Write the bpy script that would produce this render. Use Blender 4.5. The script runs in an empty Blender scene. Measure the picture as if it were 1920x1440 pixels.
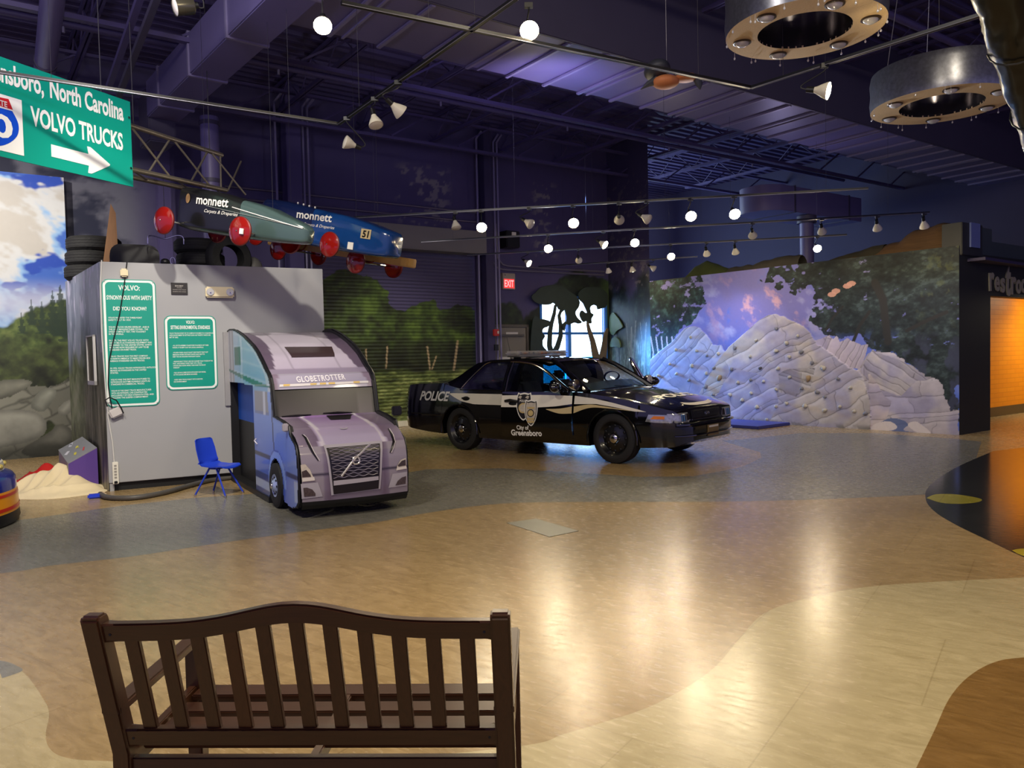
import bpy, bmesh, math, random
import numpy as np
from mathutils import Vector, Matrix

random.seed(7)
SC = bpy.context.scene
COL = SC.collection
R = math.radians

# ------------------------------------------------------------------ camera
EYE, FPX, PITCH, ROLL = 1.55, 1450.0, R(2.13), 0.022
_f = Vector((0, math.cos(PITCH), -math.sin(PITCH)))
_u = Vector((0, math.sin(PITCH), math.cos(PITCH)))
_r = Vector((1, 0, 0))
CX = math.cos(ROLL) * _r - math.sin(ROLL) * _u
CY = math.sin(ROLL) * _r + math.cos(ROLL) * _u
CAM = Vector((0, 0, EYE))
cd = bpy.data.cameras.new('camera')
cd.sensor_fit = 'HORIZONTAL'
cd.sensor_width = 36.0
cd.lens = 36.0 * FPX / 1920.0
cd.clip_end = 200
cam = bpy.data.objects.new('camera', cd)
COL.objects.link(cam)
cam.matrix_world = Matrix(((CX.x, CY.x, -_f.x, CAM.x), (CX.y, CY.y, -_f.y, CAM.y), (CX.z, CY.z, -_f.z, CAM.z), (0, 0, 0, 1)))
SC.camera = cam

# ------------------------------------------------------------------ world, exposure, big lights
w = bpy.data.worlds.new('world')
SC.world = w
w.use_nodes = True
w.node_tree.nodes['Background'].inputs[0].default_value = (0.28, 0.25, 0.56, 1)
w.node_tree.nodes['Background'].inputs[1].default_value = 0.9
vs = SC.view_settings
vs.view_transform = 'Standard'
vs.look = 'None'
vs.gamma = 1.0
vs.exposure = 0.15
vs.use_curve_mapping = False


def lamp(kind, name, loc, target, energy, color, size=0.3, spot=70, blend=0.6):
    l = bpy.data.lights.new(name, kind)
    l.energy = energy
    l.color = color
    if kind == 'AREA':
        l.shape = 'DISK'
        l.size = size
    elif kind == 'SPOT':
        l.spot_size = R(spot)
        l.spot_blend = blend
        l.shadow_soft_size = size
    else:
        l.shadow_soft_size = size
    o = bpy.data.objects.new(name, l)
    COL.objects.link(o)
    o.location = loc
    d = Vector(target) - Vector(loc)
    o.rotation_euler = d.to_track_quat('-Z', 'Y').to_euler()
    return o


WARM = (1.0, 0.86, 0.62)
WHITE = (1.0, 0.93, 0.82)
COOL = (0.42, 0.55, 1.0)
VIOLET = (0.62, 0.55, 1.0)


def ray(x, y):
    return (x - 960) / FPX * CX - (y - 720) / FPX * CY + _f


def at(x, y, D):                       # a point seen at pixel x, y standing at depth D
    d = ray(x, y)
    return CAM + d * (D / d.y)


def gr(x, y, z=0.0):                   # the same on a level plane
    d = ray(x, y)
    return CAM + d * ((z - EYE) / d.z)


class Plane:                           # an upright plane: u along it, z up, n towards the room
    def __init__(s, o, a):
        s.o = Vector((o[0], o[1], 0))
        a = Vector((a[0], a[1], 0)).normalized()
        s.a = a
        s.n = Vector((a.y, -a.x, 0))
        s.M = Matrix(((a.x, -s.n.x, 0, s.o.x), (a.y, -s.n.y, 0, s.o.y), (0, 0, 1, 0), (0, 0, 0, 1)))

    def uz(s, x, y):
        d = ray(x, y)
        t = s.n.dot(s.o - CAM) / s.n.dot(d)
        q = CAM + d * t
        return ((q - s.o).dot(s.a), q.z)

    def p(s, u, z, n=0.0):
        return s.o + s.a * u + s.n * n + Vector((0, 0, z))

    def T(s, u, z, n=0.0):             # matrix: x along, y up, z out of the wall
        return TX(s.p(u, z, n), s.a, (0, 0, 1))

    def rot(s):
        return math.atan2(s.a.y, s.a.x)


# key planes
gB = gr(755, 800)
WALLB = Plane((gB - Vector((math.sin(R(54.5)), math.cos(R(54.5)), 0)) * 6.9).to_2d(), (math.sin(R(54.5)), math.cos(R(54.5))))
gM = gr(1798.5, 816)
WALLM = Plane(gM.to_2d(), (math.sin(R(38.5)), -math.cos(R(38.5))))       # u runs towards the camera, so the mural is at negative u
RESTW = Plane(gM.to_2d(), WALLB.a.to_2d())
gX = gr(205, 922)
BOXP = Plane(gX.to_2d(), (0.88, 0.475))
_A = np.array([[WALLB.a.x, -WALLM.a.x], [WALLB.a.y, -WALLM.a.y]])
CORN = np.linalg.solve(_A, np.array([WALLM.o.x - WALLB.o.x, WALLM.o.y - WALLB.o.y]))  # u on back wall, u on mural
_e0 = WALLB.p(WALLB.uz(1142, 600)[0], 0)
_e1 = WALLM.p(-6.95, 0)
ENDW = Plane(_e0.to_2d(), (_e1 - _e0).to_2d())                          # short wall joining the back wall to the mural wall
ENDL = (_e1 - _e0).length
CEIL = 7.0
PANT = WALLB.p(-0.2, 1.9)

# unseen lamps, added to light the foreground, wall paintings, box and truck
lamp('AREA', 'added ceiling light over the bench', (0.4, 0.8, 6.3), (0.9, 3.6, 0), 130, WARM, 0.9)
lamp('AREA', 'added ceiling light front right', (4.2, 3.0, 6.3), (3.0, 6.0, 0), 130, WARM, 0.9)
lamp('AREA', 'added ceiling light front left', (-3.4, 3.2, 6.3), (-4.2, 8.6, 0.8), 230, WHITE, 0.9)
lamp('SPOT', 'spot on the sky panel', (-7.2, 8.2, 5.2), PANT, 1100, WHITE, 0.08, 84, 0.8)
lamp('SPOT', 'spot on the box and truck', (-2.2, 5.2, 5.8), (-3.9, 9.8, 1.2), 1000, WHITE, 0.08, 55, 0.8)
lamp('SPOT', 'spot on the roll door grass', (-1.6, 13.2, 5.0), WALLB.p(7.0, 0.5), 700, WHITE, 0.08, 60, 0.9)
lamp('SPOT', 'added cool fill on the main duct', (2.6, 11.5, 3.9), (3.6, 9.4, 5.5), 260, (0.75, 0.82, 1.0), 0.1, 100, 0.9)  # unseen fill lights, added to brighten the undersides of the ducts
lamp('SPOT', 'added violet fill on the far duct', (5.6, 16.0, 3.9), (6.4, 13.6, 5.5), 40, VIOLET, 0.1, 120, 0.9)
lamp('SPOT', 'added violet fill behind the sign', (-3.0, 5.2, 4.4), (-3.8, 8.4, 7.0), 150, VIOLET, 0.15, 130, 0.9)  # unseen violet fill lights, added to lift the dark ceiling
lamp('SPOT', 'added violet fill over the car', (0.6, 10.5, 4.4), (0.6, 13.5, 7.0), 130, VIOLET, 0.15, 130, 0.9)
lamp('SPOT', 'blue spot on the left rock', (1.2, 13.6, 4.4), WALLM.p(-5.3, 1.1), 520, (0.30, 0.52, 1.0), 0.08, 42, 0.9)
# ------------------------------------------------------------------ helpers


def S(r, g, b):                        # 0-255 sRGB to linear
    return tuple((c / 12.92 if c <= 0.04045 else ((c + 0.055) / 1.055) ** 2.4) for c in (r / 255, g / 255, b / 255))


_mats = {}


def M(name, col, rough=0.5, metal=0.0, var=0.10, scale=9.0, bump=0.0, bscale=60.0, emit=None, es=1.0, trans=0.0, coat=0.0, alpha=1.0, ior=1.45):
    if name in _mats:
        return _mats[name]
    m = bpy.data.materials.new(name)
    _mats[name] = m
    m.use_nodes = True
    nt = m.node_tree
    b = nt.nodes['Principled BSDF']
    b.inputs['Roughness'].default_value = rough
    b.inputs['Metallic'].default_value = metal
    b.inputs['IOR'].default_value = ior
    if trans:
        b.inputs['Transmission Weight'].default_value = trans
    if coat:
        b.inputs['Coat Weight'].default_value = coat
        b.inputs['Coat Roughness'].default_value = 0.04
    if alpha < 1:
        b.inputs['Alpha'].default_value = alpha
    tc = nt.nodes.new('ShaderNodeTexCoord')
    n = nt.nodes.new('ShaderNodeTexNoise')
    n.inputs['Scale'].default_value = scale
    n.inputs['Detail'].default_value = 4
    nt.links.new(tc.outputs['Object'], n.inputs['Vector'])
    cr = nt.nodes.new('ShaderNodeMix')
    cr.data_type = 'RGBA'
    cr.inputs[6].default_value = (*[max(0, c * (1 - var)) for c in col], 1)
    cr.inputs[7].default_value = (*[min(1, c * (1 + var)) for c in col], 1)
    nt.links.new(n.outputs['Fac'], cr.inputs[0])
    nt.links.new(cr.outputs[2], b.inputs['Base Color'])
    if emit:
        b.inputs['Emission Color'].default_value = (*emit, 1)
        b.inputs['Emission Strength'].default_value = es
    if bump:
        n2 = nt.nodes.new('ShaderNodeTexNoise')
        n2.inputs['Scale'].default_value = bscale
        n2.inputs['Detail'].default_value = 3
        nt.links.new(tc.outputs['Object'], n2.inputs['Vector'])
        bp = nt.nodes.new('ShaderNodeBump')
        bp.inputs['Strength'].default_value = bump
        bp.inputs['Distance'].default_value = 0.02
        nt.links.new(n2.outputs['Fac'], bp.inputs['Height'])
        nt.links.new(bp.outputs['Normal'], b.inputs['Normal'])
    return m


def VM(name, rough=0.6, var=0.08, scale=30.0, bump=0.0, coat=0.0):          # painted surface: colours come from the mesh
    if name in _mats:
        return _mats[name]
    m = M(name, (0.5, 0.5, 0.5), rough, var=var, scale=scale, bump=bump, coat=coat)
    nt = m.node_tree
    a = nt.nodes.new('ShaderNodeVertexColor')
    a.layer_name = 'Col'
    mx = [x for x in nt.nodes if x.bl_idname == 'ShaderNodeMix'][0]
    mx.inputs[6].default_value = (1 - var, 1 - var, 1 - var, 1)
    mx.inputs[7].default_value = (1, 1, 1, 1)
    mu = nt.nodes.new('ShaderNodeMix')
    mu.data_type = 'RGBA'
    mu.blend_type = 'MULTIPLY'
    mu.inputs[0].default_value = 1.0
    nt.links.new(a.outputs['Color'], mu.inputs[6])
    nt.links.new(mx.outputs[2], mu.inputs[7])
    nt.links.new(mu.outputs[2], nt.nodes['Principled BSDF'].inputs['Base Color'])
    return m


def wood(name, c1, c2, scale=1.0, axis=0, rough=0.35, dist=3.0):
    if name in _mats:
        return _mats[name]
    m = M(name, c1, rough)
    nt = m.node_tree
    b = nt.nodes['Principled BSDF']
    tc = nt.nodes.new('ShaderNodeTexCoord')
    mp = nt.nodes.new('ShaderNodeMapping')
    sc = [40 * scale, 40 * scale, 40 * scale]
    sc[axis] = 3 * scale
    mp.inputs['Scale'].default_value = sc
    n = nt.nodes.new('ShaderNodeTexNoise')
    n.inputs['Scale'].default_value = 1.0
    n.inputs['Detail'].default_value = 6
    n.inputs['Distortion'].default_value = dist
    cr = nt.nodes.new('ShaderNodeMix')
    cr.data_type = 'RGBA'
    cr.inputs[6].default_value = (*c1, 1)
    cr.inputs[7].default_value = (*c2, 1)
    nt.links.new(tc.outputs['Object'], mp.inputs[0])
    nt.links.new(mp.outputs[0], n.inputs['Vector'])
    nt.links.new(n.outputs['Fac'], cr.inputs[0])
    nt.links.new(cr.outputs[2], b.inputs['Base Color'])
    return m


_txt = {}


def text_geo(s, bold=0.0, shear=0.0, space=1.0, ext=0.0):
    key = (s, bold, shear, space, ext)
    if key in _txt:
        return _txt[key]
    c = bpy.data.curves.new('t', 'FONT')
    c.body = s
    c.size = 1.0
    c.offset = bold
    c.shear = shear
    c.space_character = space
    c.resolution_u = 3
    c.extrude = ext
    o = bpy.data.objects.new('t', c)
    COL.objects.link(o)
    dg = bpy.context.evaluated_depsgraph_get()
    dg.update()
    e = o.evaluated_get(dg)
    me = e.to_mesh()
    v = [tuple(x.co) for x in me.vertices]
    f = [tuple(p.vertices) for p in me.polygons]
    e.to_mesh_clear()
    bpy.data.objects.remove(o)
    bpy.data.curves.remove(c)
    _txt[key] = (v, f)
    return v, f


class MB:
    def __init__(s):
        s.v, s.f, s.m = [], [], []

    def add(s, v, f, m=0, X=None):
        k = len(s.v)
        if X is not None:
            v = [X @ Vector(p) for p in v]
        s.v += [tuple(p) for p in v]
        s.f += [tuple(i + k for i in q) for q in f]
        s.m += [m] * len(f)
        return s

    def bx(s, x0, x1, y0, y1, z0, z1, m=0, X=None):
        v = [(x, y, z) for z in (z0, z1) for y in (y0, y1) for x in (x0, x1)]
        f = [(0, 2, 3, 1), (4, 5, 7, 6), (0, 1, 5, 4), (2, 6, 7, 3), (0, 4, 6, 2), (1, 3, 7, 5)]
        return s.add(v, f, m, X)

    def bar(s, p, q, w, h, m=0, up=(0, 0, 1)):
        p, q = Vector(p), Vector(q)
        d = (q - p)
        L = d.length
        d.normalize()
        u = Vector(up)
        x = d.cross(u)
        if x.length < 1e-4:
            x = d.cross(Vector((1, 0, 0)))
        x.normalize()
        z = x.cross(d)
        X = Matrix(((d.x, x.x, z.x, p.x), (d.y, x.y, z.y, p.y), (d.z, x.z, z.z, p.z), (0, 0, 0, 1)))
        return s.bx(0, L, -w / 2, w / 2, -h / 2, h / 2, m, X)

    def tube(s, pts, r, n=8, m=0, cap=True):
        pts = [Vector(p) for p in pts]
        rr = r if isinstance(r, (list, tuple)) else [r] * len(pts)
        d0 = (pts[1] - pts[0]).normalized()
        x = d0.orthogonal().normalized()
        V, F = [], []
        for i, p in enumerate(pts):
            if i == 0:
                d = d0
            elif i == len(pts) - 1:
                d = (pts[i] - pts[i - 1]).normalized()
            else:
                d = ((pts[i + 1] - pts[i]).normalized() + (pts[i] - pts[i - 1]).normalized())
                d = d.normalized() if d.length > 1e-5 else d0
            x = (x - d * x.dot(d))
            x = x.normalized() if x.length > 1e-5 else d.orthogonal().normalized()
            y = d.cross(x)
            for k in range(n):
                a = 2 * math.pi * k / n
                V.append(p + (x * math.cos(a) + y * math.sin(a)) * rr[i])
        for i in range(len(pts) - 1):
            for k in range(n):
                F.append((i * n + k, i * n + (k + 1) % n, (i + 1) * n + (k + 1) % n, (i + 1) * n + k))
        if cap:
            F.append(tuple(range(n))[::-1])
            F.append(tuple((len(pts) - 1) * n + k for k in range(n)))
        return s.add(V, F, m)

    def lathe(s, prof, n=24, m=0, X=None, cap=False):
        V, F = [], []
        for r, z in prof:
            for k in range(n):
                a = 2 * math.pi * k / n
                V.append((r * math.cos(a), r * math.sin(a), z))
        for i in range(len(prof) - 1):
            for k in range(n):
                F.append((i * n + k, i * n + (k + 1) % n, (i + 1) * n + (k + 1) % n, (i + 1) * n + k))
        if cap:
            F.append(tuple(range(n))[::-1])
            F.append(tuple((len(prof) - 1) * n + k for k in range(n)))
        return s.add(V, F, m, X)

    def prism(s, poly, t0, t1, m=0, X=None):
        n = len(poly)
        V = [(a, b, t0) for a, b in poly] + [(a, b, t1) for a, b in poly]
        F = [tuple(range(n))[::-1], tuple(range(n, 2 * n))] + [(i, (i + 1) % n, n + (i + 1) % n, n + i) for i in range(n)]
        return s.add(V, F, m, X)

    def grid(s, nu, nv, fn, m=0):
        V = [fn(i / nu, j / nv) for j in range(nv + 1) for i in range(nu + 1)]
        F = [(j * (nu + 1) + i, j * (nu + 1) + i + 1, (j + 1) * (nu + 1) + i + 1, (j + 1) * (nu + 1) + i) for j in range(nv) for i in range(nu)]
        return s.add(V, F, m)

    def ball(s, c, r, nu=16, nv=10, m=0, X=None):
        r = r if isinstance(r, (list, tuple)) else (r, r, r)
        V = [(c[0], c[1], c[2] - r[2])]
        for j in range(1, nv):
            b = -math.pi / 2 + math.pi * j / nv
            for i in range(nu):
                a = 2 * math.pi * i / nu
                V.append((c[0] + r[0] * math.cos(b) * math.cos(a), c[1] + r[1] * math.cos(b) * math.sin(a), c[2] + r[2] * math.sin(b)))
        V.append((c[0], c[1], c[2] + r[2]))
        F = [(0, 1 + (i + 1) % nu, 1 + i) for i in range(nu)]
        for j in range(nv - 2):
            for i in range(nu):
                F.append((1 + j * nu + i, 1 + j * nu + (i + 1) % nu, 1 + (j + 1) * nu + (i + 1) % nu, 1 + (j + 1) * nu + i))
        k = 1 + (nv - 2) * nu
        F += [(k + i, k + (i + 1) % nu, len(V) - 1) for i in range(nu)]
        return s.add(V, F, m, X)

    def text(s, t, w=None, h=None, X=None, bold=0.0, shear=0.0, align='c', m=0, fn=None, space=1.0, ext=0.0, cap=None):
        """text in its own xy plane, fitted to width w and/or height h, centred at 0 (or left aligned)"""
        v, f = text_geo(t, bold, shear, space, ext)
        if not v:
            return s
        xs = [p[0] for p in v]
        ys = [p[1] for p in v]
        x0, x1, y0, y1 = min(xs), max(xs), min(ys), max(ys)
        sy = h / (y1 - y0) if h else None
        if cap:
            sy = cap / 0.72
        sx = w / (x1 - x0) if w else sy
        if sy is None:
            sy = sx
        cx = (x0 + x1) / 2 if align == 'c' else x0
        cy = (y0 + y1) / 2 if not cap else 0.36
        V = [((p[0] - cx) * sx, (p[1] - cy) * sy, p[2] * min(sx, sy)) for p in v]
        if fn:
            V = [fn(*p) for p in V]
        return s.add(V, f, m, X)

    def build(s, name, mat, parent=None, smooth=40, bev=0.0, seg=2):
        me = bpy.data.meshes.new(name)
        me.from_pydata(s.v, [], s.f)
        mats = mat if isinstance(mat, (list, tuple)) else [mat]
        for x in mats:
            me.materials.append(x)
        if len(mats) > 1:
            me.polygons.foreach_set('material_index', s.m)
        if bev:
            bm = bmesh.new()
            bm.from_mesh(me)
            bmesh.ops.remove_doubles(bm, verts=bm.verts, dist=1e-5)
            ed = [e for e in bm.edges if len(e.link_faces) == 2 and e.calc_face_angle(0) > R(35)]
            bmesh.ops.bevel(bm, geom=ed, offset=bev, segments=seg, affect='EDGES', clamp_overlap=True)
            bm.to_mesh(me)
            bm.free()
        me.update()
        if smooth:
            me.polygons.foreach_set('use_smooth', [True] * len(me.polygons))
            me.set_sharp_from_angle(angle=R(smooth))
        o = bpy.data.objects.new(name, me)
        COL.objects.link(o)
        if parent is not None:
            o.parent = parent
        return o


def tag(o, label=None, cat=None, group=None, kind=None):
    if label:
        o['label'] = label
    if cat:
        o['category'] = cat
    if group:
        o['group'] = group
    if kind:
        o['kind'] = kind
    return o


def thing(name, label, cat, loc=(0, 0, 0), rot=0.0, group=None):
    o = bpy.data.objects.new(name, None)
    o.empty_display_size = 0.1
    COL.objects.link(o)
    o.location = loc
    if isinstance(rot, Matrix):
        o.rotation_euler = rot.to_euler()
    else:
        o.rotation_euler = (0, 0, rot)
    return tag(o, label, cat, group)


def dup(root, loc=None, label=None, group=None, rot=None):
    r = root.copy()
    COL.objects.link(r)
    if loc is not None:
        r.location = loc
    if rot is not None:
        r.rotation_euler = rot
    if label:
        r['label'] = label
    if group:
        r['group'] = group
    for ch in list(root.children):
        c = ch.copy()
        COL.objects.link(c)
        c.parent = r
        for g in list(ch.children):
            d = g.copy()
            COL.objects.link(d)
            d.parent = c
    return r


def TX(o, x, y):                       # matrix from local xy(+z out) to plane through o with axes x, y
    x, y = Vector(x).normalized(), Vector(y).normalized()
    z = x.cross(y)
    return Matrix(((x.x, y.x, z.x, o[0]), (x.y, y.y, z.y, o[1]), (x.z, y.z, z.z, o[2]), (0, 0, 0, 1)))


FACE = TX((0, 0, 0), (1, 0, 0), (0, 0, 1))      # things on a wall: x along, y up, z out


def rrect(w, h, r, n=5, cx=0.0, cy=0.0):
    P = []
    for sx, sy, a0 in ((1, 1, 0), (-1, 1, 90), (-1, -1, 180), (1, -1, 270)):
        for k in range(n + 1):
            a = R(a0 + 90 * k / n)
            P.append((cx + sx * (w / 2 - r) + r * math.cos(a), cy + sy * (h / 2 - r) + r * math.sin(a)))
    return P


def circ(r, n=20, cx=0.0, cy=0.0, ry=None):
    ry = ry or r
    return [(cx + r * math.cos(2 * math.pi * k / n), cy + ry * math.sin(2 * math.pi * k / n)) for k in range(n)]


def lerp(a, b, t):
    return a + (b - a) * t


def interp(x, P):                      # piecewise linear through [(x, y)...]
    if x <= P[0][0]:
        return P[0][1]
    for (a, b), (c, d) in zip(P, P[1:]):
        if x <= c:
            return b + (d - b) * (x - a) / (c - a) if c > a else d
    return P[-1][1]


# ------------------------------------------------------------------ painting on walls: a colour for each vertex of a fine grid
def fbm(u, v, sc, oc=4, seed=0, ax=1.0):
    rs = np.random.RandomState(seed)
    T = rs.rand(256, 256).astype(np.float32)
    out = np.zeros_like(u)
    amp, tot = 1.0, 0.0
    for o in range(oc):
        x, y = u * sc + 17.3 * o + 100, v * sc * ax + 9.1 * o + 100
        xi, yi = np.floor(x).astype(int), np.floor(y).astype(int)
        fx, fy = x - xi, y - yi
        fx, fy = fx * fx * (3 - 2 * fx), fy * fy * (3 - 2 * fy)
        a, b = T[xi % 256, yi % 256], T[(xi + 1) % 256, yi % 256]
        c, d = T[xi % 256, (yi + 1) % 256], T[(xi + 1) % 256, (yi + 1) % 256]
        out += amp * (a * (1 - fx) * (1 - fy) + b * fx * (1 - fy) + c * (1 - fx) * fy + d * fx * fy)
        tot += amp
        amp *= 0.55
        sc *= 2.03
    return out / tot


def inpoly(u, v, P):
    r = np.zeros(u.shape, bool)
    n = len(P)
    for i in range(n):
        (x0, y0), (x1, y1) = P[i], P[(i + 1) % n]
        if y0 == y1:
            continue
        c = ((y0 > v) != (y1 > v)) & (u < (x1 - x0) * (v - y0) / (y1 - y0) + x0)
        r ^= c
    return r


def segdist(u, v, P):
    d = np.full(u.shape, 1e9)
    for (x0, y0), (x1, y1) in zip(P, P[1:]):
        dx, dy = x1 - x0, y1 - y0
        t = np.clip(((u - x0) * dx + (v - y0) * dy) / (dx * dx + dy * dy + 1e-12), 0, 1)
        d = np.minimum(d, np.hypot(u - x0 - t * dx, v - y0 - t * dy))
    return d


def sstep(a, b, x):
    t = np.clip((x - a) / (b - a), 0, 1)
    return t * t * (3 - 2 * t)


def mixc(C, col, k):                   # C (h, w, 3)
    k = k[..., None]
    return C * (1 - k) + np.array(col, dtype=np.float64) * k


def painted(name, plane, u0, u1, z0, z1, nu, nz, paint, mat, n=0.0, hole=None):
    us = np.linspace(u0, u1, nu)
    zs = np.linspace(z0, z1, nz)
    U, Z = np.meshgrid(us, zs)
    C, H = paint(U, Z)
    N = (H if H is not None else np.zeros_like(U)) + n
    P = np.stack([U, -N, Z], -1).reshape(-1, 3)
    me = bpy.data.meshes.new(name)
    idx = np.arange(nu * nz).reshape(nz, nu)
    Q = np.stack([idx[:-1, :-1], idx[:-1, 1:], idx[1:, 1:], idx[1:, :-1]], -1).reshape(-1, 4)
    if hole is not None:
        uc = 0.25 * (U[:-1, :-1] + U[1:, 1:]) * 2
        zc = 0.25 * (Z[:-1, :-1] + Z[1:, 1:]) * 2
        Q = Q[~hole(uc, zc).reshape(-1)]
    nf = len(Q)
    me.vertices.add(len(P))
    me.vertices.foreach_set('co', P.astype(np.float32).ravel())
    me.loops.add(nf * 4)
    me.loops.foreach_set('vertex_index', Q.astype(np.int32).ravel())
    me.polygons.add(nf)
    me.polygons.foreach_set('loop_start', np.arange(nf, dtype=np.int32) * 4)
    me.polygons.foreach_set('use_smooth', np.ones(nf, dtype=bool))
    ca = me.color_attributes.new('Col', 'FLOAT_COLOR', 'POINT')
    ca.data.foreach_set('color', np.concatenate([np.clip(C, 0, 1).reshape(-1, 3), np.ones((nu * nz, 1))], 1).astype(np.float32).ravel())
    me.materials.append(mat)
    me.update()
    me.validate()
    o = bpy.data.objects.new(name, me)
    COL.objects.link(o)
    o.matrix_world = plane.M
    return o
# ================================================================== ROOM SHELL
def struct(o):
    return tag(o, kind='structure')


# ---- floor: one sheet with inlaid colours
def floor_mat(name, c1, c2, rough=0.22):
    m = M(name, c1, rough)
    nt = m.node_tree
    b = nt.nodes['Principled BSDF']
    tc = nt.nodes.new('ShaderNodeTexCoord')
    mp = nt.nodes.new('ShaderNodeMapping')
    mp.inputs['Rotation'].default_value = (0, 0, R(35))
    nt.links.new(tc.outputs['Object'], mp.inputs[0])
    mp2 = nt.nodes.new('ShaderNodeMapping')
    mp2.inputs['Scale'].default_value = (5, 16, 1)
    nt.links.new(mp.outputs[0], mp2.inputs[0])
    n = nt.nodes.new('ShaderNodeTexNoise')
    n.inputs['Scale'].default_value = 1.0
    n.inputs['Detail'].default_value = 7
    n.inputs['Roughness'].default_value = 0.65
    n.inputs['Distortion'].default_value = 1.2
    nt.links.new(mp2.outputs[0], n.inputs['Vector'])
    cr = nt.nodes.new('ShaderNodeValToRGB')
    cr.color_ramp.elements[0].position = 0.32
    cr.color_ramp.elements[1].position = 0.68
    cr.color_ramp.elements[0].color = (*c1, 1)
    cr.color_ramp.elements[1].color = (*c2, 1)
    nt.links.new(n.outputs['Fac'], cr.inputs[0])
    br = nt.nodes.new('ShaderNodeTexBrick')
    br.inputs['Color1'].default_value = (1, 1, 1, 1)
    br.inputs['Color2'].default_value = (0.94, 0.94, 0.94, 1)
    br.inputs['Mortar'].default_value = (0.78, 0.76, 0.72, 1)
    br.inputs['Scale'].default_value = 1.0
    br.inputs['Mortar Size'].default_value = 0.0035
    br.inputs['Brick Width'].default_value = 0.92
    br.inputs['Row Height'].default_value = 0.92
    br.offset = 0.5
    nt.links.new(mp.outputs[0], br.inputs['Vector'])
    mu = nt.nodes.new('ShaderNodeMix')
    mu.data_type = 'RGBA'
    mu.blend_type = 'MULTIPLY'
    mu.inputs[0].default_value = 1.0
    nt.links.new(cr.outputs[0], mu.inputs[6])
    nt.links.new(br.outputs['Color'], mu.inputs[7])
    nt.links.new(mu.outputs[2], b.inputs['Base Color'])
    n3 = nt.nodes.new('ShaderNodeTexNoise')
    n3.inputs['Scale'].default_value = 26
    n3.inputs['Detail'].default_value = 6
    nt.links.new(mp2.outputs[0], n3.inputs['Vector'])
    n3.inputs['Scale'].default_value = 2.2
    rr = nt.nodes.new('ShaderNodeMapRange')
    rr.inputs[3].default_value = rough - 0.07
    rr.inputs[4].default_value = rough + 0.14
    nt.links.new(n3.outputs['Fac'], rr.inputs[0])
    nt.links.new(rr.outputs[0], b.inputs['Roughness'])
    bp = nt.nodes.new('ShaderNodeBump')
    bp.inputs['Strength'].default_value = 0.05
    bp.inputs['Distance'].default_value = 0.01
    nt.links.new(n3.outputs['Fac'], bp.inputs['Height'])
    nt.links.new(bp.outputs['Normal'], b.inputs['Normal'])
    return m


FM = [floor_mat('vinyl tan', S(138, 114, 75), S(170, 144, 101)), floor_mat('vinyl cream', S(166, 150, 110), S(190, 174, 133)),
      floor_mat('vinyl grey', S(106, 103, 94), S(128, 124, 112)), floor_mat('vinyl black', S(30, 31, 33), S(44, 45, 46), 0.10),
      floor_mat('vinyl brown', S(112, 82, 40), S(138, 104, 56)), floor_mat('vinyl lime', S(150, 140, 36), S(170, 158, 50), 0.2)]
fb = MB()
fb.add([(-16, -4, 0), (18, -4, 0), (18, 34, 0), (-16, 34, 0)], [(0, 1, 2, 3)], 0)


def smooth_poly(P, n=6, closed=False):
    Q = []
    m = len(P)
    rng = range(m if closed else m - 1)
    g = (lambda i: P[i % m]) if closed else (lambda i: P[max(0, min(m - 1, i))])
    for i in rng:
        p0, p1, p2, p3 = g(i - 1), g(i), g(i + 1), g(i + 2)
        for k in range(n):
            t = k / n
            Q.append(tuple(0.5 * (2 * b + (c - a) * t + (2 * a - 5 * b + 4 * c - d) * t * t + (3 * b - a - 3 * c + d) * t ** 3) for a, b, c, d in zip(p0, p1, p2, p3)))
    if not closed:
        Q.append(tuple(P[-1]))
    return Q


def inlay(k, z, P, extra=()):
    Q = [gr(x, y).to_2d() for x, y in P]
    Q = smooth_poly([tuple(q) for q in Q], 5) + [tuple(q) for q in extra]
    fb.add([(x, y, z) for x, y in Q], [tuple(range(len(Q)))], k)


# grey band running from the left front to the far right
inlay(2, 0.0004, [(-260, 1092), (0, 1075), (100, 1060), (250, 1043), (400, 1020), (550, 999), (700, 980), (800, 962), (900, 948), (1000, 942), (1200, 941), (1400, 940), (1600, 934), (1760, 926)],
      [gr(1830, 860).to_2d(), gr(1840, 828).to_2d(), gr(1780, 822).to_2d(), gr(1640, 812).to_2d(), gr(1500, 812).to_2d(), gr(1390, 824).to_2d(), gr(1352, 826).to_2d(), gr(1425, 848).to_2d(), gr(1428, 858).to_2d(), gr(1390, 876).to_2d(),
       gr(1300, 893).to_2d(), gr(1200, 894).to_2d(), gr(1080, 886).to_2d(), gr(940, 878).to_2d(), gr(800, 880).to_2d(), gr(600, 915).to_2d(), gr(450, 928).to_2d(), gr(360, 934).to_2d(), gr(230, 948).to_2d(), gr(60, 972).to_2d(), gr(-260, 1010).to_2d()])
# cream sweep in the foreground
inlay(1, 0.0008, [(2100, 1075), (1920, 1083), (1720, 1093), (1600, 1104), (1500, 1125), (1430, 1152), (1385, 1200), (1330, 1260), (1230, 1320), (1130, 1355), (1056, 1377), (985, 1398), (700, 1425), (430, 1432), (190, 1427), (120, 1420), (92, 1402), (86, 1375), (92, 1340), (82, 1312), (45, 1262), (0, 1238), (-120, 1225)],
      [(-2.6, 0.6), (3.4, 0.6)])
inlay(2, 0.0012, [(-10, 1238), (12, 1241), (30, 1248), (42, 1258), (4, 1272)])
# brown disc edge at the lower right
inlay(4, 0.0012, [(2100, 1222), (1920, 1233), (1862, 1243), (1815, 1270), (1780, 1310), (1752, 1370), (1718, 1440), (1690, 1500)], [(2.2, 0.8), (4.2, 0.8)])
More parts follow.
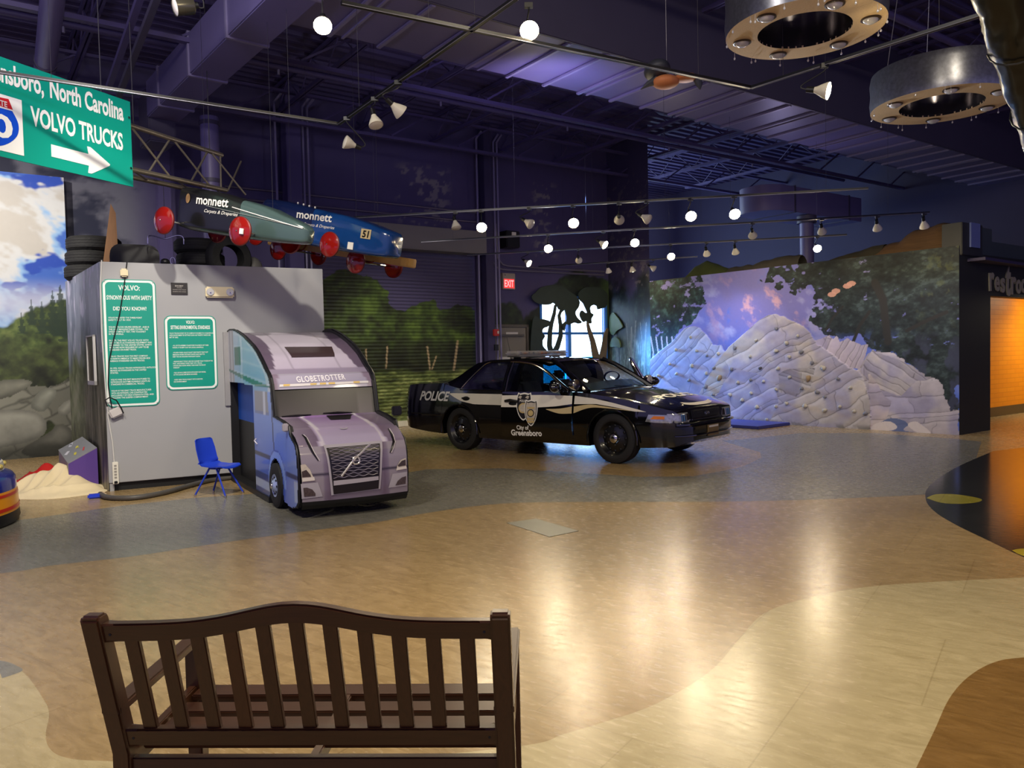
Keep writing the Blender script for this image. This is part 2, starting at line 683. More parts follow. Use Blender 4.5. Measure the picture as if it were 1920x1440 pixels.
# black sweep before the restroom hall
inlay(3, 0.0008, [(1862, 846), (1800, 873), (1755, 900), (1738, 918), (1735, 930), (1740, 946), (1760, 965), (1800, 988), (1850, 1012), (1920, 1045), (2080, 1110)], [gr(2300, 1000).to_2d(), gr(2300, 868).to_2d(), gr(1980, 832).to_2d()])
inlay(5, 0.0014, [(1737, 934), (1755, 927), (1790, 927), (1825, 932), (1841, 937), (1832, 942), (1800, 945), (1765, 943), (1737, 934)])
inlay(5, 0.0014, [(1897, 1032), (1920, 1029), (1975, 1034), (2000, 1042), (1960, 1048), (1920, 1043), (1897, 1032)])
struct(fb.build('floor', FM, smooth=0))

# ---- ceiling deck: corrugated sheet, ribs along the back wall
PAINT = M('violet ceiling paint', S(72, 64, 106), 0.55, var=0.15, scale=2.0)
DARKP = M('dark violet paint', S(54, 48, 80), 0.6, var=0.2, scale=3.0)
PURPLE = M('purple wall paint', S(72, 66, 98), 0.5, var=0.1, scale=2.0)
cb = MB()
prof = []
d = -15.0
while d < 24:
    prof += [(d, 0.0), (d + 0.10, 0.0), (d + 0.13, 0.06), (d + 0.23, 0.06)]
    d += 0.26
V = []
for u in (-9.0, 24.0):
    for dd, zz in prof:
        V.append(WALLB.p(u, CEIL + zz, dd))
n = len(prof)
cb.add(V, [(i, i + 1, n + i + 1, n + i) for i in range(n - 1)])
struct(cb.build('ceiling', PAINT, smooth=0))

# ---- paint helpers
def leafy(C, U, Z, k, tones, seed, sc=6.0, stretch=1.0):
    f1 = fbm(U, Z, sc, 5, seed, stretch)
    f2 = fbm(U, Z, sc * 2.7, 4, seed + 1, stretch)
    f3 = fbm(U, Z, sc * 0.6, 3, seed + 2, stretch)
    t = np.clip((0.4 * f1 + 0.35 * f2 + 0.25 * f3 - 0.34) / 0.32, 0, 0.999) * (len(tones) - 1)
    i = np.floor(t).astype(int)
    fr = (t - i)[..., None]
    T = np.array(tones)
    col = T[i] * (1 - fr) + T[np.minimum(i + 1, len(tones) - 1)] * fr
    return C * (1 - k[..., None]) + col * k[..., None]


def slabs(U, Z, ang, L, h, seed):
    a = R(ang)
    wob = (fbm(U, Z, 1.1, 3, seed + 5) - 0.5) * 0.30
    x = U * math.cos(a) + Z * math.sin(a)
    y = -U * math.sin(a) + Z * math.cos(a) + wob + (fbm(U, Z, 7, 3, seed + 9) - 0.5) * 0.035
    rs = np.random.RandomState(seed)
    h, L = h * 1.3, L * 0.62
    hs = h * (0.3 + 1.4 * rs.rand(400) ** 1.3)
    ed = np.cumsum(hs) - 200 * h
    row = np.clip(np.searchsorted(ed, y), 1, 398)
    lo, hi = ed[row - 1], ed[row]
    fy = (y - lo) / (hi - lo)
    off, hh = rs.rand(512), rs.rand(512, 64)
    Lr = L * (0.6 + 1.2 * off[(row * 7) % 512])
    xo = (x + (fbm(U, Z, 5, 2, seed + 19) - 0.5) * 0.25) / Lr + off[row % 512] * 3.0
    colm = np.floor(xo).astype(int)
    fx = xo - np.floor(xo)
    idv = hh[row % 512, colm % 64]
    edge = np.minimum(np.minimum(fy, 1 - fy) * (hi - lo), np.minimum(fx, 1 - fx) * Lr)
    return edge, idv, fy, fx


# ---- the rock mural on the right
mp = WALLM.uz
def PP(L, pl=WALLM):
    return [pl.uz(x, y) for x, y in L]


def paint_mural(U, Z):
    C = np.zeros(U.shape + (3,)) + np.array(S(128, 124, 190))
    zz = Z / 3.26
    C = mixc(C, S(70, 110, 205), sstep(0.75, 0.35, zz) * 0.8)
    cl = fbm(U + 0.4 * Z, Z, 1.7, 5, 3)
    cx, cz = mp(1425, 575)
    nearc = np.exp(-(((U - cx) / 1.3) ** 2 + ((Z - cz) / 0.62) ** 2))
    C = mixc(C, S(200, 202, 232), sstep(0.50, 0.66, cl) * (0.15 + 0.85 * nearc))
    pk = fbm(U * 1.3 + 0.9 * Z, Z - 0.4 * U, 2.6, 5, 8)
    C = mixc(C, S(226, 176, 178), sstep(0.60, 0.78, pk) * nearc * 0.85)
    C = mixc(C, S(60, 120, 225), sstep(0.56, 0.68, fbm(U, Z, 2.2, 4, 21)) * nearc * 0.8)
    lf = fbm(U, Z, 5.5, 5, 31, 1.6)
    jt, jt2 = (fbm(U, Z, 2.6, 4, 201) - 0.5) * 0.9, (fbm(U, Z, 2.6, 4, 202) - 0.5) * 0.9
    # foliage left
    tl = inpoly(U + jt * 0.7, Z + jt2 * 0.7, smooth_poly(PP([(1215, 520), (1300, 515), (1318, 545), (1305, 590), (1290, 610), (1262, 640), (1215, 690), (1205, 700), (1150, 690), (1110, 600), (1110, 520)]), 6, True)).astype(float)
    green = [S(18, 28, 30), S(28, 42, 42), S(40, 62, 58), S(66, 96, 92)]
    C = leafy(C, U, Z, tl * sstep(0.40, 0.50, lf + 0.16 * sstep(-5.4, -6.6, U)), green, 41)
    for k in range(9):
        x = 1222 + k * 9
        C = mixc(C, S(190, 190, 205), (segdist(U, Z, PP([(x, 690), (x + 3, 660), (x - 2 + k, 632)])) < 0.022).astype(float))
    # foliage right
    big = inpoly(U + jt, Z + jt2, smooth_poly(PP([(1440, 505), (1560, 470), (1815, 440), (1815, 790), (1770, 745), (1700, 690), (1640, 660), (1600, 625), (1560, 625), (1530, 610), (1510, 585), (1522, 560), (1505, 540), (1470, 530)]), 6, True)).astype(float)
    dens = sstep(-4.2, -1.4, U) * 0.20
    green2 = [S(12, 18, 21), S(19, 28, 30), S(28, 39, 40), S(40, 53, 52), S(64, 78, 78)]
    C = leafy(C, U, Z, big * sstep(0.37, 0.46, lf + dens), green2, 51, 5.0, 1.5)
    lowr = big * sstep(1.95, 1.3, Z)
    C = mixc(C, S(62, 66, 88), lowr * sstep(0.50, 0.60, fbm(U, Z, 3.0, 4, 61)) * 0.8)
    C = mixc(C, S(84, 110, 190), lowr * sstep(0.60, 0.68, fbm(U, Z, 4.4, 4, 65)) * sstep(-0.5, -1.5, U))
    top = big * sstep(-1.2, -0.3, U) * sstep(1.6, 2.6, Z)
    C = mixc(C, S(120, 128, 70), top * sstep(0.55, 0.68, fbm(U, Z, 6.5, 4, 71)) * 0.2)
    for P, wd in (([(1665, 640), (1660, 600), (1655, 560), (1640, 530)], 0.09), ([(1600, 640), (1612, 610), (1630, 585)], 0.04), ([(1548, 620), (1560, 598), (1580, 575)], 0.03), ([(1700, 620), (1740, 600), (1775, 585)], 0.04)):
        C = mixc(C, S(38, 36, 33), sstep(wd, wd * 0.6, segdist(U, Z, PP(P))))
    for x, y in ((1560, 552), (1567, 546), (1596, 532), (1589, 536)):
        a, b = mp(x, y)
        C = mixc(C, S(214, 160, 140), (((U - a) / 0.09) ** 2 + ((Z - b) / 0.05) ** 2 < 1).astype(float) * 0.85)
    # rocks
    H = np.zeros_like(U)
    def rock(poly, ang, L, h, seed, base, relief, jag=0.0):
        nonlocal C, H
        jg = (fbm(U, Z, 9, 3, seed + 3) - 0.5) * jag
        m = inpoly(U + jg, Z + jg, PP(poly)).astype(float)
        e, idv, fy, fx = slabs(U, Z, ang, L, h, seed)
        b = np.array(base)
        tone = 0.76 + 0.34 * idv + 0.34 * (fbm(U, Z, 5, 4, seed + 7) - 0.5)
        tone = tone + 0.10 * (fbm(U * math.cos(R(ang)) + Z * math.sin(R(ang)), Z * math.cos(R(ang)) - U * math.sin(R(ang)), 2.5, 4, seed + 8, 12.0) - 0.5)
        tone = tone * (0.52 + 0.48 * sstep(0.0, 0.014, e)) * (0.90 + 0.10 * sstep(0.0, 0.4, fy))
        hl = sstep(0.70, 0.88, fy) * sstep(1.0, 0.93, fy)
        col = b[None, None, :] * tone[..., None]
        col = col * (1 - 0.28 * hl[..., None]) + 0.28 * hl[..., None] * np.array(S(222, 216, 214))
        blu = sstep(0.58, 0.38, fbm(U, Z, 1.8, 3, seed + 15))[..., None] * 0.45
        col = col * (1 - blu) + blu * np.array(S(128, 128, 178)) * tone[..., None]
        C = C * (1 - m[..., None]) + col * m[..., None]
        if relief:
            H = np.where(m > 0, 0.03 + relief * 0.07 * (0.35 + idv) * sstep(0.0, 0.06, e), H)
    g1, g2 = S(196, 190, 192), S(186, 178, 172)
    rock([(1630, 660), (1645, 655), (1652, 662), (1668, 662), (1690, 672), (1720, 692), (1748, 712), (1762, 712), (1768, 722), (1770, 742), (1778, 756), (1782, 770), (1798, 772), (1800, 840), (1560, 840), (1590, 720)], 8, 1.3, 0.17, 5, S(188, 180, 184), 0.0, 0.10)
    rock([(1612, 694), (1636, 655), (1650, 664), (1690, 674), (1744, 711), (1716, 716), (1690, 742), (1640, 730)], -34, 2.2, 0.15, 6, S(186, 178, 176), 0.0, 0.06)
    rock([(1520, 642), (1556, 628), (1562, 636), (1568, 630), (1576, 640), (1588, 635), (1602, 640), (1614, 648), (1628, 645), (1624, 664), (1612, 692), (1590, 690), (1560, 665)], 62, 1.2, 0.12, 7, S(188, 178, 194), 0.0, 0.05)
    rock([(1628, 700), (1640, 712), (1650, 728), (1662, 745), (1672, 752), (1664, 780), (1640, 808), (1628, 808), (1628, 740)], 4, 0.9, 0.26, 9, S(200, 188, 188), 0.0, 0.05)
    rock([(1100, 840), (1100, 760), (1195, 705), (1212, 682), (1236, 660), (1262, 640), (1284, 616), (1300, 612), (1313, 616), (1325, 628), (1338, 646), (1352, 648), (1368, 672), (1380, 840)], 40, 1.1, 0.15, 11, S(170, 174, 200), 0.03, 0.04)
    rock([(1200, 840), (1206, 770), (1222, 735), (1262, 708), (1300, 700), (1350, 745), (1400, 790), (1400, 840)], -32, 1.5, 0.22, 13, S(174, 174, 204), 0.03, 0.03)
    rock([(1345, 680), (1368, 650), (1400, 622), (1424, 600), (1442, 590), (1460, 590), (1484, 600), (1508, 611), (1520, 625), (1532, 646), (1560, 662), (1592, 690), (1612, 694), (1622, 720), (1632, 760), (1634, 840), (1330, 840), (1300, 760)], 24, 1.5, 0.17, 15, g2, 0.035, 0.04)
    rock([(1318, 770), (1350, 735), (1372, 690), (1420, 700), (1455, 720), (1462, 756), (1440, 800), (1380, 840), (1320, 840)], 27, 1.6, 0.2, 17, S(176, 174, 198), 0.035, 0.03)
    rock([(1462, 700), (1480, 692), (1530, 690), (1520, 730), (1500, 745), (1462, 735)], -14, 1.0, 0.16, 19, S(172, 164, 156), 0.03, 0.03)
    # pond
    pd = inpoly(U, Z, smooth_poly(PP([(1632, 806), (1665, 785), (1690, 787), (1703, 796), (1694, 806), (1720, 812), (1760, 820), (1640, 820)]), 5, True)).astype(float)
    C = mixc(C, S(84, 104, 150), pd * 0.9)
    for P in ([(1633, 802), (1645, 793), (1668, 790), (1682, 800), (1672, 807), (1640, 810)], [(1702, 797), (1716, 790), (1730, 798), (1745, 812), (1725, 814)]):
        C = mixc(C, S(214, 206, 204), inpoly(U, Z, smooth_poly(PP(P), 5, True)).astype(float))
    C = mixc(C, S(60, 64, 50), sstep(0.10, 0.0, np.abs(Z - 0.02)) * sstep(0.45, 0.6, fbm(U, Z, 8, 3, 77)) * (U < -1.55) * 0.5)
    return C, H


MUR = VM('mural paint', 0.62, 0.12, 18)
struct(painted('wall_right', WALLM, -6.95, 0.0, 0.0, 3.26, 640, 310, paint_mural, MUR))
bb = MB()
bb.bx(-6.95, 0, 0.02, 0.25, 0, 3.26)
o = bb.build('trim_1', DARKP)
o.matrix_world = WALLM.M
struct(o)


# upper left end of the mural wall, full height, beside the window
def paint_end(U, Z):
    C = np.zeros(U.shape + (3,)) + np.array(S(64, 58, 92))
    t = fbm(U, Z, 1.5, 4, 5)
    k = sstep(3.7, 3.1, Z + (t - 0.5) * 1.8)
    C = leafy(C, U, Z, k, [S(8, 12, 11), S(15, 21, 19), S(26, 35, 29), S(46, 58, 46)], 91, 5)
    br = sstep(2.2, 1.5, Z + (t - 0.5) * 0.8)
    C = leafy(C, U, Z, br, [S(56, 66, 50), S(82, 94, 74), S(116, 128, 106), S(150, 158, 140)], 95, 5)
    rs = np.random.RandomState(4)
    for k in range(22):
        u = rs.uniform(U.min(), U.max())
        p = [(u, 0.2), (u + rs.uniform(-.1, .1), 1.1), (u + rs.uniform(-.25, .25), 2.0 + rs.rand() * 0.5)]
        C = mixc(C, S(112, 110, 98) if k % 2 else S(56, 54, 48), (segdist(U, Z, p) < 0.014 + 0.012 * rs.rand()).astype(float))
    fl = sstep(0.63, 0.66, fbm(U, Z, 5.5, 4, 15, 1.7)) * (Z > 3.2) * sstep(6.2, 5.6, Z)
    C = mixc(C, S(126, 120, 122), fl * 0.35)
    return C, None


struct(painted('wall_end', ENDW, 0.0, ENDL, 0.0, CEIL, 120, 300, paint_end, MUR))

# ---- back wall
ux = WALLB.uz(1142, 600)[0]
uD0, uD1 = WALLB.uz(590, 700)[0], WALLB.uz(897, 700)[0]
zD = 3.93
W0, W1 = WALLB.uz(1013, 640)[0], WALLB.uz(1138, 640)[0]
wz0, wz1 = 0.75, WALLB.uz(1075, 556)[1]


def paint_back(U, Z):
    C = np.zeros(U.shape + (3,)) + np.array(S(72, 65, 104))
    C *= (0.9 + 0.2 * fbm(U, Z, 2.0, 3, 2))[..., None]
    # dark clouds at the far left
    m = sstep(2.0, 1.3, U) * sstep(6.0, 5.2, Z + 0.5 * (fbm(U, Z, 2, 3, 4) - 0.5))
    sky = np.zeros_like(C) + np.array(S(16, 22, 52))
    c = fbm(U, Z * 1.4, 1.1, 5, 12)
    sky = mixc(sky, S(96, 96, 110), sstep(0.45, 0.58, c))
    C = C * (1 - m[..., None]) + sky * m[..., None]
    # dark trees right of the roll door
    t = fbm(U, Z, 1.4, 4, 6)
    line = np.interp(U, [uD1, uD1 + 0.7, uD1 + 1.4, uD1 + 2.0, uD1 + 2.6, uD1 + 3.4, uD1 + 4.4, uD1 + 5.2, uD1 + 7], [2.5, 2.75, 2.55, 3.0, 3.55, 3.65, 3.45, 3.8, 3.8])
    k = sstep(0.04, -0.04, Z - line - (t - 0.5) * 0.7) * (U > uD1)
    C = leafy(C, U, Z, k, [S(20, 24, 22), S(30, 36, 32), S(38, 46, 36), S(52, 66, 40)], 61, 3)
    gr_ = k * sstep(W1 - 0.3, W1 + 0.1, U) * sstep(2.2, 2.5, Z)
    C = leafy(C, U, Z, gr_ * 0.7, [S(60, 84, 44), S(84, 104, 60)], 63, 4)
    # flaked patches high on the wall
    for a, b, z0, z1 in ((6.8, 8.4, 4.4, 6.0), (10.6, 11.6, 3.9, 6.0)):
        bx = sstep(a, a + 0.3, U) * sstep(b, b - 0.3, U) * sstep(z0, z0 + 0.3, Z) * sstep(z1, z1 - 0.3, Z)
        C = mixc(C, S(132, 126, 128), bx * sstep(0.60, 0.64, fbm(U, Z, 5.2, 4, 15, 1.8)) * 0.75)
    return C, None


def hole(uc, zc):
    return ((uc > W0) & (uc < W1) & (zc > wz0) & (zc < wz1)) | ((uc > uD0 + 0.05) & (uc < uD1 - 0.05) & (zc < zD - 0.02))


struct(painted('wall_back', WALLB, -6.0, ux + 0.02, 0.0, CEIL, 480, 180, paint_back, VM('back wall paint', 0.6, 0.12, 6), hole=hole))


# ---- roll door with painted slats
def paint_door(U, Z):
    P = lambda L: PP(L, WALLB)
    C = np.zeros(U.shape + (3,)) + np.array(S(72, 66, 94))
    t = fbm(U, Z, 1.6, 4, 7) - 0.5
    t2 = fbm(U, Z, 4.0, 4, 8) - 0.5
    hl = [S(32, 36, 22), S(46, 54, 28), S(62, 78, 34), S(84, 104, 42)]
    for P_, s in (([(580, 800), (580, 530), (630, 510), (690, 515), (735, 545), (742, 580), (760, 590), (770, 610), (775, 800)], 1), ([(740, 800), (745, 600), (780, 566), (815, 560), (830, 580), (870, 575), (905, 590), (905, 800)], 2)):
        k = inpoly(U + t * 0.35 + t2 * 0.2, Z + t * 0.35 + t2 * 0.2, P(P_)).astype(float)
        C = leafy(C, U, Z, k, hl, 100 + s, 2.6)
    dk = sstep(2.05, 1.75, Z + t * 0.5) * sstep(1.15, 1.35, Z + t * 0.4)
    C = leafy(C, U, Z, dk * 0.9, [S(22, 24, 18), S(34, 38, 24), S(50, 58, 32)], 110, 3)
    gk = sstep(1.35, 1.15, Z + t * 0.5)
    C = leafy(C, U, Z, gk, [S(50, 58, 30), S(84, 96, 46), S(112, 124, 66), S(150, 158, 92)], 112, 4.5, 2.4)
    for L, w_ in (([(808, 693), (806, 672), (803, 650)], 0.03), ([(812, 692), (820, 668)], 0.025), ([(853, 693), (857, 664), (860, 640)], 0.04), ([(726, 690), (728, 650)], 0.025), ([(690, 690), (688, 655)], 0.02)):
        C = mixc(C, S(168, 146, 110), sstep(w_, w_ * 0.5, segdist(U, Z, P(L))) * 0.8)
    C = mixc(C, S(52, 56, 36), (segdist(U, Z, P([(735, 790), (752, 772), (775, 762)])) < 0.05) * 0.7)
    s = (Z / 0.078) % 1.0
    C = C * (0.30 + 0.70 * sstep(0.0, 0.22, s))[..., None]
    return C, 0.018 * np.sin(np.pi * np.clip(s, 0, 1)) - 0.06


nzD = int(zD / 0.078 * 7) + 1
o = painted('door_1', WALLB, uD0, uD1, 0.03, zD, 200, nzD, paint_door, VM('roll door paint', 0.42, 0.12, 12))
struct(o)
x = WALLB.rot()
hb = MB()
hb.bx(uD0 - 0.5, uD1 + 0.05, -0.42, 0.0, zD, zD + 0.52)
hb.bx(uD1 + 0.05, uD1 + 0.09, -0.30, 0.0, zD + 0.02, zD + 0.42)
o = hb.build('trim_2', M('roll housing', S(112, 108, 104), 0.5, var=0.12, scale=2), bev=0.015)
o.matrix_world = WALLB.M
struct(o)
hb = MB()
hb.bx(uD1 - 0.02, uD1 + 0.14, -0.06, 0.0, 0, zD)
hb.bx(uD0 - 0.14, uD0 + 0.02, -0.06, 0.0, 0, zD)
o = hb.build('trim_3', DARKP, bev=0.01)
o.matrix_world = WALLB.M
struct(o)
hb = MB()
hb.bx(uD0 + 0.02, uD1 - 0.02, -0.03, 0.06, 0.0, 0.13)
o = hb.build('trim_4', M('white bottom bar', S(226, 220, 196), 0.5), bev=0.01)
o.matrix_world = WALLB.M
struct(o)

# grey door behind the car
d0, d1 = WALLB.uz(915, 700)[0], WALLB.uz(985, 700)[0]
zd = WALLB.uz(950, 614)[1]
dm = M('grey door paint', S(116, 110, 98), 0.5, var=0.06, scale=3)
db = MB().bx(d0, d1, -0.06, 0.0, 0, zd)
o = db.build('door_2', dm, bev=0.008)
o.matrix_world = WALLB.M
struct(o)
fb2 = MB()
fb2.bx(d0 - 0.07, d0, -0.09, 0, 0, zd + 0.07)
fb2.bx(d1, d1 + 0.07, -0.09, 0, 0, zd + 0.07)
fb2.bx(d0 - 0.07, d1 + 0.07, -0.09, 0, zd, zd + 0.07)
f_ = fb2.build('frame', M('brown door frame', S(86, 80, 70), 0.5), o)
fb2 = MB().bx(d0 + 0.02, d1 - 0.1, -0.13, -0.06, zd - 0.22, zd - 0.17)
fb2.build('door_closer', M('door closer', S(78, 74, 66), 0.4), o)
for (xa, xb, ya, yb), nm in (((946, 968, 623, 631), 'door_sign'), ((934, 953, 669, 676), 'door_notice')):
    a0, z0 = WALLB.uz(xa, yb)
    a1, z1 = WALLB.uz(xb, ya)
    MB().bx(a0, a1, -0.072, -0.06, z0, z1).build(nm, M('white plastic label', S(196, 192, 186), 0.5), o)

# window with daylight
wf = M('blue-white window frame', S(60, 120, 200), 0.4, var=0.05)
wb = MB()
t = 0.07
um = WALLB.uz(1068, 640)[0]
zm = WALLB.uz(1075, 625)[1]
for a, b, c, d_ in ((W0, W0 + t, wz0, wz1), (W1 - t, W1, wz0, wz1), (um - 0.05, um + 0.05, wz0, wz1), (W0, W1, wz0, wz0 + t), (W0, W1, wz1 - t, wz1), (W0, W1, zm - 0.03, zm + 0.03)):
    wb.bx(a, b, -0.02, 0.12, c, d_)
o = wb.build('window_1', wf, bev=0.006)
o.matrix_world = WALLB.M
struct(o)
pb = MB().bx(W0 + t, W1 - t, 0.05, 0.06, wz0 + t, wz1 - t)
pb.build('pane', M('window glass', (0.9, 0.95, 1.0), 0.02, trans=1.0, var=0.0, ior=1.45), o)
# bright day outside: pale sky sheet, and blue shapes with an added glow
sky = M('daylight outside', S(215, 235, 255), 0.9, emit=(0.70, 0.88, 1.0), es=5.0)
ob = MB().bx(W0 - 3, W1 + 3, 3.0, 3.05, -1, 6)
o = ob.build('wall_outside', sky)
o.matrix_world = WALLB.M
struct(o)
nb = M('glowing blue outside', S(40, 120, 200), 0.8, emit=(0.0, 0.30, 1.0), es=6.0)  # glow added so the floor under the car reflects blue
o = MB().bx(W0 - 1.5, W1 + 2.5, 2.6, 2.9, 0, 1.45).bx(W0 + 0.5, um - 0.1, 2.6, 2.9, 1.45, 1.75).bx(W0 + 0.2, um - 0.2, 2.7, 2.9, 1.75, 2.0).build('trim_5', nb)
o.matrix_world = WALLB.M
struct(o)
q = WALLB.p((W0 + W1) / 2, (wz0 + wz1) / 2 + 0.1, 0.12)
lamp('SPOT', 'daylight through the window', q, q + WALLB.n * 5 + WALLB.a * -0.6 + Vector((0, 0, -1.9)), 2600, (0.10, 0.38, 1.0), 0.5, 66, 0.6)

# ---- left sky and boulder panel in front of the back wall
PANL = Plane((WALLB.o + WALLB.n * 0.25).to_2d(), WALLB.a.to_2d())
pu1 = PANL.uz(122, 400)[0]
pzt = PANL.uz(60, 327)[1]


def paint_left(U, Z):
    P = lambda L: PP(L, PANL)
    C = np.zeros(U.shape + (3,)) + np.array(S(60, 104, 196))
    c = fbm(U + 0.5 * Z, Z * 1.3, 1.25, 5, 22)
    C = mixc(C, S(150, 190, 232), sstep(0.36, 0.44, c))
    C = mixc(C, S(214, 216, 216), sstep(0.43, 0.52, c))
    C = mixc(C, S(186, 176, 160), sstep(0.56, 0.66, c) * 0.6)
    C = mixc(C, S(28, 72, 180), sstep(0.60, 0.66, fbm(U, Z * 1.6, 1.5, 4, 26)) * (Z > 2.6))
    C = mixc(C, S(206, 210, 226), sstep(0.5, 0.0, np.abs(Z - 2.6)) * 0.8)
    t = fbm(U, Z, 2.2, 4, 9) - 0.5
    hill = np.interp(U, [PANL.uz(0, 600)[0] - 3, PANL.uz(0, 600)[0], PANL.uz(60, 600)[0], pu1 + 0.2], [2.15, PANL.uz(0, 606)[1], PANL.uz(60, 580)[1], PANL.uz(120, 560)[1]])
    k = sstep(0.04, -0.02, Z - hill - t * 0.35)
    C = leafy(C, U, Z, k, [S(34, 42, 28), S(58, 72, 40), S(86, 104, 54), S(122, 136, 74)], 131, 3.2)
    rs = np.random.RandomState(3)
    for x, y0, h in ((98, 545, 80), (112, 530, 100), (78, 565, 60), (58, 560, 50), (124, 560, 80), (40, 585, 40)):
        a, z0 = PANL.uz(x, y0)
        zb = PANL.uz(x, y0 + h)[1]
        wdt = np.clip((z0 - Z), 0, None) * 0.16 * (0.55 + 0.9 * ((Z * 9) % 1.0))
        C = mixc(C, S(40, 58, 44), ((np.abs(U - a) < wdt) & (Z > zb) & (Z < z0)).astype(float) * 0.85)
    dk = sstep(1.95, 1.6, Z + t * 0.8)
    C = leafy(C, U, Z, dk, [S(24, 28, 20), S(40, 46, 30), S(58, 66, 40), S(80, 92, 50)], 133, 3.0)
    def stone(L, col, seed):
        nonlocal C
        L = smooth_poly(P(L), 6, True)
        m = inpoly(U, Z, L)
        d = segdist(U, Z, L + [L[0]])
        zz = [p[1] for p in L]
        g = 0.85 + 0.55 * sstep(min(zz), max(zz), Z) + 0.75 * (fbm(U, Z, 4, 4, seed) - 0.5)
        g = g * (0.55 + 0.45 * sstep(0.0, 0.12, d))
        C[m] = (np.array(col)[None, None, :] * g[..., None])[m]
    base = Z < 1.25 + t * 0.6
    e, idv, fy, fx = slabs(U, Z, 24, 0.8, 0.22, 55)
    rc = np.array(S(126, 126, 112))[None, None, :] * ((0.65 + 0.5 * idv) * (0.5 + 0.5 * sstep(0, 0.03, e)))[..., None]
    C[base] = rc[base]
    gk = base * sstep(0.54, 0.62, fbm(U, Z, 2.2, 4, 141))
    C = leafy(C, U, Z, gk.astype(float), [S(34, 38, 24), S(66, 78, 40)], 143, 5)
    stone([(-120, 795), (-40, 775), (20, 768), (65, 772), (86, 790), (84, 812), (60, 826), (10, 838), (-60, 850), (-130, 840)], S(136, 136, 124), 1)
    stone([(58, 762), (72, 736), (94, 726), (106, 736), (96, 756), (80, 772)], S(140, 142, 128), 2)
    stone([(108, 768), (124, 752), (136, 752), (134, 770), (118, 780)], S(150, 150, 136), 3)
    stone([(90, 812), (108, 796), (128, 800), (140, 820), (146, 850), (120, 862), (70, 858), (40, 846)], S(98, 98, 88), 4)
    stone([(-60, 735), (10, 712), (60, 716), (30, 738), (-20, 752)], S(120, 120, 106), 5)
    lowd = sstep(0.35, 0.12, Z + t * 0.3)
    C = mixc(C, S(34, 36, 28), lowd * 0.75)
    return C, None


struct(painted('wall_left', PANL, -4.5, pu1, 0.0, pzt, 330, 300, paint_left, VM('sky mural paint', 0.55, 0.08, 10)))
o = MB().bx(-4.5, pu1, 0.02, 0.2, 0, pzt).build('trim_6', M('panel back', S(90, 90, 90), 0.7))
o.matrix_world = PANL.M
struct(o)

# ---- restroom wall, hall and pier
gm = M('dark green-black wall', S(33, 36, 33), 0.55, var=0.15, scale=3)
uo, zo = RESTW.uz(1857, 555)
zt = RESTW.uz(1845, 478)[1]
rb = MB()
rb.bx(0, uo, 0.0, 0.2, 0, zo)
rb.bx(0, 6.5, 0.0, 0.2, zo, zt)
o = rb.build('wall_restroom', gm)
o.matrix_world = RESTW.M
struct(o)
pw = RESTW.uz(1838, 440)[0]
rb = MB().bx(0.02, pw, -0.04, 0.3, zt - 0.05, RESTW.uz(1820, 420)[1])
o = rb.build('trim_7', M('pier cap', S(40, 42, 44), 0.6), bev=0.01)
o.matrix_world = RESTW.M
struct(o)
a0, z0 = RESTW.uz(1813, 464)
a1, z1 = RESTW.uz(1830, 421)
o = MB().bx(a0, a1, -0.07, -0.04, z0, z1).build('trim_8', M('pale blue pier face', S(104, 118, 168), 0.6))
o.matrix_world = RESTW.M
struct(o)
rb = MB()
rb.bx(RESTW.uz(1855, 470)[0], 6.5, 0.22, 0.45, zt - 0.1, RESTW.uz(1870, 448)[1])
rb.bx(RESTW.uz(1852, 440)[0], RESTW.uz(1882, 440)[0], 0.2, 0.45, zt - 0.1, RESTW.uz(1866, 424)[1])
o = rb.build('trim_9', M('dull teal block', S(62, 72, 74), 0.7))
o.matrix_world = RESTW.M
struct(o)
# orange hall wall
gO = gr(1857, 782)
HALL = Plane((gO - RESTW.a * 3).to_2d(), RESTW.a.to_2d())
om = M('orange block paint', S(232, 140, 10), 0.5, var=0.04)
nt = om.node_tree
br = nt.nodes.new('ShaderNodeTexBrick')
br.inputs['Color1'].default_value = (*S(236, 146, 14), 1)
br.inputs['Color2'].default_value = (*S(230, 138, 10), 1)
br.inputs['Mortar'].default_value = (*S(214, 124, 8), 1)
br.inputs['Scale'].default_value = 1
br.inputs['Brick Width'].default_value = 0.4
br.inputs['Row Height'].default_value = 0.1
br.inputs['Mortar Size'].default_value = 0.006
mpp = nt.nodes.new('ShaderNodeMapping')
mpp.inputs['Rotation'].default_value = (R(90), 0, 0)
tcx = nt.nodes.new('ShaderNodeTexCoord')
nt.links.new(tcx.outputs['Object'], mpp.inputs[0])
nt.links.new(mpp.outputs[0], br.inputs['Vector'])
nt.links.new(br.outputs['Color'], nt.nodes['Principled BSDF'].inputs['Base Color'])
o = MB().bx(0, 9, 0.0, 0.15, 0, 3.4).build('wall_hall', om)
o.matrix_world = HALL.M
struct(o)
o = MB().bx(0, 9, -0.02, 0.0, 0, 0.2).build('baseboard_hall', M('brown vinyl base', S(98, 76, 40), 0.4), bev=0.005)
o.matrix_world = HALL.M
struct(o)
hallD = (gO - RESTW.o).dot(-RESTW.n)
hu = (RESTW.o - HALL.o).dot(HALL.a) + 0.3
o = MB().bx(hu, 9, -hallD + 0.25, 0.1, zo + 0.3, zo + 0.4).build('trim_10', M('hall ceiling', S(180, 170, 150), 0.8))
o.matrix_world = HALL.M
struct(o)
hp = HALL.p(4.6, 2.6, 1.2)
lamp('AREA', 'restroom hall ceiling lamp', hp, hp - Vector((0, 0, 1)) - WALLB.n * 0.2, 120, (1.0, 0.86, 0.6), 1.0)

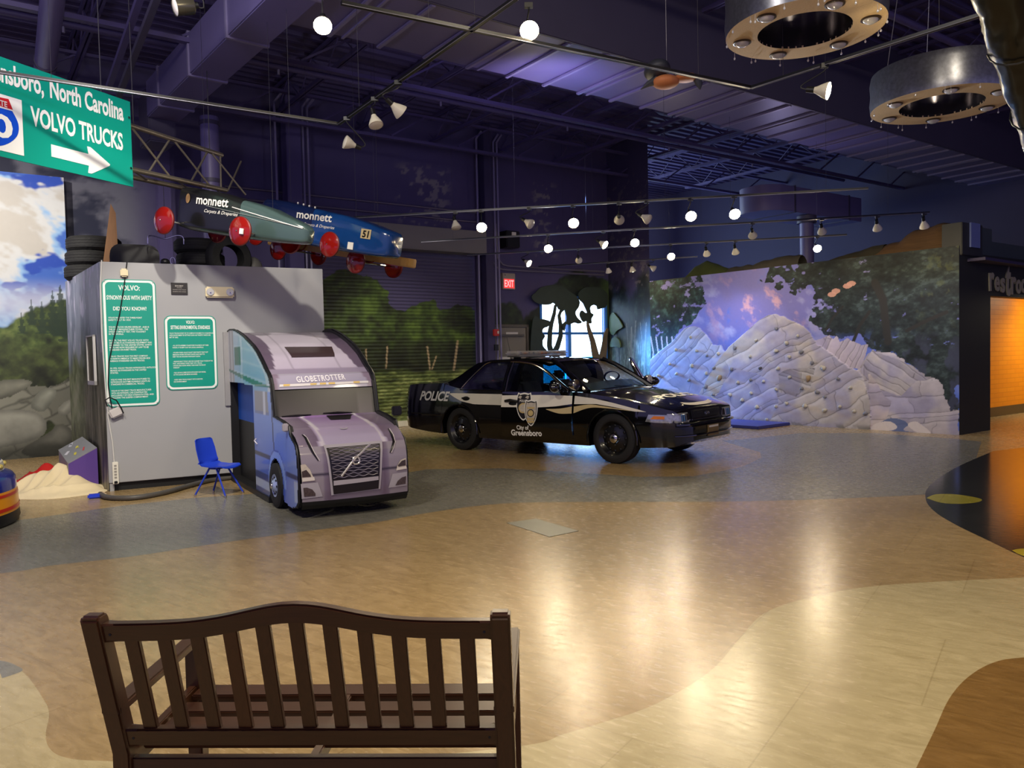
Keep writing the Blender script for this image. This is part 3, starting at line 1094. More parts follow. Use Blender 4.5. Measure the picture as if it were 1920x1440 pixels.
# far wall above the low mural wall
FARW = Plane((WALLM.o - WALLM.n * 7.0).to_2d(), WALLM.a.to_2d())
o = MB().bx(-16, 9, 0, 0.1, 0, CEIL).build('wall_far', M('far violet wall', S(50, 46, 76), 0.7, var=0.15, scale=0.8))
o.matrix_world = FARW.M
struct(o)
o = MB().bx(-6.9, 0.3, 0.3, 6.9, 3.0, 3.05).build('trim_11', DARKP)
o.matrix_world = WALLM.M
struct(o)
# ================================================================== POLICE CAR (x forward, y left, z up, origin between the axles)
BLK = M('black car paint', S(8, 8, 10), 0.12, var=0.02, coat=1.0)
CWH = M('white car vinyl', S(226, 220, 202), 0.35, var=0.02)
CGD = M('gold car vinyl', S(196, 176, 128), 0.4, var=0.05)
CHR = M('chrome', S(210, 208, 202), 0.12, metal=1.0, var=0.03)
RUB = M('tyre rubber', S(30, 29, 28), 0.75, bump=0.15, bscale=90)
BPL = M('black plastic', S(15, 15, 16), 0.45)
TNT = M('car glass', S(226, 240, 240), 0.02, trans=1.0, var=0.0, ior=1.3)
SEAT = M('dark seat cloth', S(36, 36, 40), 0.85)

_W = [(-2.96, .60), (-2.93, .72), (-2.86, .84), (-2.72, .91), (-2.5, .945), (-2.0, .975), (-1.455, .985), (0, .99), (1.0, .985), (1.455, .975), (1.8, .96), (2.05, .93), (2.2, .885), (2.32, .81), (2.40, .70), (2.45, .50)]
_ZS = [(-2.96, .60), (-2.93, .66), (-2.90, .68), (-2.895, .80), (-2.86, .97), (-2.80, 1.03), (-2.4, 1.06), (-1.9, 1.07), (-1.6, 1.01), (-1.45, .985), (-.34, .975), (.82, .965), (1.0, .955), (1.5, .90), (2.0, .815), (2.2, .765), (2.30, .735), (2.335, .715), (2.36, .565), (2.41, .55), (2.45, .50)]
_ZC = [(-2.96, .62), (-2.93, .67), (-2.90, .69), (-2.895, .83), (-2.86, 1.00), (-2.80, 1.06), (-2.4, 1.10), (-1.80, 1.12), (-1.6, 1.06), (.98, .985), (1.1, 1.005), (1.5, .975), (2.0, .885), (2.2, .82), (2.30, .775), (2.335, .75), (2.36, .575), (2.41, .555), (2.45, .51)]
_ZB = [(-2.96, .34), (-2.7, .30), (-2.2, .26), (-1.0, .22), (1.0, .22), (1.9, .24), (2.3, .26), (2.45, .33)]
RW = 0.345


def car_zb(x):
    z = interp(x, _ZB)
    for xa in (-1.455, 1.455):
        d = abs(x - xa)
        if d < .40:
            z = max(z, .335 + math.sqrt(.40 ** 2 - d * d))
    return z


def car_y(x, z):
    w_ = interp(x, _W)
    return w_ * interp(z, [(.18, .93), (.30, .965), (.50, 1.0), (.62, 1.0), (.75, .985), (.90, .955), (1.0, .93), (1.1, .90)])


xs = sorted(set([-2.96, -2.945, -2.93, -2.91, -2.90, -2.895, -2.88, -2.86, -2.83, -2.80, -2.72, -2.6, -2.5, -2.35, -2.2, -2.0, -1.9, -1.8, -1.7, -1.6, -1.5, -.9, -.7, -.5, -.345, .82, 0, .25, .5, .98, 1.0, 1.02, 1.9, 1.96, 2.0, 2.05, 2.1, 2.15, 2.2, 2.25, 2.30, 2.32, 2.335, 2.345, 2.36, 2.38, 2.41, 2.43, 2.45] + [round(xa + .40 * math.sin(R(a)), 4) for xa in (-1.455, 1.455) for a in range(-90, 91, 10)] + [-1.8551, -1.0549, 1.0549, 1.8551]))
sect = []
for x in xs:
    if abs(x + .345) < 1e-6:
        sect += [(x, 'c'), (x, 'd')]
    elif abs(x - .82) < 1e-6:
        sect += [(x, 'd'), (x, 'c')]
    elif -.345 < x < .82:
        sect.append((x, 'd'))
    elif abs(x + 1.6) < 1e-6:
        sect += [(x, 's'), (x, 'c')]
    elif abs(x - .98) < 1e-6:
        sect += [(x, 'c'), (x, 's')]
    elif -1.6 < x < .98:
        sect.append((x, 'c'))
    else:
        sect.append((x, 's'))


def half(x, kind):
    zb = car_zb(x)
    zs = interp(x, _ZS)
    if kind == 'd':
        zs = .36
    P = [(0, zb), (car_y(x, zb) * .9, zb)]
    for k in range(9):
        z = lerp(zb, zs, k / 8)
        P.append((car_y(x, z), z))
    yb = car_y(x, zs)
    if kind == 's':
        zc = interp(x, _ZC)
        for f in (.965, .9, .75, .5, .25, 0):
            P.append((yb * f, lerp(zs, zc, (1 - f * f) ** .8 if f < .95 else .16) if f else zc))
    else:
        P += [(yb - .03, zs + .004), (yb - .07, zs), (yb - .075, .6 if kind == 'c' else .35), (yb - .09, .34), (.3, .34), (0, .36)]
    return P


cm = MB()
V, F = [], []
np_ = 17
for x, kd in sect:
    h = half(x, kd)
    for y, z in h:
        V.append((x, -y, z))
    for y, z in h[1:-1][::-1]:
        V.append((x, y, z))
nn = 2 * np_ - 2
for i in range(len(sect) - 1):
    for k in range(nn):
        F.append((i * nn + k, (i + 1) * nn + k, (i + 1) * nn + (k + 1) % nn, i * nn + (k + 1) % nn))
F.append(tuple(range(nn)))
F.append(tuple((len(sect) - 1) * nn + k for k in range(nn))[::-1])
cm.add(V, F)

pf, pr_ = gr(1153, 869), gr(868, 843.5)
hd = (pf - pr_)
ks = hd.length / 2.91
hd.normalize()
rt = Vector((hd.y, -hd.x, 0))
mid = (pf + pr_) / 2 - rt * (.90 * ks)
car = thing('police_car', 'black police cruiser with white side band parked with both front doors open', 'police car', mid, math.atan2(hd.y, hd.x))
car.scale = (ks, ks, ks)
body = cm.build('body', BLK, car, smooth=32)

# roof, pillars, glass
def gy(z):                              # side of the cabin leans in
    return .925 - (z - .97) * .56


def side(poly, t=.05, s=-1, fn=None):
    """a panel in the leaning side plane from (x, z) points"""
    m = MB()
    n = len(poly)
    V = [(x, s * gy(z), z) for x, z in poly] + [(x, s * (gy(z) - t), z) for x, z in poly]
    m.add(V, [tuple(range(n)), tuple(range(n, 2 * n))[::-1]] + [(i, (i + 1) % n, n + (i + 1) % n, n + i) for i in range(n)])
    return m


_RZ = [(-1.28, 1.385), (-1.1, 1.425), (-.8, 1.455), (-.4, 1.47), (-.1, 1.465), (.15, 1.445), (.30, 1.41)]
rfb = MB()
def roof_fn(u, v):
    x = lerp(-1.28, .30, u)
    e = 2 * v - 1
    z = interp(x, _RZ)
    ze = z - .045
    return (x - .10 * (abs(e) ** 2) * (1 if x > 0 else 0), e * (gy(ze) + .005), z - .05 * abs(e) ** 2.6)
rfb.grid(22, 16, roof_fn)
rfb.grid(22, 16, lambda u, v: (lambda p: (p[0], p[1], p[2] - .03))(roof_fn(u, 1 - v)))
rfb.build('roof', BLK, car)
for s in (-1, 1):
    nm = 'pillar'
    pb_ = MB()
    pb_.tube([(1.0, s * .86, .965), (.70, s * .79, 1.16), (.42, s * .70, 1.335), (.22, s * .655, 1.42)], [.05, .042, .036, .032], 8)
    pb_.build(nm, BLK, car)
    side([(-.30, .96), (-.40, .96), (-.40, 1.43), (-.34, 1.435)], .06, s).build(nm, BLK, car)
    side(smooth_poly([(-1.05, 1.43), (-1.28, 1.39)], 2) + smooth_poly([(-1.28, 1.39), (-1.46, 1.28), (-1.62, 1.17), (-1.80, 1.085)], 4) + [(-1.70, 1.02), (-1.46, .97)] + smooth_poly([(-1.46, .97), (-1.36, 1.12), (-1.18, 1.30), (-.98, 1.405)], 4), .05, s).build(nm, BLK, car)
    # rear door window, chrome line and roof rail
    win = [(-.40, .98), (-1.44, .98)] + smooth_poly([(-1.42, 1.0), (-1.32, 1.12), (-1.16, 1.29), (-.98, 1.39), (-.40, 1.415)], 5)
    g_ = side(win, .008, s)
    g_.build('side_window', TNT, car)
    line = [(x, s * (gy(z) + .004), z) for x, z in [(-1.46, .975)] + smooth_poly([(-1.44, 1.0), (-1.34, 1.13), (-1.18, 1.30), (-1.0, 1.405), (-.40, 1.43)], 5)]
    MB().tube(line, .010, 6).build('window_trim', CHR, car)
    MB().tube([(-1.02, s * gy(1.41), 1.415), (-.4, s * gy(1.44), 1.43), (-.05, s * gy(1.43), 1.425), (.22, s * .665, 1.405)], .022, 6).build('roof_rail', BLK, car)
    MB().tube([(x, s * (car_y(x, .975) + .004), .972) for x in (-1.46, -1.2, -.9, -.6, -.36)], .008, 6).build('belt_trim', BPL, car)
    MB().tube([(x, s * (car_y(x, .60) + .002), .60) for x in (-2.2, -2.0, -1.9)] , .004, 4).build('body_line', BPL, car)
# windshields
ws = MB()
def ws_fn(u, v):
    e = 2 * u - 1
    a = (1.08 - .14 * e * e, e * .83, .985)
    b = (.30 - .10 * e * e, e * .655, 1.415 - .02 * e * e)
    return tuple(lerp(p, q, v) + (.02 * math.sin(math.pi * v) if i == 2 else 0) for i, (p, q) in enumerate(zip(a, b)))
ws.grid(12, 6, ws_fn)
ws.build('windshield', TNT, car)
fr_ = MB().tube([tuple(ws_fn(i / 12, 1)) for i in range(13)], .014, 6).build('windshield_trim', CHR, car)
rg = MB()
rg.grid(10, 5, lambda u, v: (lerp(-1.72 + .10 * (2 * u - 1) ** 2, -1.26, v), (2 * u - 1) * lerp(.82, .68, v), lerp(1.095, 1.39, v)))
rg.build('rear_window', TNT, car)
for x0 in (.35, -.05):
    MB().tube([(1.03, x0 + .30, 1.0), (.98, x0 - .12, 1.015)], .008, 5).build('wiper', BPL, car)

# front doors: hinge at x=.80, swung outwards
def make_door(s, deg, nm):
    hx, hy = .81, s * car_y(.81, .6)
    e = bpy.data.objects.new(nm, None)
    COL.objects.link(e)
    e.parent = car
    e.location = (hx, hy, 0)
    e.rotation_euler = (0, 0, R(deg) * (1 if s < 0 else -1))
    m = MB()
    NX, NZ = 14, 9
    def fo(u, v):
        x = lerp(-.335, .80, u)
        z = lerp(.30, .968, v)
        return (x - hx, s * car_y(x, z) - hy, z)
    def fi(u, v):
        x, y, z = fo(u, v)
        return (x, y - s * .085, z)
    m.grid(NX, NZ, fo)
    m.grid(NX, NZ, lambda u, v: fi(1 - u, v))
    for v in (0, 1):
        m.grid(NX, 1, lambda u, t, v=v: tuple(lerp(a, b, t) for a, b in zip(fo(u, v), fi(u, v))))
    for u in (0, 1):
        m.grid(1, NZ, lambda t, v, u=u: tuple(lerp(a, b, t) for a, b in zip(fo(u, v), fi(u, v))))
    m.build('door_shell', BLK, e, smooth=30)
    L = lambda x, z, n=0: (x - hx, s * (gy(z) + n) - hy, z)
    arc = smooth_poly([(.74, .985), (.52, 1.13), (.30, 1.27), (.08, 1.365), (-.14, 1.405), (-.30, 1.41)], 4)
    f1 = MB()
    f1.tube([L(x, z) for x, z in arc], .024, 8)
    f1.tube([L(-.315, 1.41), L(-.335, 1.2), L(-.33, .965)], .026, 8)
    f1.build('window_frame', BLK, e)
    MB().tube([L(x, z, .024) for x, z in arc], .009, 6).build('window_trim', CHR, e)
    MB().tube([L(-.26, 1.40, .012), L(-.285, 1.2, .012), L(-.28, .975, .012)], .009, 6).build('rear_trim', CHR, e)
    n = len(arc)
    g2 = MB()
    pts = [(-.30, .97), (.74, .97)] + arc
    g2.add([L(x, z, -.004) for x, z in pts] + [L(x, z, -.010) for x, z in pts], [tuple(range(len(pts))), tuple(range(len(pts), 2 * len(pts)))[::-1]])
    g2.build('window_glass', TNT, e)
    # mirror
    mm = MB()
    mm.ball((0, 0, 0), (.075, .12, .075), 12, 8, X=Matrix.Translation((.60 - hx, s * (.93 + .15) - hy, 1.04)))
    mm.tube([(.62 - hx, s * .90 - hy, .985), (.61 - hx, s * 1.02 - hy, 1.015)], .028, 6)
    mm.build('mirror', BLK, e)
    # handle
    hb_ = MB()
    C0 = lambda x, z, n=0: (x - hx, s * (car_y(x, z) + n) - hy, z)
    hb_.tube([C0(-.27, .835, .018), C0(-.18, .845, .03), C0(-.06, .83, .018)], [.018, .024, .018], 8)
    hb_.ball((0, 0, 0), (.075, .008, .035), 12, 6, X=Matrix.Translation(C0(-.14, .795, .002)))
    hb_.build('door_handle', BPL, e)
    return e, C0


dR, C0 = make_door(-1, 13, 'front_door')
dL, C0L = make_door(1, 62, 'front_door')


def on(e_, s, hx=0.0, hy=0.0):
    pass


def decal(poly, s, mat, nm, parent, off=.003, hx=None, rows=True):
    """a vinyl patch following the body side from closed (x, z) outline, meshed as thin strips"""
    hx_, hy_ = (0, 0) if hx is None else (.81, s * car_y(.81, .6))
    P = poly
    x0, x1 = min(p[0] for p in P), max(p[0] for p in P)
    m = MB()
    nxs = max(2, int((x1 - x0) / .04))
    xs_ = [lerp(x0, x1, i / nxs) for i in range(nxs + 1)]
    rowsV = []
    for x in xs_:
        x_ = min(max(x, x0 + 1e-5), x1 - 1e-5)
        zz = []
        for (a, b), (c, d_) in zip(P, P[1:] + P[:1]):
            if (a > x_) != (c > x_):
                zz.append(b + (d_ - b) * (x_ - a) / (c - a))
        zz = [min(zz), max(zz)] if zz else [P[0][1]] * 2
        rowsV.append([(x - hx_, s * (car_y(x, lerp(zz[0], zz[1], t)) + off) - hy_, lerp(zz[0], zz[1], t)) for t in (0, .25, .5, .75, 1)])
    V = [p for r_ in rowsV for p in r_]
    F = [(i * 5 + k, i * 5 + k + 1, i * 5 + 6 + k, i * 5 + 5 + k) for i in range(len(rowsV) - 1) for k in range(4)]
    m.add(V, F)
    return m.build(nm, mat, parent)


def curve_band(top, bot, n=6):
    return smooth_poly(top, n) + smooth_poly(bot, n)[::-1]


for s in (-1, 1):
    e = dR if s < 0 else dL
    decal([(-.335, .745), (-.335, .915), (.30, .925), (.80, .915), (.80, .80), (.55, .765), (.25, .745)], s, CWH, 'white_band', e, hx=1)
    decal([(-1.70, .905), (-1.64, .915), (-.36, .915), (-.36, .75), (-1.12, .75), (-1.40, .79), (-1.60, .86)], s, CWH, 'white_band', car)
    decal([(.83, .80), (.83, .915), (1.15, .885), (1.45, .835), (1.85, .755), (1.98, .722), (1.80, .725), (1.5, .775), (1.2, .81)], s, CWH, 'white_stripe', car)
    decal(curve_band([(.40, .725), (.62, .735), (.80, .765)], [(.40, .720), (.60, .665), (.80, .668)]), s, CGD, 'gold_swoosh', e, hx=1)
    decal(curve_band([(.83, .765), (1.1, .80), (1.4, .775), (1.75, .735)], [(.83, .672), (1.1, .755), (1.4, .755), (1.75, .73)]), s, CGD, 'gold_swoosh', car)
# lettering and badges on the near door
hx, hy = .81, -car_y(.81, .6)
def dfn(cx, cz, off=.005, hx=hx, hy=hy):
    return lambda a, b, c: (cx + a - hx, -(car_y(cx + a, cz + b) + off) - hy, cz + b)
def bfn(cx, cz, off=.005):
    return lambda a, b, c: (cx + a, -(car_y(cx + a, cz + b) + off), cz + b)
WT = M('white lettering', S(236, 232, 220), 0.4, var=0.01)
MB().text('City of', w=.20, cap=.062, fn=dfn(.02, .452), bold=.03).build('lettering', WT, dR, smooth=0)
MB().text('Greensboro', w=.50, cap=.085, fn=dfn(.07, .375), bold=.035).build('lettering', WT, dR, smooth=0)
MB().text('POLICE', w=.74, cap=.15, fn=bfn(-2.05, .865), bold=.03, shear=.25).build('lettering', M('grey lettering', S(222, 220, 214), 0.4), car, smooth=0)


def badge(cx, cz, w_, h_, face, nm, extra):
    out = smooth_poly([(0, .5), (.30, .47), (.42, .50), (.5, .25), (.46, -.05), (.3, -.32), (0, -.5), (-.3, -.32), (-.46, -.05), (-.5, .25), (-.42, .50), (-.30, .47)], 3, True)
    e_ = None
    for k, (f, mt, n2) in enumerate(((1.12, WT, 'badge_border'), (1.0, BPL, 'badge_line'), (.90, face, nm))):
        fn = dfn(cx, cz, .006 + .002 * k + extra)
        p = MB()
        V = [fn(a * w_ * f, b * h_ * f, 0) for a, b in out] + [fn(0, 0, 0)]
        n = len(out)
        p.add(V, [(i, (i + 1) % n, n) for i in range(n)])
        o = p.build(n2, mt, dR, smooth=0)
    def disc(r, dx, dz, k, mt, n2, ry=None):
        fn = dfn(cx, cz, .012 + .0015 * k + extra)
        c = circ(r, 18, dx, dz, ry)
        MB().add([fn(a, b, 0) for a, b in c], [tuple(range(18))]).build(n2, mt, dR, smooth=0)
    return disc
SIL = M('silver badge', S(186, 176, 160), 0.4, var=0.35, scale=40)
GLD = M('gold badge', S(196, 172, 116), 0.4, var=0.35, scale=40)
NVY = M('dark badge', S(30, 26, 30), 0.4)
dsc = badge(.04, .755, .22, .36, NVY, 'shoulder_patch', 0)
dsc(.075, -.005, -.02, 0, GLD, 'patch_seal')
dsc(.055, -.005, -.02, 1, SIL, 'patch_seal')
MB().text('POLICE', w=.13, cap=.032, fn=dfn(.04, .84, .014), bold=.02).build('patch_lettering', WT, dR, smooth=0)
for dx in (-.07, .05):
    MB().add([dfn(.04 + dx, .885, .0135)(a, b, 0) for a, b in [(-.03, 0), (.0, .03), (.035, .02), (.02, -.02)]], [(0, 1, 2, 3)]).build('patch_flag', SIL, dR, smooth=0)
dsc = badge(.165, .665, .19, .34, SIL, 'police_badge', .008)
dsc(.055, 0, 0, 0, NVY, 'badge_seal')
dsc(.043, 0, 0, 1, GLD, 'badge_seal')
for dz in (.075, -.085, -.125):
    MB().add([dfn(.165, .665 + dz, .0215)(a, b, 0) for a, b in [(-.055, -.014), (.055, -.014), (.06, .014), (-.06, .014)]], [(0, 1, 2, 3)]).build('badge_ribbon', GLD, dR, smooth=0)

# rear door seam, handle, bumpers, wheels
for s in (-1, 1):
    MB().tube([(-1.06, s * (car_y(-1.06, z) + .001), z) for z in (.72, .75)], .003, 4).build('door_seam', BPL, car)
    hb_ = MB()
    hb_.ball((0, 0, 0), (.085, .008, .045), 14, 6, X=Matrix.Translation((-1.30, s * (car_y(-1.3, .83) + .002), .825)))
    hb_.tube([(-1.38, s * (car_y(-1.38, .84) + .015), .84), (-1.30, s * (car_y(-1.3, .84) + .026), .848), (-1.22, s * (car_y(-1.22, .84) + .015), .84)], .013, 8)
    hb_.build('door_handle', BPL, car)
    MB().tube([(x, s * (car_y(x, .565) + .006), .565) for x in (-2.88, -2.6, -2.3, -2.05, -1.9)], .012, 6).build('bumper_line', BPL, car)
    MB().tube([(x, s * (car_y(x, .54) + .006), .54) for x in (-.98, -.7, -.37)], .014, 6).build('door_moulding', BPL, car)


def wheel_parts(parent, nm, loc, s):
    e = bpy.data.objects.new(nm, None)
    COL.objects.link(e)
    e.parent = parent
    e.location = loc
    e.rotation_euler = (R(90) * (1 if s < 0 else -1), 0, 0)        # local z points outwards
    t = MB()
    t.lathe([(.225, -.22), (.30, -.225), (.335, -.20), (.345, -.16), (.345, -.06), (.335, -.02), (.30, .0), (.262, .004), (.238, -.004), (.225, -.02)], 44)
    for k in range(4):
        t.lathe([(.3465, -.18 + k * .04), (.3475, -.17 + k * .04), (.3465, -.16 + k * .04)], 44)
    t.build('tyre', RUB, e)
    r_ = MB()
    r_.lathe([(.232, -.006), (.224, -.014), (.205, -.05), (.19, -.062), (.15, -.055), (.10, -.035), (.075, -.030)], 36)
    r_.lathe([(.075, -.03), (.075, -.12), (.225, -.12)], 36)
    r_.build('rim', M('black steel rim', S(16, 16, 18), 0.3, coat=0.4), e)
    for k in range(12):
        a = 2 * math.pi * k / 12
        MB().ball((.172 * math.cos(a), .172 * math.sin(a), -.053), (.020, .020, .006), 8, 6).build('rim_hole', BPL, e)
    c_ = MB().lathe([(.066, -.034), (.064, -.012), (.05, .0), (.02, .006), (.0, .006)], 20)
    c_.build('hub_cap', CHR, e)
    for k in range(5):
        a = 2 * math.pi * k / 5
        MB().lathe([(.010, -.035), (.010, -.012), (.0, -.010)], 6, X=Matrix.Translation((.092 * math.cos(a), .092 * math.sin(a), 0))).build('wheel_nut', M('dull steel', S(120, 118, 112), 0.4, metal=0.9), e)
    return e


for x in (-1.455, 1.455):
    for s in (-1, 1):
        wheel_parts(car, 'wheel', (x, s * .945, RW), s)
        MB().tube([(x + .405 * math.cos(R(a)), s * (car_y(x, .6) + .0), .335 + .405 * math.sin(R(a))) for a in range(-8, 189, 14)], .012, 6).build('wheel_arch_lip', BLK, car)

# front: lamps, grille, plate, bumper bar
def nose(y, z):                         # x of the front face
    lo, hi = 2.0, 2.46
    for _ in range(24):
        m_ = (lo + hi) / 2
        ok = interp(m_, _W) * interp(z, [(.18, .93), (.5, 1.0), (.62, 1.0), (.75, .985), (.9, .955)]) >= abs(y) and interp(m_, _ZC) >= z
        lo, hi = (m_, hi) if ok else (lo, m_)
    return lo


def noseP(poly, mat, nm, off=.006, th=.0):
    m = MB()
    n = len(poly)
    cy, cz = sum(p[0] for p in poly) / n, sum(p[1] for p in poly) / n
    V, F = [], []
    R_ = 4
    for k in range(R_ + 1):
        f = k / R_
        for y, z in poly:
            yy, zz = lerp(cy, y, f), lerp(cz, z, f)
            V.append((nose(yy, zz) + off * (1 if f < .99 else .3), yy, zz))
    for k in range(R_):
        for i in range(n):
            F.append((k * n + i, k * n + (i + 1) % n, (k + 1) * n + (i + 1) % n, (k + 1) * n + i))
    m.add(V, F)
    return m.build(nm, mat, car)


def dens(P, n=5):
    return [tuple(lerp(a[i], b[i], k / n) for i in (0, 1)) for a, b in zip(P, P[1:] + P[:1]) for k in range(n)]


LENS = M('headlamp lens', S(176, 178, 176), 0.12, var=0.5, scale=30, metal=0.6)
AMB = M('amber lens', S(216, 120, 24), 0.2, var=0.25, scale=20)
for s in (-1, 1):
    L = [(s * a, b) for a, b in [(.845, .575), (.855, .70), (.72, .705), (.50, .70), (.46, .60), (.50, .572)]]
    noseP(dens(L), LENS, 'headlamp', .010)
    noseP(dens([(s * a, b) for a, b in [(.56, .59), (.565, .69), (.49, .688), (.475, .60)]]), M('dark lens', S(40, 34, 30), 0.1), 'inner_lamp', .016)
    for k in range(5):
        y = .715 - k * .028
        noseP(dens([(s * y, .585), (s * y, .69), (s * (y - .012), .69), (s * (y - .012), .585)], 3), CHR if k % 2 == 0 else M('blue lens rib', S(90, 130, 190), 0.15), 'lamp_rib', .020)
for s in (-1, 1):
    decal([(1.97, .595), (1.99, .690), (2.28, .685), (2.30, .58), (2.1, .585)], s, LENS, 'headlamp_side', car, .008)
    decal([(2.04, .630), (2.05, .672), (2.22, .668), (2.22, .630)], s, AMB, 'indicator_side', car, .014)
gril = noseP(dens([(-.40, .60), (-.42, .72), (.42, .72), (.40, .60)], 8), M('dark grille', S(12, 12, 13), 0.5), 'grille', .012)
gb = MB()
for k in range(5):
    z = .615 + k * .022
    gb.tube([(nose(y, z) + .016, y, z) for y in [-.38 + .095 * i for i in range(9)]], .003, 5)
gb.build('grille_bars', BPL, gril)
MB().tube([(nose(y, .597) + .016, y, .597) for y in [-.42 + .105 * i for i in range(9)]], .009, 6).build('chrome_strip', CHR, car)
MB().ball((0, 0, 0), (.008, .07, .03), 14, 8, X=Matrix.Translation((nose(0, .66) + .016, .0, .66))).build('oval_emblem', M('emblem enamel', S(40, 44, 60), 0.3), car)
el = MB().tube([(nose(0, .66) + .026, .055 * math.cos(a), .66 + .018 * math.sin(2 * a)) for a in [k * math.pi / 8 for k in range(17)]], .004, 5)
el.build('emblem_script', CHR, car)
# white strip at the hood's edge and POLICE on the hood
def hood(x, y):
    yb = car_y(x, interp(x, _ZS))
    f = min(abs(y) / yb, 1)
    zs, zc = interp(x, _ZS), interp(x, _ZC)
    return lerp(zs, zc, (1 - f * f) ** .8)
st = MB()
st.grid(16, 3, lambda u, v: (lambda y, x: (x, y, hood(x, y) + .006))(lerp(-.40, .40, u), lerp(2.305, 2.24, v) - .06 * (abs(2 * u - 1) ** 3)))
st.build('white_strip', CWH, car)
tx = MB()
def hfn(a, b, c):
    x, y = 1.92 - b, a
    return (x - .10 * abs(y) ** 2, y, hood(x, y) + .006)
tx.text('POLICE', w=1.0, cap=.17, fn=lambda a, b, c: hfn(-a * -1, -b * -1, c), bold=.03)
tx.v = [(x, y, z) for x, y, z in tx.v]
tx.build('lettering', WT, car, smooth=0)
pl_ = MB().bx(2.455, 2.47, -.155, .155, .36, .51).build('licence_plate', M('tan licence plate', S(120, 98, 60), 0.5), car, bev=0.004)
MB().bx(2.47, 2.474, -.13, .13, .475, .50).build('plate_top', M('plate bracket white', S(214, 206, 190), 0.5), pl_)
bbm = MB()
for z, off, r_ in ((.545, .012, .022), (.40, .012, .014)):
    bbm.tube([(nose(y, min(z, .54)) + off, y, z) for y in [-.8 + .1 * i for i in range(17)]], r_, 6)
bbm.build('front_bumper', BLK, car)
MB().bx(2.40, 2.425, -.52, -.45, .285, .31).bx(2.41, 2.43, -.42, -.30, .292, .305).build('bumper_sticker', WT, car)
MB().tube([(-2.965 + .10 * (abs(y) / .85) ** 3 * 2.0, y, .56) for y in [-.85 + .1 * i for i in range(18)]], .05, 8).build('rear_bumper', BLK, car)
for s in (-1, 1):
    MB().bx(-2.905, -2.87, s * .50 if s > 0 else -.78, s * .78 if s > 0 else -.50, .72, .90).build('tail_lamp', M('red tail lens', S(120, 14, 16), 0.2), car, bev=.01)

# roof lightbar, antenna, spotlight
lb = bpy.data.objects.new('lightbar', None)
COL.objects.link(lb)
lb.parent = car
lb.location = (-.60, 0, 1.445)
LB = M('clear lightbar lens', S(214, 210, 200), 0.1, trans=0.6, var=0.05)
MB().bx(-.13, .13, -.66, .66, .055, .125).build('lens_dome', LB, lb, bev=.03)
MB().bx(-.14, .14, -.60, .60, .03, .06).build('lightbar_base', M('light metal', S(150, 148, 142), 0.35, metal=0.7), lb, bev=.008)
for k in range(11):
    MB().bx(-.10, .10, -.56 + k * .105, -.50 + k * .105, .066, .112).build('lamp_module', (AMB if k in (1, 5, 6, 9) else CHR), lb, bev=.006)
for s in (-1, 1):
    MB().bx(-.05, .05, s * .5 - .03, s * .5 + .03, -.02, .04).build('mount_foot', BPL, lb)
MB().tube([(-.9, -.30, 1.43), (-.93, -.31, 1.62), (-.97, -.32, 1.80)], [.008, .004, .003], 6).build('antenna', BPL, car)
for s in (-1, 1):
    sp = MB()
    sp.lathe([(.0, -.09), (.05, -.08), (.075, -.02), (.08, .03), (.075, .035), (.0, .03)], 16, X=Matrix.Translation((.86, s * .98, 1.07)) @ Matrix.Rotation(R(90), 4, 'Y'))
    sp.tube([(.82, s * .98, 1.05), (.80, s * .86, 1.08)], .014, 6)
    sp.build('spotlight', CHR, car)
# seats, wheel, dash
for s in (-1, 1):
    sb = MB()
    sb.bx(-.42, .12, s * .42 - .25, s * .42 + .25, .38, .58)
    sb.build('front_seat', SEAT, car, bev=.05)
    sb = MB()
    sb.bar((-.30, s * .42, .55), (-.48, s * .42, 1.08), .50, .16, up=(1, 0, 0))
    sb.bar((-.48, s * .42, 1.10), (-.52, s * .42, 1.24), .26, .10, up=(1, 0, 0))
    sb.build('seat_backrest', SEAT, car, bev=.04)
MB().bx(-1.35, -.95, -.75, .75, .38, .62).bx(-1.5, -1.3, -.75, .75, .55, 1.05).build('rear_seat', SEAT, car, bev=.05)
MB().bx(-.62, -.59, -.72, .72, .55, 1.36).build('partition', M('partition screen', S(22, 22, 24), 0.3, alpha=0.75), car)
MB().bx(.58, .97, -.80, .80, .62, .95).build('dashboard', BPL, car, bev=.04)
swm = MB().tube([(.42 + .06 * math.sin(a), .42 + .19 * math.cos(a), .93 + .17 * math.sin(a)) for a in [k * math.pi / 12 for k in range(25)]], .016, 6)
swm.build('steering_wheel', BPL, car)
# ================================================================== CHILD-SIZE DISPLAY TRUCK (printed panels) ON THE GREY BOX
def adopt(o, root):
    m0 = Matrix.Translation(root.location) @ root.rotation_euler.to_matrix().to_4x4()
    b = o.matrix_basis.copy()
    o.parent = root
    o.matrix_basis = m0.inverted() @ b
    return o


def colorize(o, fn):
    me = o.data
    ca = me.color_attributes.new('Col', 'FLOAT_COLOR', 'POINT')
    c = np.ones((len(me.vertices), 4), np.float32)
    for i, v in enumerate(me.vertices):
        c[i, :3] = fn(i, v.co)
    ca.data.foreach_set('color', c.ravel())


tu = BOXP.uz(432, 760)[0]
T0 = BOXP.p(tu, 0)
_t1 = gr(513, 946)
TDV = (_t1 - T0).normalized()
TA = BOXP.a


def tk(s, y, z, out=0.0):               # s across (0 left, 1 right), y forward from the box, z up -> relative to T0
    w_ = 1.27 - 0.055 * y
    return TDV * y + TA * (w_ * s) + Vector((0, 0, z))


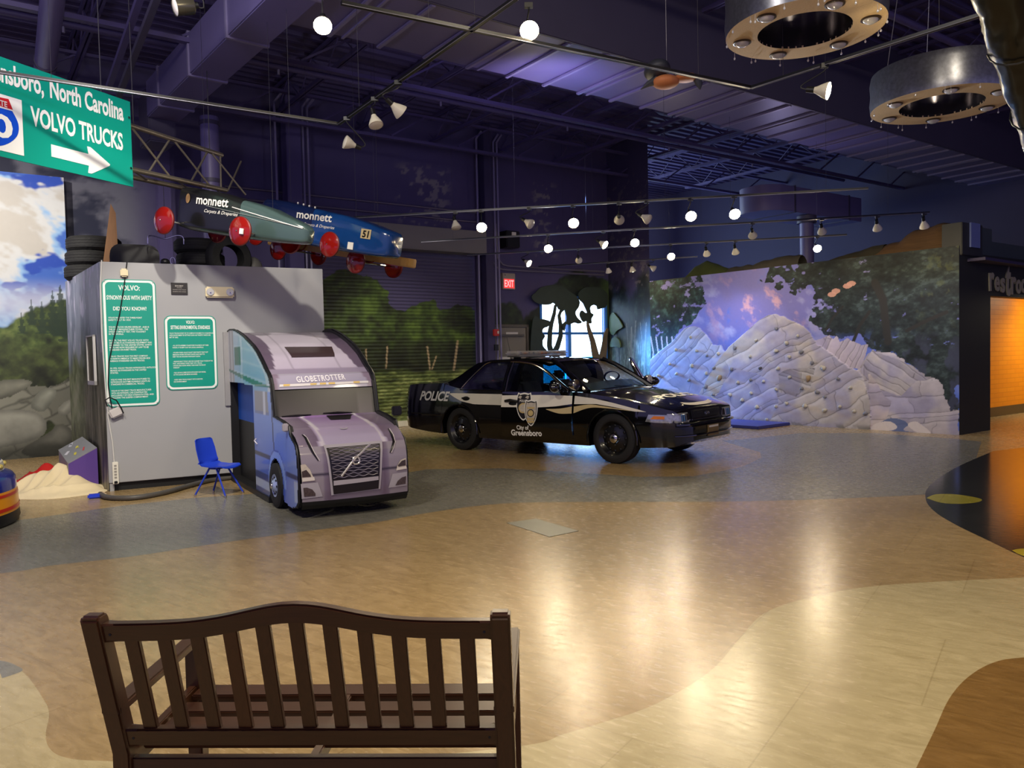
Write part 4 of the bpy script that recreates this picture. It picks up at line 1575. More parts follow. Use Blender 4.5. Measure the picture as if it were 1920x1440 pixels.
truck = thing('display_truck', 'child-size purple and blue printed truck cab with open side doorway built onto the grey box', 'display truck', T0, 0)
PRT = VM('printed truck panel', 0.28, 0.06, 6, coat=0.3)
SILV = M('printed silver', S(176, 170, 176), 0.3, var=0.08)
PBLK = M('printed black', S(24, 20, 22), 0.3)
EDGE = M('black panel edge', S(18, 18, 22), 0.45)
PROF = [(.0, 1.90), (.2, 1.915), (.42, 1.905), (.69, 1.86), (1.145, 1.745), (1.53, 1.61), (1.76, 1.485), (1.93, 1.40), (1.98, 1.385), (2.06, 1.31), (2.085, 1.235), (2.10, 1.225), (2.18, .945), (2.22, .93), (2.5, .90), (2.75, .855), (2.92, .79), (3.02, .72), (3.07, .64), (3.09, .55), (3.10, .40), (3.10, .27), (3.085, .14), (3.05, .10)]


def skin(s, t, off=0.0):
    i = min(int(t), len(PROF) - 2)
    f = t - i
    a, b = PROF[i], PROF[i + 1]
    y, z = lerp(a[0], b[0], f), lerp(a[1], b[1], f)
    if t > 13:                            # the nose bows forward in the middle
        y += 0.05 * (1 - (2 * s - 1) ** 2) * min(1, (t - 13) / 4)
    p = tk(s, y, z)
    if off:
        d = Vector((0, b[0] - a[0], b[1] - a[1])).normalized()
        p = p + (TDV * (-d.z) + Vector((0, 0, d.y))) * off
    return p


_ss = np.linspace(0, 1, 161)
_ts = np.linspace(0, len(PROF) - 1.001, 700)
_g = []
for t in _ts:
    row = []
    for s_ in (0, .25, .5, .75, 1):
        q = skin(s_, t) + T0 - CAM
        zc = q.dot(_f)
        row.append((960 + FPX * q.dot(CX) / zc, 720 - FPX * q.dot(CY) / zc))
    _g.append(row)
_g = np.array(_g)
_G = np.stack([np.stack([np.interp(_ss, (0, .25, .5, .75, 1), _g[i, :, k]) for k in (0, 1)], -1) for i in range(len(_ts))])


def SK(x, y):
    d = (_G[..., 0] - x) ** 2 + (_G[..., 1] - y) ** 2
    i, j = np.unravel_index(np.argmin(d), d.shape)
    return (_ss[j], _ts[i])


def patch(name, mat, px, off=.004, n=6, parent=None, st=None, m=10):
    """four-cornered print on the skin (top left, top right, bottom right, bottom left)"""
    c = st or [SK(*p) for p in px]
    g = MB()
    def fn(u, v):
        s_ = lerp(lerp(c[0][0], c[1][0], u), lerp(c[3][0], c[2][0], u), v)
        t = lerp(lerp(c[0][1], c[1][1], u), lerp(c[3][1], c[2][1], u), v)
        return skin(s_, t, off)
    g.grid(m, n, fn)
    return g.build(name, mat, parent or truck)


def fan(name, mat, px, off=.006, parent=None):
    c = [SK(*p) for p in px]
    k = (sum(a for a, b in c) / len(c), sum(b for a, b in c) / len(c))
    V = [skin(*k, off)] + [skin(a, b, off) for a, b in c] 
    V = [V[0]] + [skin(lerp(k[0], a, .5), lerp(k[1], b, .5), off) for a, b in c] + V[1:]
    n = len(c)
    F = [(0, 1 + i, 1 + (i + 1) % n) for i in range(n)] + [(1 + i, 1 + n + i, 1 + n + (i + 1) % n, 1 + (i + 1) % n) for i in range(n)]
    return MB().add(V, F).build(name, mat, parent or truck)


def band(name, t0, t1, n, col, ns=30, mat=None):
    g = MB().grid(ns, n, lambda u, v: skin(lerp(.012, .988, u), lerp(t0, t1, v)))
    o = g.build(name, mat or PRT, truck)
    if not mat:
        k = [0]
        colorize(o, lambda i, co: col((i % (ns + 1)) / ns, (i // (ns + 1)) / n))
    return o


def mixt(a, b, k):
    k = min(max(k, 0), 1)
    return tuple(lerp(p, q, k) for p, q in zip(a, b))


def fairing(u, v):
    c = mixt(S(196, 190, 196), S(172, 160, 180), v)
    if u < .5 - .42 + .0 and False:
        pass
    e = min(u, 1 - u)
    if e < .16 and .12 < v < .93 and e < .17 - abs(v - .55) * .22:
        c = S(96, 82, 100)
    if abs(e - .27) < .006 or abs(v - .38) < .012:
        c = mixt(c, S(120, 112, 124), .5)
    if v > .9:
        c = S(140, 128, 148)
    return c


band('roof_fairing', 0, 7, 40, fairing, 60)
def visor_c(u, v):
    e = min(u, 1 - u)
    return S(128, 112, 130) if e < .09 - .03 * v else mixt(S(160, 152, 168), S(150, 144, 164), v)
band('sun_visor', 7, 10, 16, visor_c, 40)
def wsc(u, v):
    e = min(u, 1 - u)
    c = mixt(S(24, 21, 24), S(66, 60, 62), v)
    if u > .82:
        c = mixt(c, S(130, 122, 124), .35 * v)
    return c if e > .03 else S(20, 18, 22)
band('windshield', 11, 12, 14, wsc, 40)
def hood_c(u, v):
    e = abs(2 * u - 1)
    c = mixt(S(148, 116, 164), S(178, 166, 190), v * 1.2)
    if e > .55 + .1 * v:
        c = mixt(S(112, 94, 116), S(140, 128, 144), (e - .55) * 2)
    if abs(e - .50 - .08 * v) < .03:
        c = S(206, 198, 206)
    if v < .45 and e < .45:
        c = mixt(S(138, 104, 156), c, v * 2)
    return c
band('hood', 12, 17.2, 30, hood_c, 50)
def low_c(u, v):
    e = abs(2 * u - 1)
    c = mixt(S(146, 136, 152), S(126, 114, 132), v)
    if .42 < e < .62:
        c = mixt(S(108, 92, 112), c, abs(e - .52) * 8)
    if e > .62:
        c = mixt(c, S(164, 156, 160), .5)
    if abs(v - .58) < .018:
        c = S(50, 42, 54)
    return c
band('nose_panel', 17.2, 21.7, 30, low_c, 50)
band('bumper_skirt', 21.7, 23, 6, None, 20, mat=M('black skirt', S(16, 16, 17), 0.4))
# print details
patch('roof_window', M('printed dark glass', S(62, 48, 50), 0.2, var=0.25, scale=3), [(533, 651), (622, 650), (627, 669), (547, 671)], .005)
patch('visor_strip', M('printed white strip', S(206, 200, 198), 0.35), [(524, 721), (690, 714), (690, 718), (524, 726)], .006, n=2)
for x, y in ((537, 722.5), (587, 720.5), (605, 719.7), (622, 719), (668, 717)):
    patch('marker_lamp', M('amber print', S(204, 170, 90), 0.35), [(x - 6, y - 1.6), (x + 6, y - 2), (x + 6, y + 1.2), (x - 6, y + 1.8)], .009, n=1, m=2)
a_, b_ = SK(556, 712), SK(646, 707)
tb = MB()
def tfn(x, y, z):
    f = (x + .5)
    return skin(lerp(a_[0], b_[0], f), lerp(a_[1], b_[1], f) - y * 2.0, .006)
tb.text('GLOBETROTTER', w=1.0, h=.42, fn=tfn, bold=.02, space=1.15)
tb.build('lettering', M('pale silver print', S(222, 216, 218), 0.35), truck, smooth=0)
patch('grille_frame', SILV, [(606, 835), (716, 826), (712, 916), (621, 928)], .008)
gril = patch('grille', PBLK, [(611.5, 841), (711.5, 832.5), (708.5, 915), (624, 926)], .014)
gw = MB()
gc = [SK(*p) for p in [(615, 842), (709, 834), (707, 890), (624, 898)]]
def gq(u, v, off=.018):
    return skin(lerp(lerp(gc[0][0], gc[1][0], u), lerp(gc[3][0], gc[2][0], u), v), lerp(lerp(gc[0][1], gc[1][1], u), lerp(gc[3][1], gc[2][1], u), v), off)
for k in range(14):
    v = (k + .5) / 14
    gw.tube([gq(i / 40, v + (.016 if k % 2 else -.016) * math.cos(i / 40 * 2 * math.pi * 4.5)) for i in range(41)], .0038, 4)
gw.build('grille_wires', M('grille silver', S(176, 168, 160), 0.3, metal=0.6), gril)
em = MB()
p0, p1 = SK(638, 893), SK(692, 835)
em.tube([skin(lerp(p0[0], p1[0], k / 6), lerp(p0[1], p1[1], k / 6), .026) for k in range(7)], .011, 6)
c0 = SK(665.6, 863.6)
ringp = [Vector(skin(*SK(665.6 + 6.3 * math.cos(a), 863.6 + 6.6 * math.sin(a)), .03)) for a in [k * math.pi / 10 for k in range(21)]]
em.tube(ringp, .009, 6)
em.build('emblem_bar', M('emblem silver', S(206, 202, 198), 0.25, metal=0.5), gril)
cen = skin(*c0, .03)
nrm = (skin(*c0, .1) - skin(*c0, 0)).normalized()
X = TX(cen, TA, nrm.cross(TA))
MB().add([X @ Vector((a, b, 0)) for a, b in circ(.043, 18)], [tuple(range(18))]).build('emblem_disc', PBLK, gril, smooth=0)
MB().text('VOLVO', w=.062, X=X @ Matrix.Translation((0, 0, .004)), bold=.02).build('emblem_lettering', SILV, gril, smooth=0)
patch('silver_bar', SILV, [(624.5, 901), (708, 892.5), (708, 899), (625, 910)], .02, n=2, parent=gril)
HL = M('printed headlamp', S(206, 196, 178), 0.25, var=0.35, scale=25)
for outer, dark, st in (([(562.5, 872), (572, 870), (580, 880), (589.5, 901), (566, 903.5)], [(565, 884), (574, 881), (581, 890), (583, 894), (566, 895)], [(566, 897), (588, 894.5), (589.5, 900.5), (566.5, 903)]),
                        ([(742, 882.5), (744, 874), (750, 862), (760, 858.5), (761, 879)], [(745, 872), (752, 864), (759.5, 861), (760, 872), (746, 874.5)], [(743, 877), (760.5, 874), (760.8, 878.5), (742, 882)])):
    h = fan('headlamp', HL, outer, .008)
    fan('lamp_reflector', M('printed lamp dark', S(70, 58, 52), 0.25, var=0.6, scale=60), dark, .012, h)
    patch('lamp_strip', M('printed lamp white', S(226, 218, 206), 0.25), st, .013, n=2, m=4, parent=h)
for panel, fog in (([(562.5, 907), (595.6, 904), (604, 930.5), (566, 935)], [(568, 914.6), (575, 914), (584, 917), (590.5, 924), (591, 929), (569, 931)]),
                   ([(735.5, 888), (762, 884.5), (762, 910), (727.6, 914.6)], [(740, 910), (745, 901), (752, 895), (760, 892), (760, 906.7)])):
    b_o = patch('bumper_panel', SILV, panel, .007)
    fan('fog_lamp', M('printed fog lamp', S(78, 66, 66), 0.25, var=0.7, scale=50), fog, .012, b_o)
for L in ([(566, 816), (572, 822), (579, 836), (586, 850), (596, 864)], [(727, 805), (734, 815), (737.5, 829), (734, 840), (730, 849)]):
    P_ = [skin(*SK(*p), .006) for p in L]
    MB().tube(P_, [.004, .012, .014, .010, .004], 6).build('hood_slit', PBLK, truck)
    MB().tube([p + TA * .016 for p in P_], .004, 5).build('slit_highlight', M('printed highlight', S(222, 214, 214), 0.3), truck)
patch('cowl_vent', PBLK, [(612, 780), (663, 777), (657, 786), (620, 788)], .006, n=3)
for a, b in (((528, 782.5), (583, 779)), ((605, 776), (660, 774.5))):
    MB().tube([skin(*SK(*a), .012), skin(*SK((a[0] + b[0]) / 2, (a[1] + b[1]) / 2 - 1.5), .016), skin(*SK(*b), .012)], [.004, .010, .004], 6).build('wiper', PBLK, truck)
MB().add([skin(*SK(644.5 + x, 804 + y), .008) for x, y in ((-8, -1.5), (0, .5), (7, -2.5), (6, .8), (0, 2.2), (-6, 1.2))], [tuple(range(6))]).build('hood_ornament', SILV, truck)

# side panels
SIDE = [(0.0, 1.94), (.12, 1.955), (.405, 1.946), (.676, 1.898), (.9, 1.85), (1.145, 1.782), (1.35, 1.725), (1.538, 1.653), (1.777, 1.528), (1.9, 1.455), (1.981, 1.419), (2.06, 1.365), (2.10, 1.30), (2.12, 1.235), (2.15, 1.12), (2.19, .96), (2.5, .93), (2.773, .887), (2.82, .80), (2.90, .76), (3.0, .715), (3.05, .60), (3.07, .40), (3.05, .17), (2.98, .11), (2.80, .075), (2.55, .10), (2.50, .20)]
ARCH = [(2.25 + .28 * math.cos(R(a)), .235 + .28 * math.sin(R(a))) for a in range(0, 181, 20)]
LOW = [(1.97, .10), (1.90, .03), (1.32, .06)]
OPEN = [(1.32, 1.275), (.04, 1.30), (0.0, 1.30)]


def panel(name, s0, s1, poly, mat, smooth=0):
    n = len(poly)
    V = [tk(s0, y, z) for y, z in poly] + [tk(s1, y, z) for y, z in poly]
    F = [tuple(range(n)), tuple(range(n, 2 * n))[::-1]] + [(i, (i + 1) % n, n + (i + 1) % n, n + i) for i in range(n)]
    return MB().add(V, F, 0).build(name, mat, truck, smooth=smooth)


def gridpanel(name, s, poly, fn, n=(70, 50), off=0.0):
    """printed face of a side panel: a fine grid clipped to the outline"""
    ys = np.linspace(min(p[0] for p in poly), max(p[0] for p in poly), n[0])
    zs = np.linspace(min(p[1] for p in poly), max(p[1] for p in poly), n[1])
    U, Z = np.meshgrid(0.5 * (ys[1:] + ys[:-1]), 0.5 * (zs[1:] + zs[:-1]))
    k = inpoly(U, Z, poly)
    m = MB()
    idx = {}
    def vid(i, j):
        if (i, j) not in idx:
            idx[(i, j)] = len(m.v)
            m.v.append(tuple(tk(s, ys[i], zs[j])))
        return idx[(i, j)]
    for j in range(len(zs) - 1):
        for i in range(len(ys) - 1):
            if k[j, i]:
                m.f.append((vid(i, j), vid(i + 1, j), vid(i + 1, j + 1), vid(i, j + 1)))
                m.m.append(0)
    o = m.build(name, PRT, truck, smooth=0)
    inv = {v: k_ for k_, v in idx.items()}
    colorize(o, lambda i, co: fn(ys[inv[i][0]], zs[inv[i][1]]))
    return o


left_poly = SIDE + ARCH + LOW + OPEN
panel('side_panel', 0.0, 0.03, left_poly, EDGE)
def print_c(y, z):
    if z > 1.22:
        c = mixt(S(132, 176, 216), S(190, 206, 222), (z - 1.25) * 1.2)
        c = mixt(c, S(214, 226, 236), .5 * max(0, math.sin(z * 40 + y * 3)) ** 6)
        if y < .34:
            c = mixt(S(150, 146, 156), S(198, 196, 206), (.5 + .5 * math.sin(y * 38)))
        fy = interp(z, [(1.24, 2.0), (1.419, 1.86), (1.653, 1.42), (1.782, 1.0), (1.9, .5)])
        if y > fy - .02:
            c = S(196, 206, 222)
        if 1.26 < z < 1.46 and abs(z - (1.44 - .10 * y)) < .016 + .012 * y:
            c = S(20, 104, 96)
        if .38 < y < .72 and 1.50 < z < 1.73:
            c = S(14, 96, 84)
    else:
        c = mixt(S(70, 96, 196), S(132, 166, 236), (z - .1) * 1.0)
        if z > .95 and 1.36 < y < 2.0 - (z - .95) * .2:
            c = S(150, 150, 158) if z > .99 else S(120, 132, 176)
            if abs(y - 1.80) < .05:
                c = S(206, 212, 226)
        if abs(y - 2.12 + (z - 1) * .1) < .02:
            c = S(40, 50, 96)
        if abs(z - .50) < .025 and y < 2.05:
            c = S(28, 32, 70)
        if z < .30 and y < 1.98:
            c = S(176, 190, 214) if .13 < z < .22 else S(60, 76, 130)
        r_ = math.hypot(y - 2.25, z - .235)
        if .28 < r_ < .36 and z > .235:
            c = S(140, 172, 240)
        elif .36 < r_ < .375 and z > .235:
            c = S(60, 80, 170)
        if y > 2.5:
            c = mixt(c, S(150, 176, 230), (y - 2.5) * 1.2)
        if y > 2.6 and z < .42 and abs(z - .40) < .02:
            c = S(50, 60, 110)
        if y > 2.9 and .16 < z < .36:
            c = S(180, 196, 226)
    return c
gridpanel('side_print', -.004, [(y * .985, z * .992 + .004) for y, z in left_poly], print_c, (150, 120))
panel('side_panel', 0.97, 1.0, SIDE + ARCH + [(1.97, .10), (1.90, .03), (0, .03)], EDGE)
hd_ = gr(478, 770)
# doorway: jamb, dark inner wall and sill
def tbox(name, s0, s1, y0, y1, z0, z1, mat, bev=0.0, parent=None):
    V = [tk(s, y, z) for z in (z0, z1) for y in (y0, y1) for s in (s0, s1)]
    f = [(0, 2, 3, 1), (4, 5, 7, 6), (0, 1, 5, 4), (2, 6, 7, 3), (0, 4, 6, 2), (1, 3, 7, 5)]
    return MB().add(V, f).build(name, mat, parent or truck, bev=bev)
tbox('inner_board', .075, .09, .02, 1.5, .80, 1.32, M('liner toned lit blue', S(10, 74, 168), 0.5))  # lit blue and shadowed black of the doorway put into two board colours
tbox('inner_board', .075, .09, .02, 1.5, .06, .80, M('black and shade-toned liner', S(12, 12, 14), 0.5))
tbox('inner_end', .0, .08, .0, .015, .06, 1.30, M('black and shade-toned liner', S(12, 12, 14), 0.5))
tbox('inner_bulkhead', .0, .98, 1.50, 1.54, .06, 1.55, M('black and shade-toned liner', S(12, 12, 14), 0.5))
tbox('cab_floor', .0, .98, .02, 1.9, .03, .07, M('black floor board', S(16, 15, 15), 0.5))
tbox('door_sill', -.02, .02, .0, 1.95, .0, .065, EDGE, .006)
tbox('rear_flange', -.05, .0, .0, .03, .98, 1.93, M('grey flange', S(150, 148, 148), 0.5))
tbox('under_shade_block', .06, .94, .02, 2.55, .0, .05, M('under-cab shade', S(14, 14, 14), 0.7))  # black block standing in for the shade under the cab
MB().tube([tk(.0, y, z) for y, z in SIDE[:25]], .012, 6).build('edge_trim', EDGE, truck)
MB().tube([tk(1.0, y, z) for y, z in SIDE[:25]], .012, 6).build('edge_trim', EDGE, truck)
hnd = MB().tube([tk(-.008, 1.40, .66), tk(-.03, 1.42, .64), tk(-.008, 1.44, .60)], .008, 6).build('door_handle', SILV, truck)
for s, o_ in ((-.03, 1), (1.03, -1)):
    c_ = tk(s, 2.25, .235)
    e = bpy.data.objects.new('wheel', None)
    COL.objects.link(e)
    e.parent = truck
    zax = (-TA if o_ > 0 else TA)
    xa = TDV
    X = Matrix(((xa.x, 0, zax.x), (xa.y, 0, zax.y), (0, 1, 0)))
    e.rotation_euler = X.to_euler() if X.determinant() > 0 else Matrix(((-xa.x, 0, zax.x), (-xa.y, 0, zax.y), (0, 1, 0))).to_euler()
    e.location = c_
    MB().lathe([(.125, -.05), (.215, -.055), (.235, -.04), (.235, -.01), (.215, .0), (.15, .004), (.125, .0)], 36).build('tyre', RUB, e)
    r_ = MB().lathe([(.126, -.01), (.12, .0), (.095, -.012), (.06, .006), (.045, .025), (.0, .028)], 28)
    r_.build('rim', M('printed blue-silver rim', S(168, 182, 214), 0.25, metal=0.4, var=0.3, scale=30), e)
    MB().lathe([(.03, .028), (.026, .04), (.0, .042)], 14).build('hub_cap', CHR, e)
    for k in range(8):
        a = 2 * math.pi * k / 8
        MB().ball((.085 * math.cos(a), .085 * math.sin(a), -.002), (.014, .014, .006), 8, 5).build('rim_hole', PBLK, e)
mm = tbox('mirror', 1.0, 1.09, 2.62, 2.68, .93, 1.03, EDGE, .01)
mm = tbox('mirror', -.05, .0, 2.70, 2.76, .84, .92, SILV, .01)
# ================================================================== GREY BOX WITH SIGNS
box = thing('exhibit_box', 'tall grey painted exhibit box with a rock-painted left side', 'display box', BOXP.p(0, 0), BOXP.rot())
GREY = M('grey box paint', S(160, 160, 160), 0.45, var=0.04, scale=2)
BU, BZ0, BZ1 = 2.69, .10, 2.785
MB().bx(0, BU, 0, .06, BZ0, BZ1).build('front_panel', GREY, box, bev=.006)
MB().bx(0.03, BU - .03, .05, .25, 0, BZ0 + .01).build('recessed_base', M('black base', S(18, 18, 18), 0.6), box)
SIDEP = Plane(gX.to_2d(), (math.sin(R(37.5)), -math.cos(R(37.5))))


def paint_side(U, Z):
    C = np.zeros(U.shape + (3,)) + np.array(S(128, 134, 152))
    f = fbm(U * 3, Z, 2.2, 5, 5, 0.6)
    C = mixc(C, S(96, 102, 122), sstep(0.45, 0.6, f))
    C = mixc(C, S(196, 190, 214), sstep(0.60, 0.68, fbm(U * 2, Z, 3, 4, 8)) * (Z > 1.7) * 0.6)
    k = sstep(1.9, 1.5, Z + 0.6 * (fbm(U, Z, 2, 3, 2) - .5))
    C = leafy(C, U, Z, k, [S(44, 46, 36), S(70, 76, 52), S(98, 104, 78), S(120, 120, 100)], 17, 3)
    tr = sstep(1.5, 1.1, Z + 0.5 * (fbm(U, Z, 2, 3, 3) - .5)) * sstep(-1.6, -1.2, U)
    st = fbm(U * 7, Z, 2.0, 4, 25)
    C = mixc(C, S(84, 80, 66), tr)
    C = mixc(C, S(128, 122, 104), tr * sstep(0.5, 0.62, st))
    C = mixc(C, S(44, 42, 34), tr * sstep(0.46, 0.38, st))
    return C, None


adopt(painted('side_panel', SIDEP, -2.75, -0.0, 0.0, BZ1, 120, 130, paint_side, VM('box side paint', 0.4, 0.1, 10)), box)
o = MB().bx(-2.75, -.01, .01, .06, 0, BZ1).build('side_backing', GREY)
o.matrix_world = SIDEP.M
adopt(o, box)
q0, q1, q2, q3 = [BOXP.M.inverted() @ v for v in (BOXP.p(0, 0), BOXP.p(BU, 0), BOXP.p(BU, 0, -2.2), SIDEP.p(-2.75, 0))]
MB().prism([(q0.x, q0.y + .02), (q1.x, q1.y + .02), (q2.x, q2.y), (q3.x, q3.y)], BZ1 - .06, BZ1 - .03).build('top_deck', M('dark top deck', S(40, 40, 40), 0.8), box)
MB().bx(BU - .06, BU, .06, 2.2, 0, BZ1).build('right_panel', GREY, box)
for a, b, c, d_, rz in ((1.02, 1.3, .815, .835, .1), (.60, .68, .30, .36, -.2), (2.3, 2.45, .62, .63, 0), (1.02, 1.08, .80, .86, 0)):
    pass


def wsign(name, label, cat, u0, u1, z0, z1, group=None):
    t = thing(name, label, cat, BOXP.p((u0 + u1) / 2, (z0 + z1) / 2, .004), BOXP.rot(), group)
    return t, u1 - u0, z1 - z0


SGN = M('teal green sign face', S(0, 150, 128), 0.45, var=0.03, scale=3)
SGNW = M('sign white', S(238, 240, 232), 0.45, var=0.01)


def green_sign(name, label, u0, u1, z0, z1, rad, head, paras, px):
    t, w_, h_ = wsign(name, label, 'sign', u0, u1, z0, z1)
    MB().prism(rrect(w_, h_, rad), 0, .006, X=FACE).build('backing', SGN, t, smooth=0)
    MB().prism(rrect(w_ - .02, h_ - .02, rad * .92), .006, .0075, X=FACE).build('white_border', SGNW, t, smooth=0)
    MB().prism(rrect(w_ - .07, h_ - .07, rad * .7), .0075, .009, X=FACE).build('face', SGN, t, smooth=0)
    for txt, y, ww, cap in head:
        MB().text(txt, w=ww, cap=cap, X=FACE @ Matrix.Translation((0, y, .0105)), bold=.02).build('heading', SGNW, t, smooth=0)
    for lines, y, x0, cap, dy, cw in paras:
        m = MB()
        for k, l in enumerate(lines):
            m.text(l, w=len(l) * cw, cap=cap, X=FACE @ Matrix.Translation((x0, y - k * dy, .0105)), align='l', bold=.01)
        m.build('paragraph', SGNW, t, smooth=0)
    for sx in (-1, 1):
        for sy in (-1, 1):
            MB().lathe([(.008, .0), (.008, .003), (.0, .004)], 8, X=FACE @ Matrix.Translation((sx * (w_ / 2 - .03), sy * (h_ / 2 - .03), .0085))).build('screw', M('screw', S(150, 150, 146), 0.4, metal=0.6), t)
    return t


u0, z1 = BOXP.uz(190, 523)
u1, _ = BOXP.uz(296, 650)
_, z0 = BOXP.uz(200, 764)
H_ = z1 - z0
W_ = u1 - u0
P1 = [(["VOLVO INVENTED THE THREE-POINT", "SAFETY BELT IN 1959."], .70), (["VOLVO TRUCKS HELPED DEVELOP - AND IS", "THE ONLY MANUFACTURER TO PASS - THE", "SWEDISH IMPACT TEST, THE TOUGHEST", "IN THE WORLD."], .627),
      (["IN 1979, THE FIRST VOLVO TRUCK WITH", "SAFETY BELTS AS STANDARD EQUIPMENT WAS", "DELIVERED TO THE UNITED STATES. SAFETY", "BELTS ARE NOW REQUIRED BY LAW TO BE", "STANDARD ON EVERY TRUCK."], .522), (["VOLVO TRUCKS WAS THE FIRST COMPANY", "IN NORTH AMERICA TO MAKE DRIVER-SIDE", "AIRBAGS STANDARD ON ITS TRUCKS."], .398),
      (["IN 1993, VOLVO TRUCKS INTRODUCED ANTILOCK", "BRAKES AS STANDARD IN THE UNITED", "STATES."], .305), (["VOLVO WAS THE FIRST MANUFACTURER TO", "INTRODUCE DAYTIME RUNNING LIGHTS AS", "STANDARD IN COMMERCIAL TRUCKS."], .215), (["VOLVO IS THE ONLY TRUCK MANUFACTURER", "WITH AN INTEGRAL CAB CONSTRUCTED", "EXCLUSIVELY OF HIGH STRENGTH STEEL AND", "INCLUDES THE SLEEPER COMPARTMENT."], .128)]
green_sign('safety_sign', 'tall narrow green sign about safety with white lettering on the grey box', u0, u1, z0, z1, .07,
           [('VOLVO:', (.935 - .5) * H_, W_ * .40, .062), ('SYNONYMOUS WITH SAFETY', (.858 - .5) * H_, W_ * .84, .052), ('DID YOU KNOW?', (.772 - .5) * H_, W_ * .62, .046)],
           [(l, (f - .5) * H_, -W_ * .405, .020, .0285, W_ * .0208) for l, f in P1], None)
u0, z1 = BOXP.uz(307, 592)
u1, _ = BOXP.uz(406, 650)
_, z0 = BOXP.uz(313, 732)
H_, W_ = z1 - z0, u1 - u0
P2 = [(["VOLVO TRUCKS IS PART OF ITS COMPANY'S PROMISE TO A CLEANER AND", "SAFER ENVIRONMENT BY SETTING CLEAN AIR TARGETS, WHICH ARE", "MET BY 2002."], .765, -.41), (["- ALL OF ITS ASSEMBLY PLANTS RECYCLE MUCH OF THEIR", "  WASTE. IT IS KEPT OUT OF LOCAL LANDFILLS."], .60, -.36), (["- ITS NEW RIVER VALLEY PLANT USES PAINTS THAT CUT", "  EMISSIONS FROM THE PAINT SHOPS AND HELP TO", "  KEEP THE AIR AROUND THE PLANT CLEAN."], .505, -.36),
      (["- ENGINES BUILT TODAY ARE FAR CLEANER THAN THOSE OF THE", "  PAST, AND NEARLY EVERY PART OF A TRUCK", "  CAN BE USED AGAIN. MORE THAN NINE TENTHS BY", "  WEIGHT."], .385, -.36), (["- FUEL USE HAS COME DOWN WITH EVERY NEW MODEL", "  AS THE CAB BECAME MORE ROUNDED."], .235, -.36), (["- EVERY NEW TRUCK IS BUILT WITH CARE FOR", "  OUR ENVIRONMENT."], .140, -.36)]
green_sign('environment_sign', 'shorter green sign about environmental standards, nearer the truck', u0, u1, z0, z1, .07,
           [('VOLVO:', (.915 - .5) * H_, W_ * .17, .040), ('SETTING ENVIRONMENTAL STANDARDS', (.845 - .5) * H_, W_ * .76, .046)],
           [(l, (f - .5) * H_, W_ * x0, .0165, .026, W_ * .0140) for l, f, x0 in P2], None)

# plaque, emergency light, sensor, power strip, cords
u0, z1 = BOXP.uz(320, 530)
u1, z0 = BOXP.uz(352, 553)
t, w_, h_ = wsign('plaque', 'small black engraved plaque on the grey box', 'plaque', u0, u1, z0, z1)
MB().bx(-w_ / 2, w_ / 2, -.01, 0, -h_ / 2, h_ / 2).build('plate', M('black plaque', S(40, 36, 34), 0.4), t, bev=.002)
pm = MB()
for y, ww, hh in ((.035, .5, .016), (.012, .3, .008), (-.012, .8, .008), (-.036, .8, .008)):
    pm.text('EXHIBIT' if hh > .01 else 'donated to the museum', w=w_ * ww, cap=hh, X=FACE @ Matrix.Translation((0, y, .0115)), bold=.02)
pm.build('engraving', M('plaque text', S(186, 180, 170), 0.4), t, smooth=0)
u0, z1 = BOXP.uz(384, 538)
u1, z0 = BOXP.uz(438, 559)
CREAM = M('cream plastic', S(222, 208, 170), 0.4, var=0.03)
t, w_, h_ = wsign('emergency_light', 'cream emergency light with two round lamps on the grey box', 'emergency light', u0, u1, z0, z1)
MB().bx(-w_ / 2, w_ / 2, -.07, 0, -h_ / 2, h_ / 2).build('housing', CREAM, t, bev=.015)
for s in (-1, 1):
    l = MB().lathe([(.0, -.02), (.045, -.01), (.048, .0), (.044, .006), (.0, .01)], 20, X=FACE @ Matrix.Translation((s * (w_ / 2 - .055), 0, .078))).build('lamp_head', M('lamp glass', S(206, 204, 196), 0.15, metal=0.3), t)
    MB().lathe([(.012, .006), (.01, .014), (.0, .015)], 10, X=FACE @ Matrix.Translation((s * (w_ / 2 - .055), -.01, .078))).build('lamp_bulb', CHR, l)
a, b = BOXP.uz(232.5, 512)
o = MB().bx(-.042, .042, -.06, 0, -.05, .05).build('motion_sensor', CREAM, bev=.015)
o.location = BOXP.p(a, b, 0)
o.rotation_euler = (0, 0, BOXP.rot())
tag(o, 'small cream motion sensor above the tall green sign', 'sensor')
t = thing('power_strip', 'white power strip standing against the bottom left edge of the grey box', 'power strip', BOXP.p(.075, .09, 0), BOXP.rot())
MB().bx(-.032, .032, -.04, 0, .0, .27).build('housing', M('white plastic', S(226, 222, 206), 0.4), t, bev=.006)
for k in range(5):
    MB().bx(-.014, .014, -.043, -.04, .07 + k * .036, .092 + k * .036).build('socket', M('grey socket', S(150, 146, 136), 0.5), t)
MB().bx(-.018, .018, -.075, -.04, .012, .04).build('plug', BPL, t, bev=.004)
cordp = [BOXP.p(.065, .36, .02), BOXP.p(.055, .6, .012), BOXP.p(.02, .9, .012), BOXP.p(.005, 1.3, .03), BOXP.p(-.01, 1.9, .02), BOXP.p(-.005, 2.5, .02), BOXP.p(.02, 2.80, .02)]
o = MB().tube(cordp, .008, 6).build('extension_cord', M('white cord', S(206, 204, 196), 0.5))
tag(o, 'white cord running up the left edge of the grey box to the top', 'cord')
L = [(238, 492), (232, 540), (224, 590), (212, 640), (204, 680), (203, 720), (206, 745), (210, 765)]
P_ = [BOXP.p(*BOXP.uz(x, y), .03 if y > 505 else .02) for x, y in L]
o = MB().tube(P_, .007, 6).build('hanging_cable', M('black cord', S(14, 14, 14), 0.5))
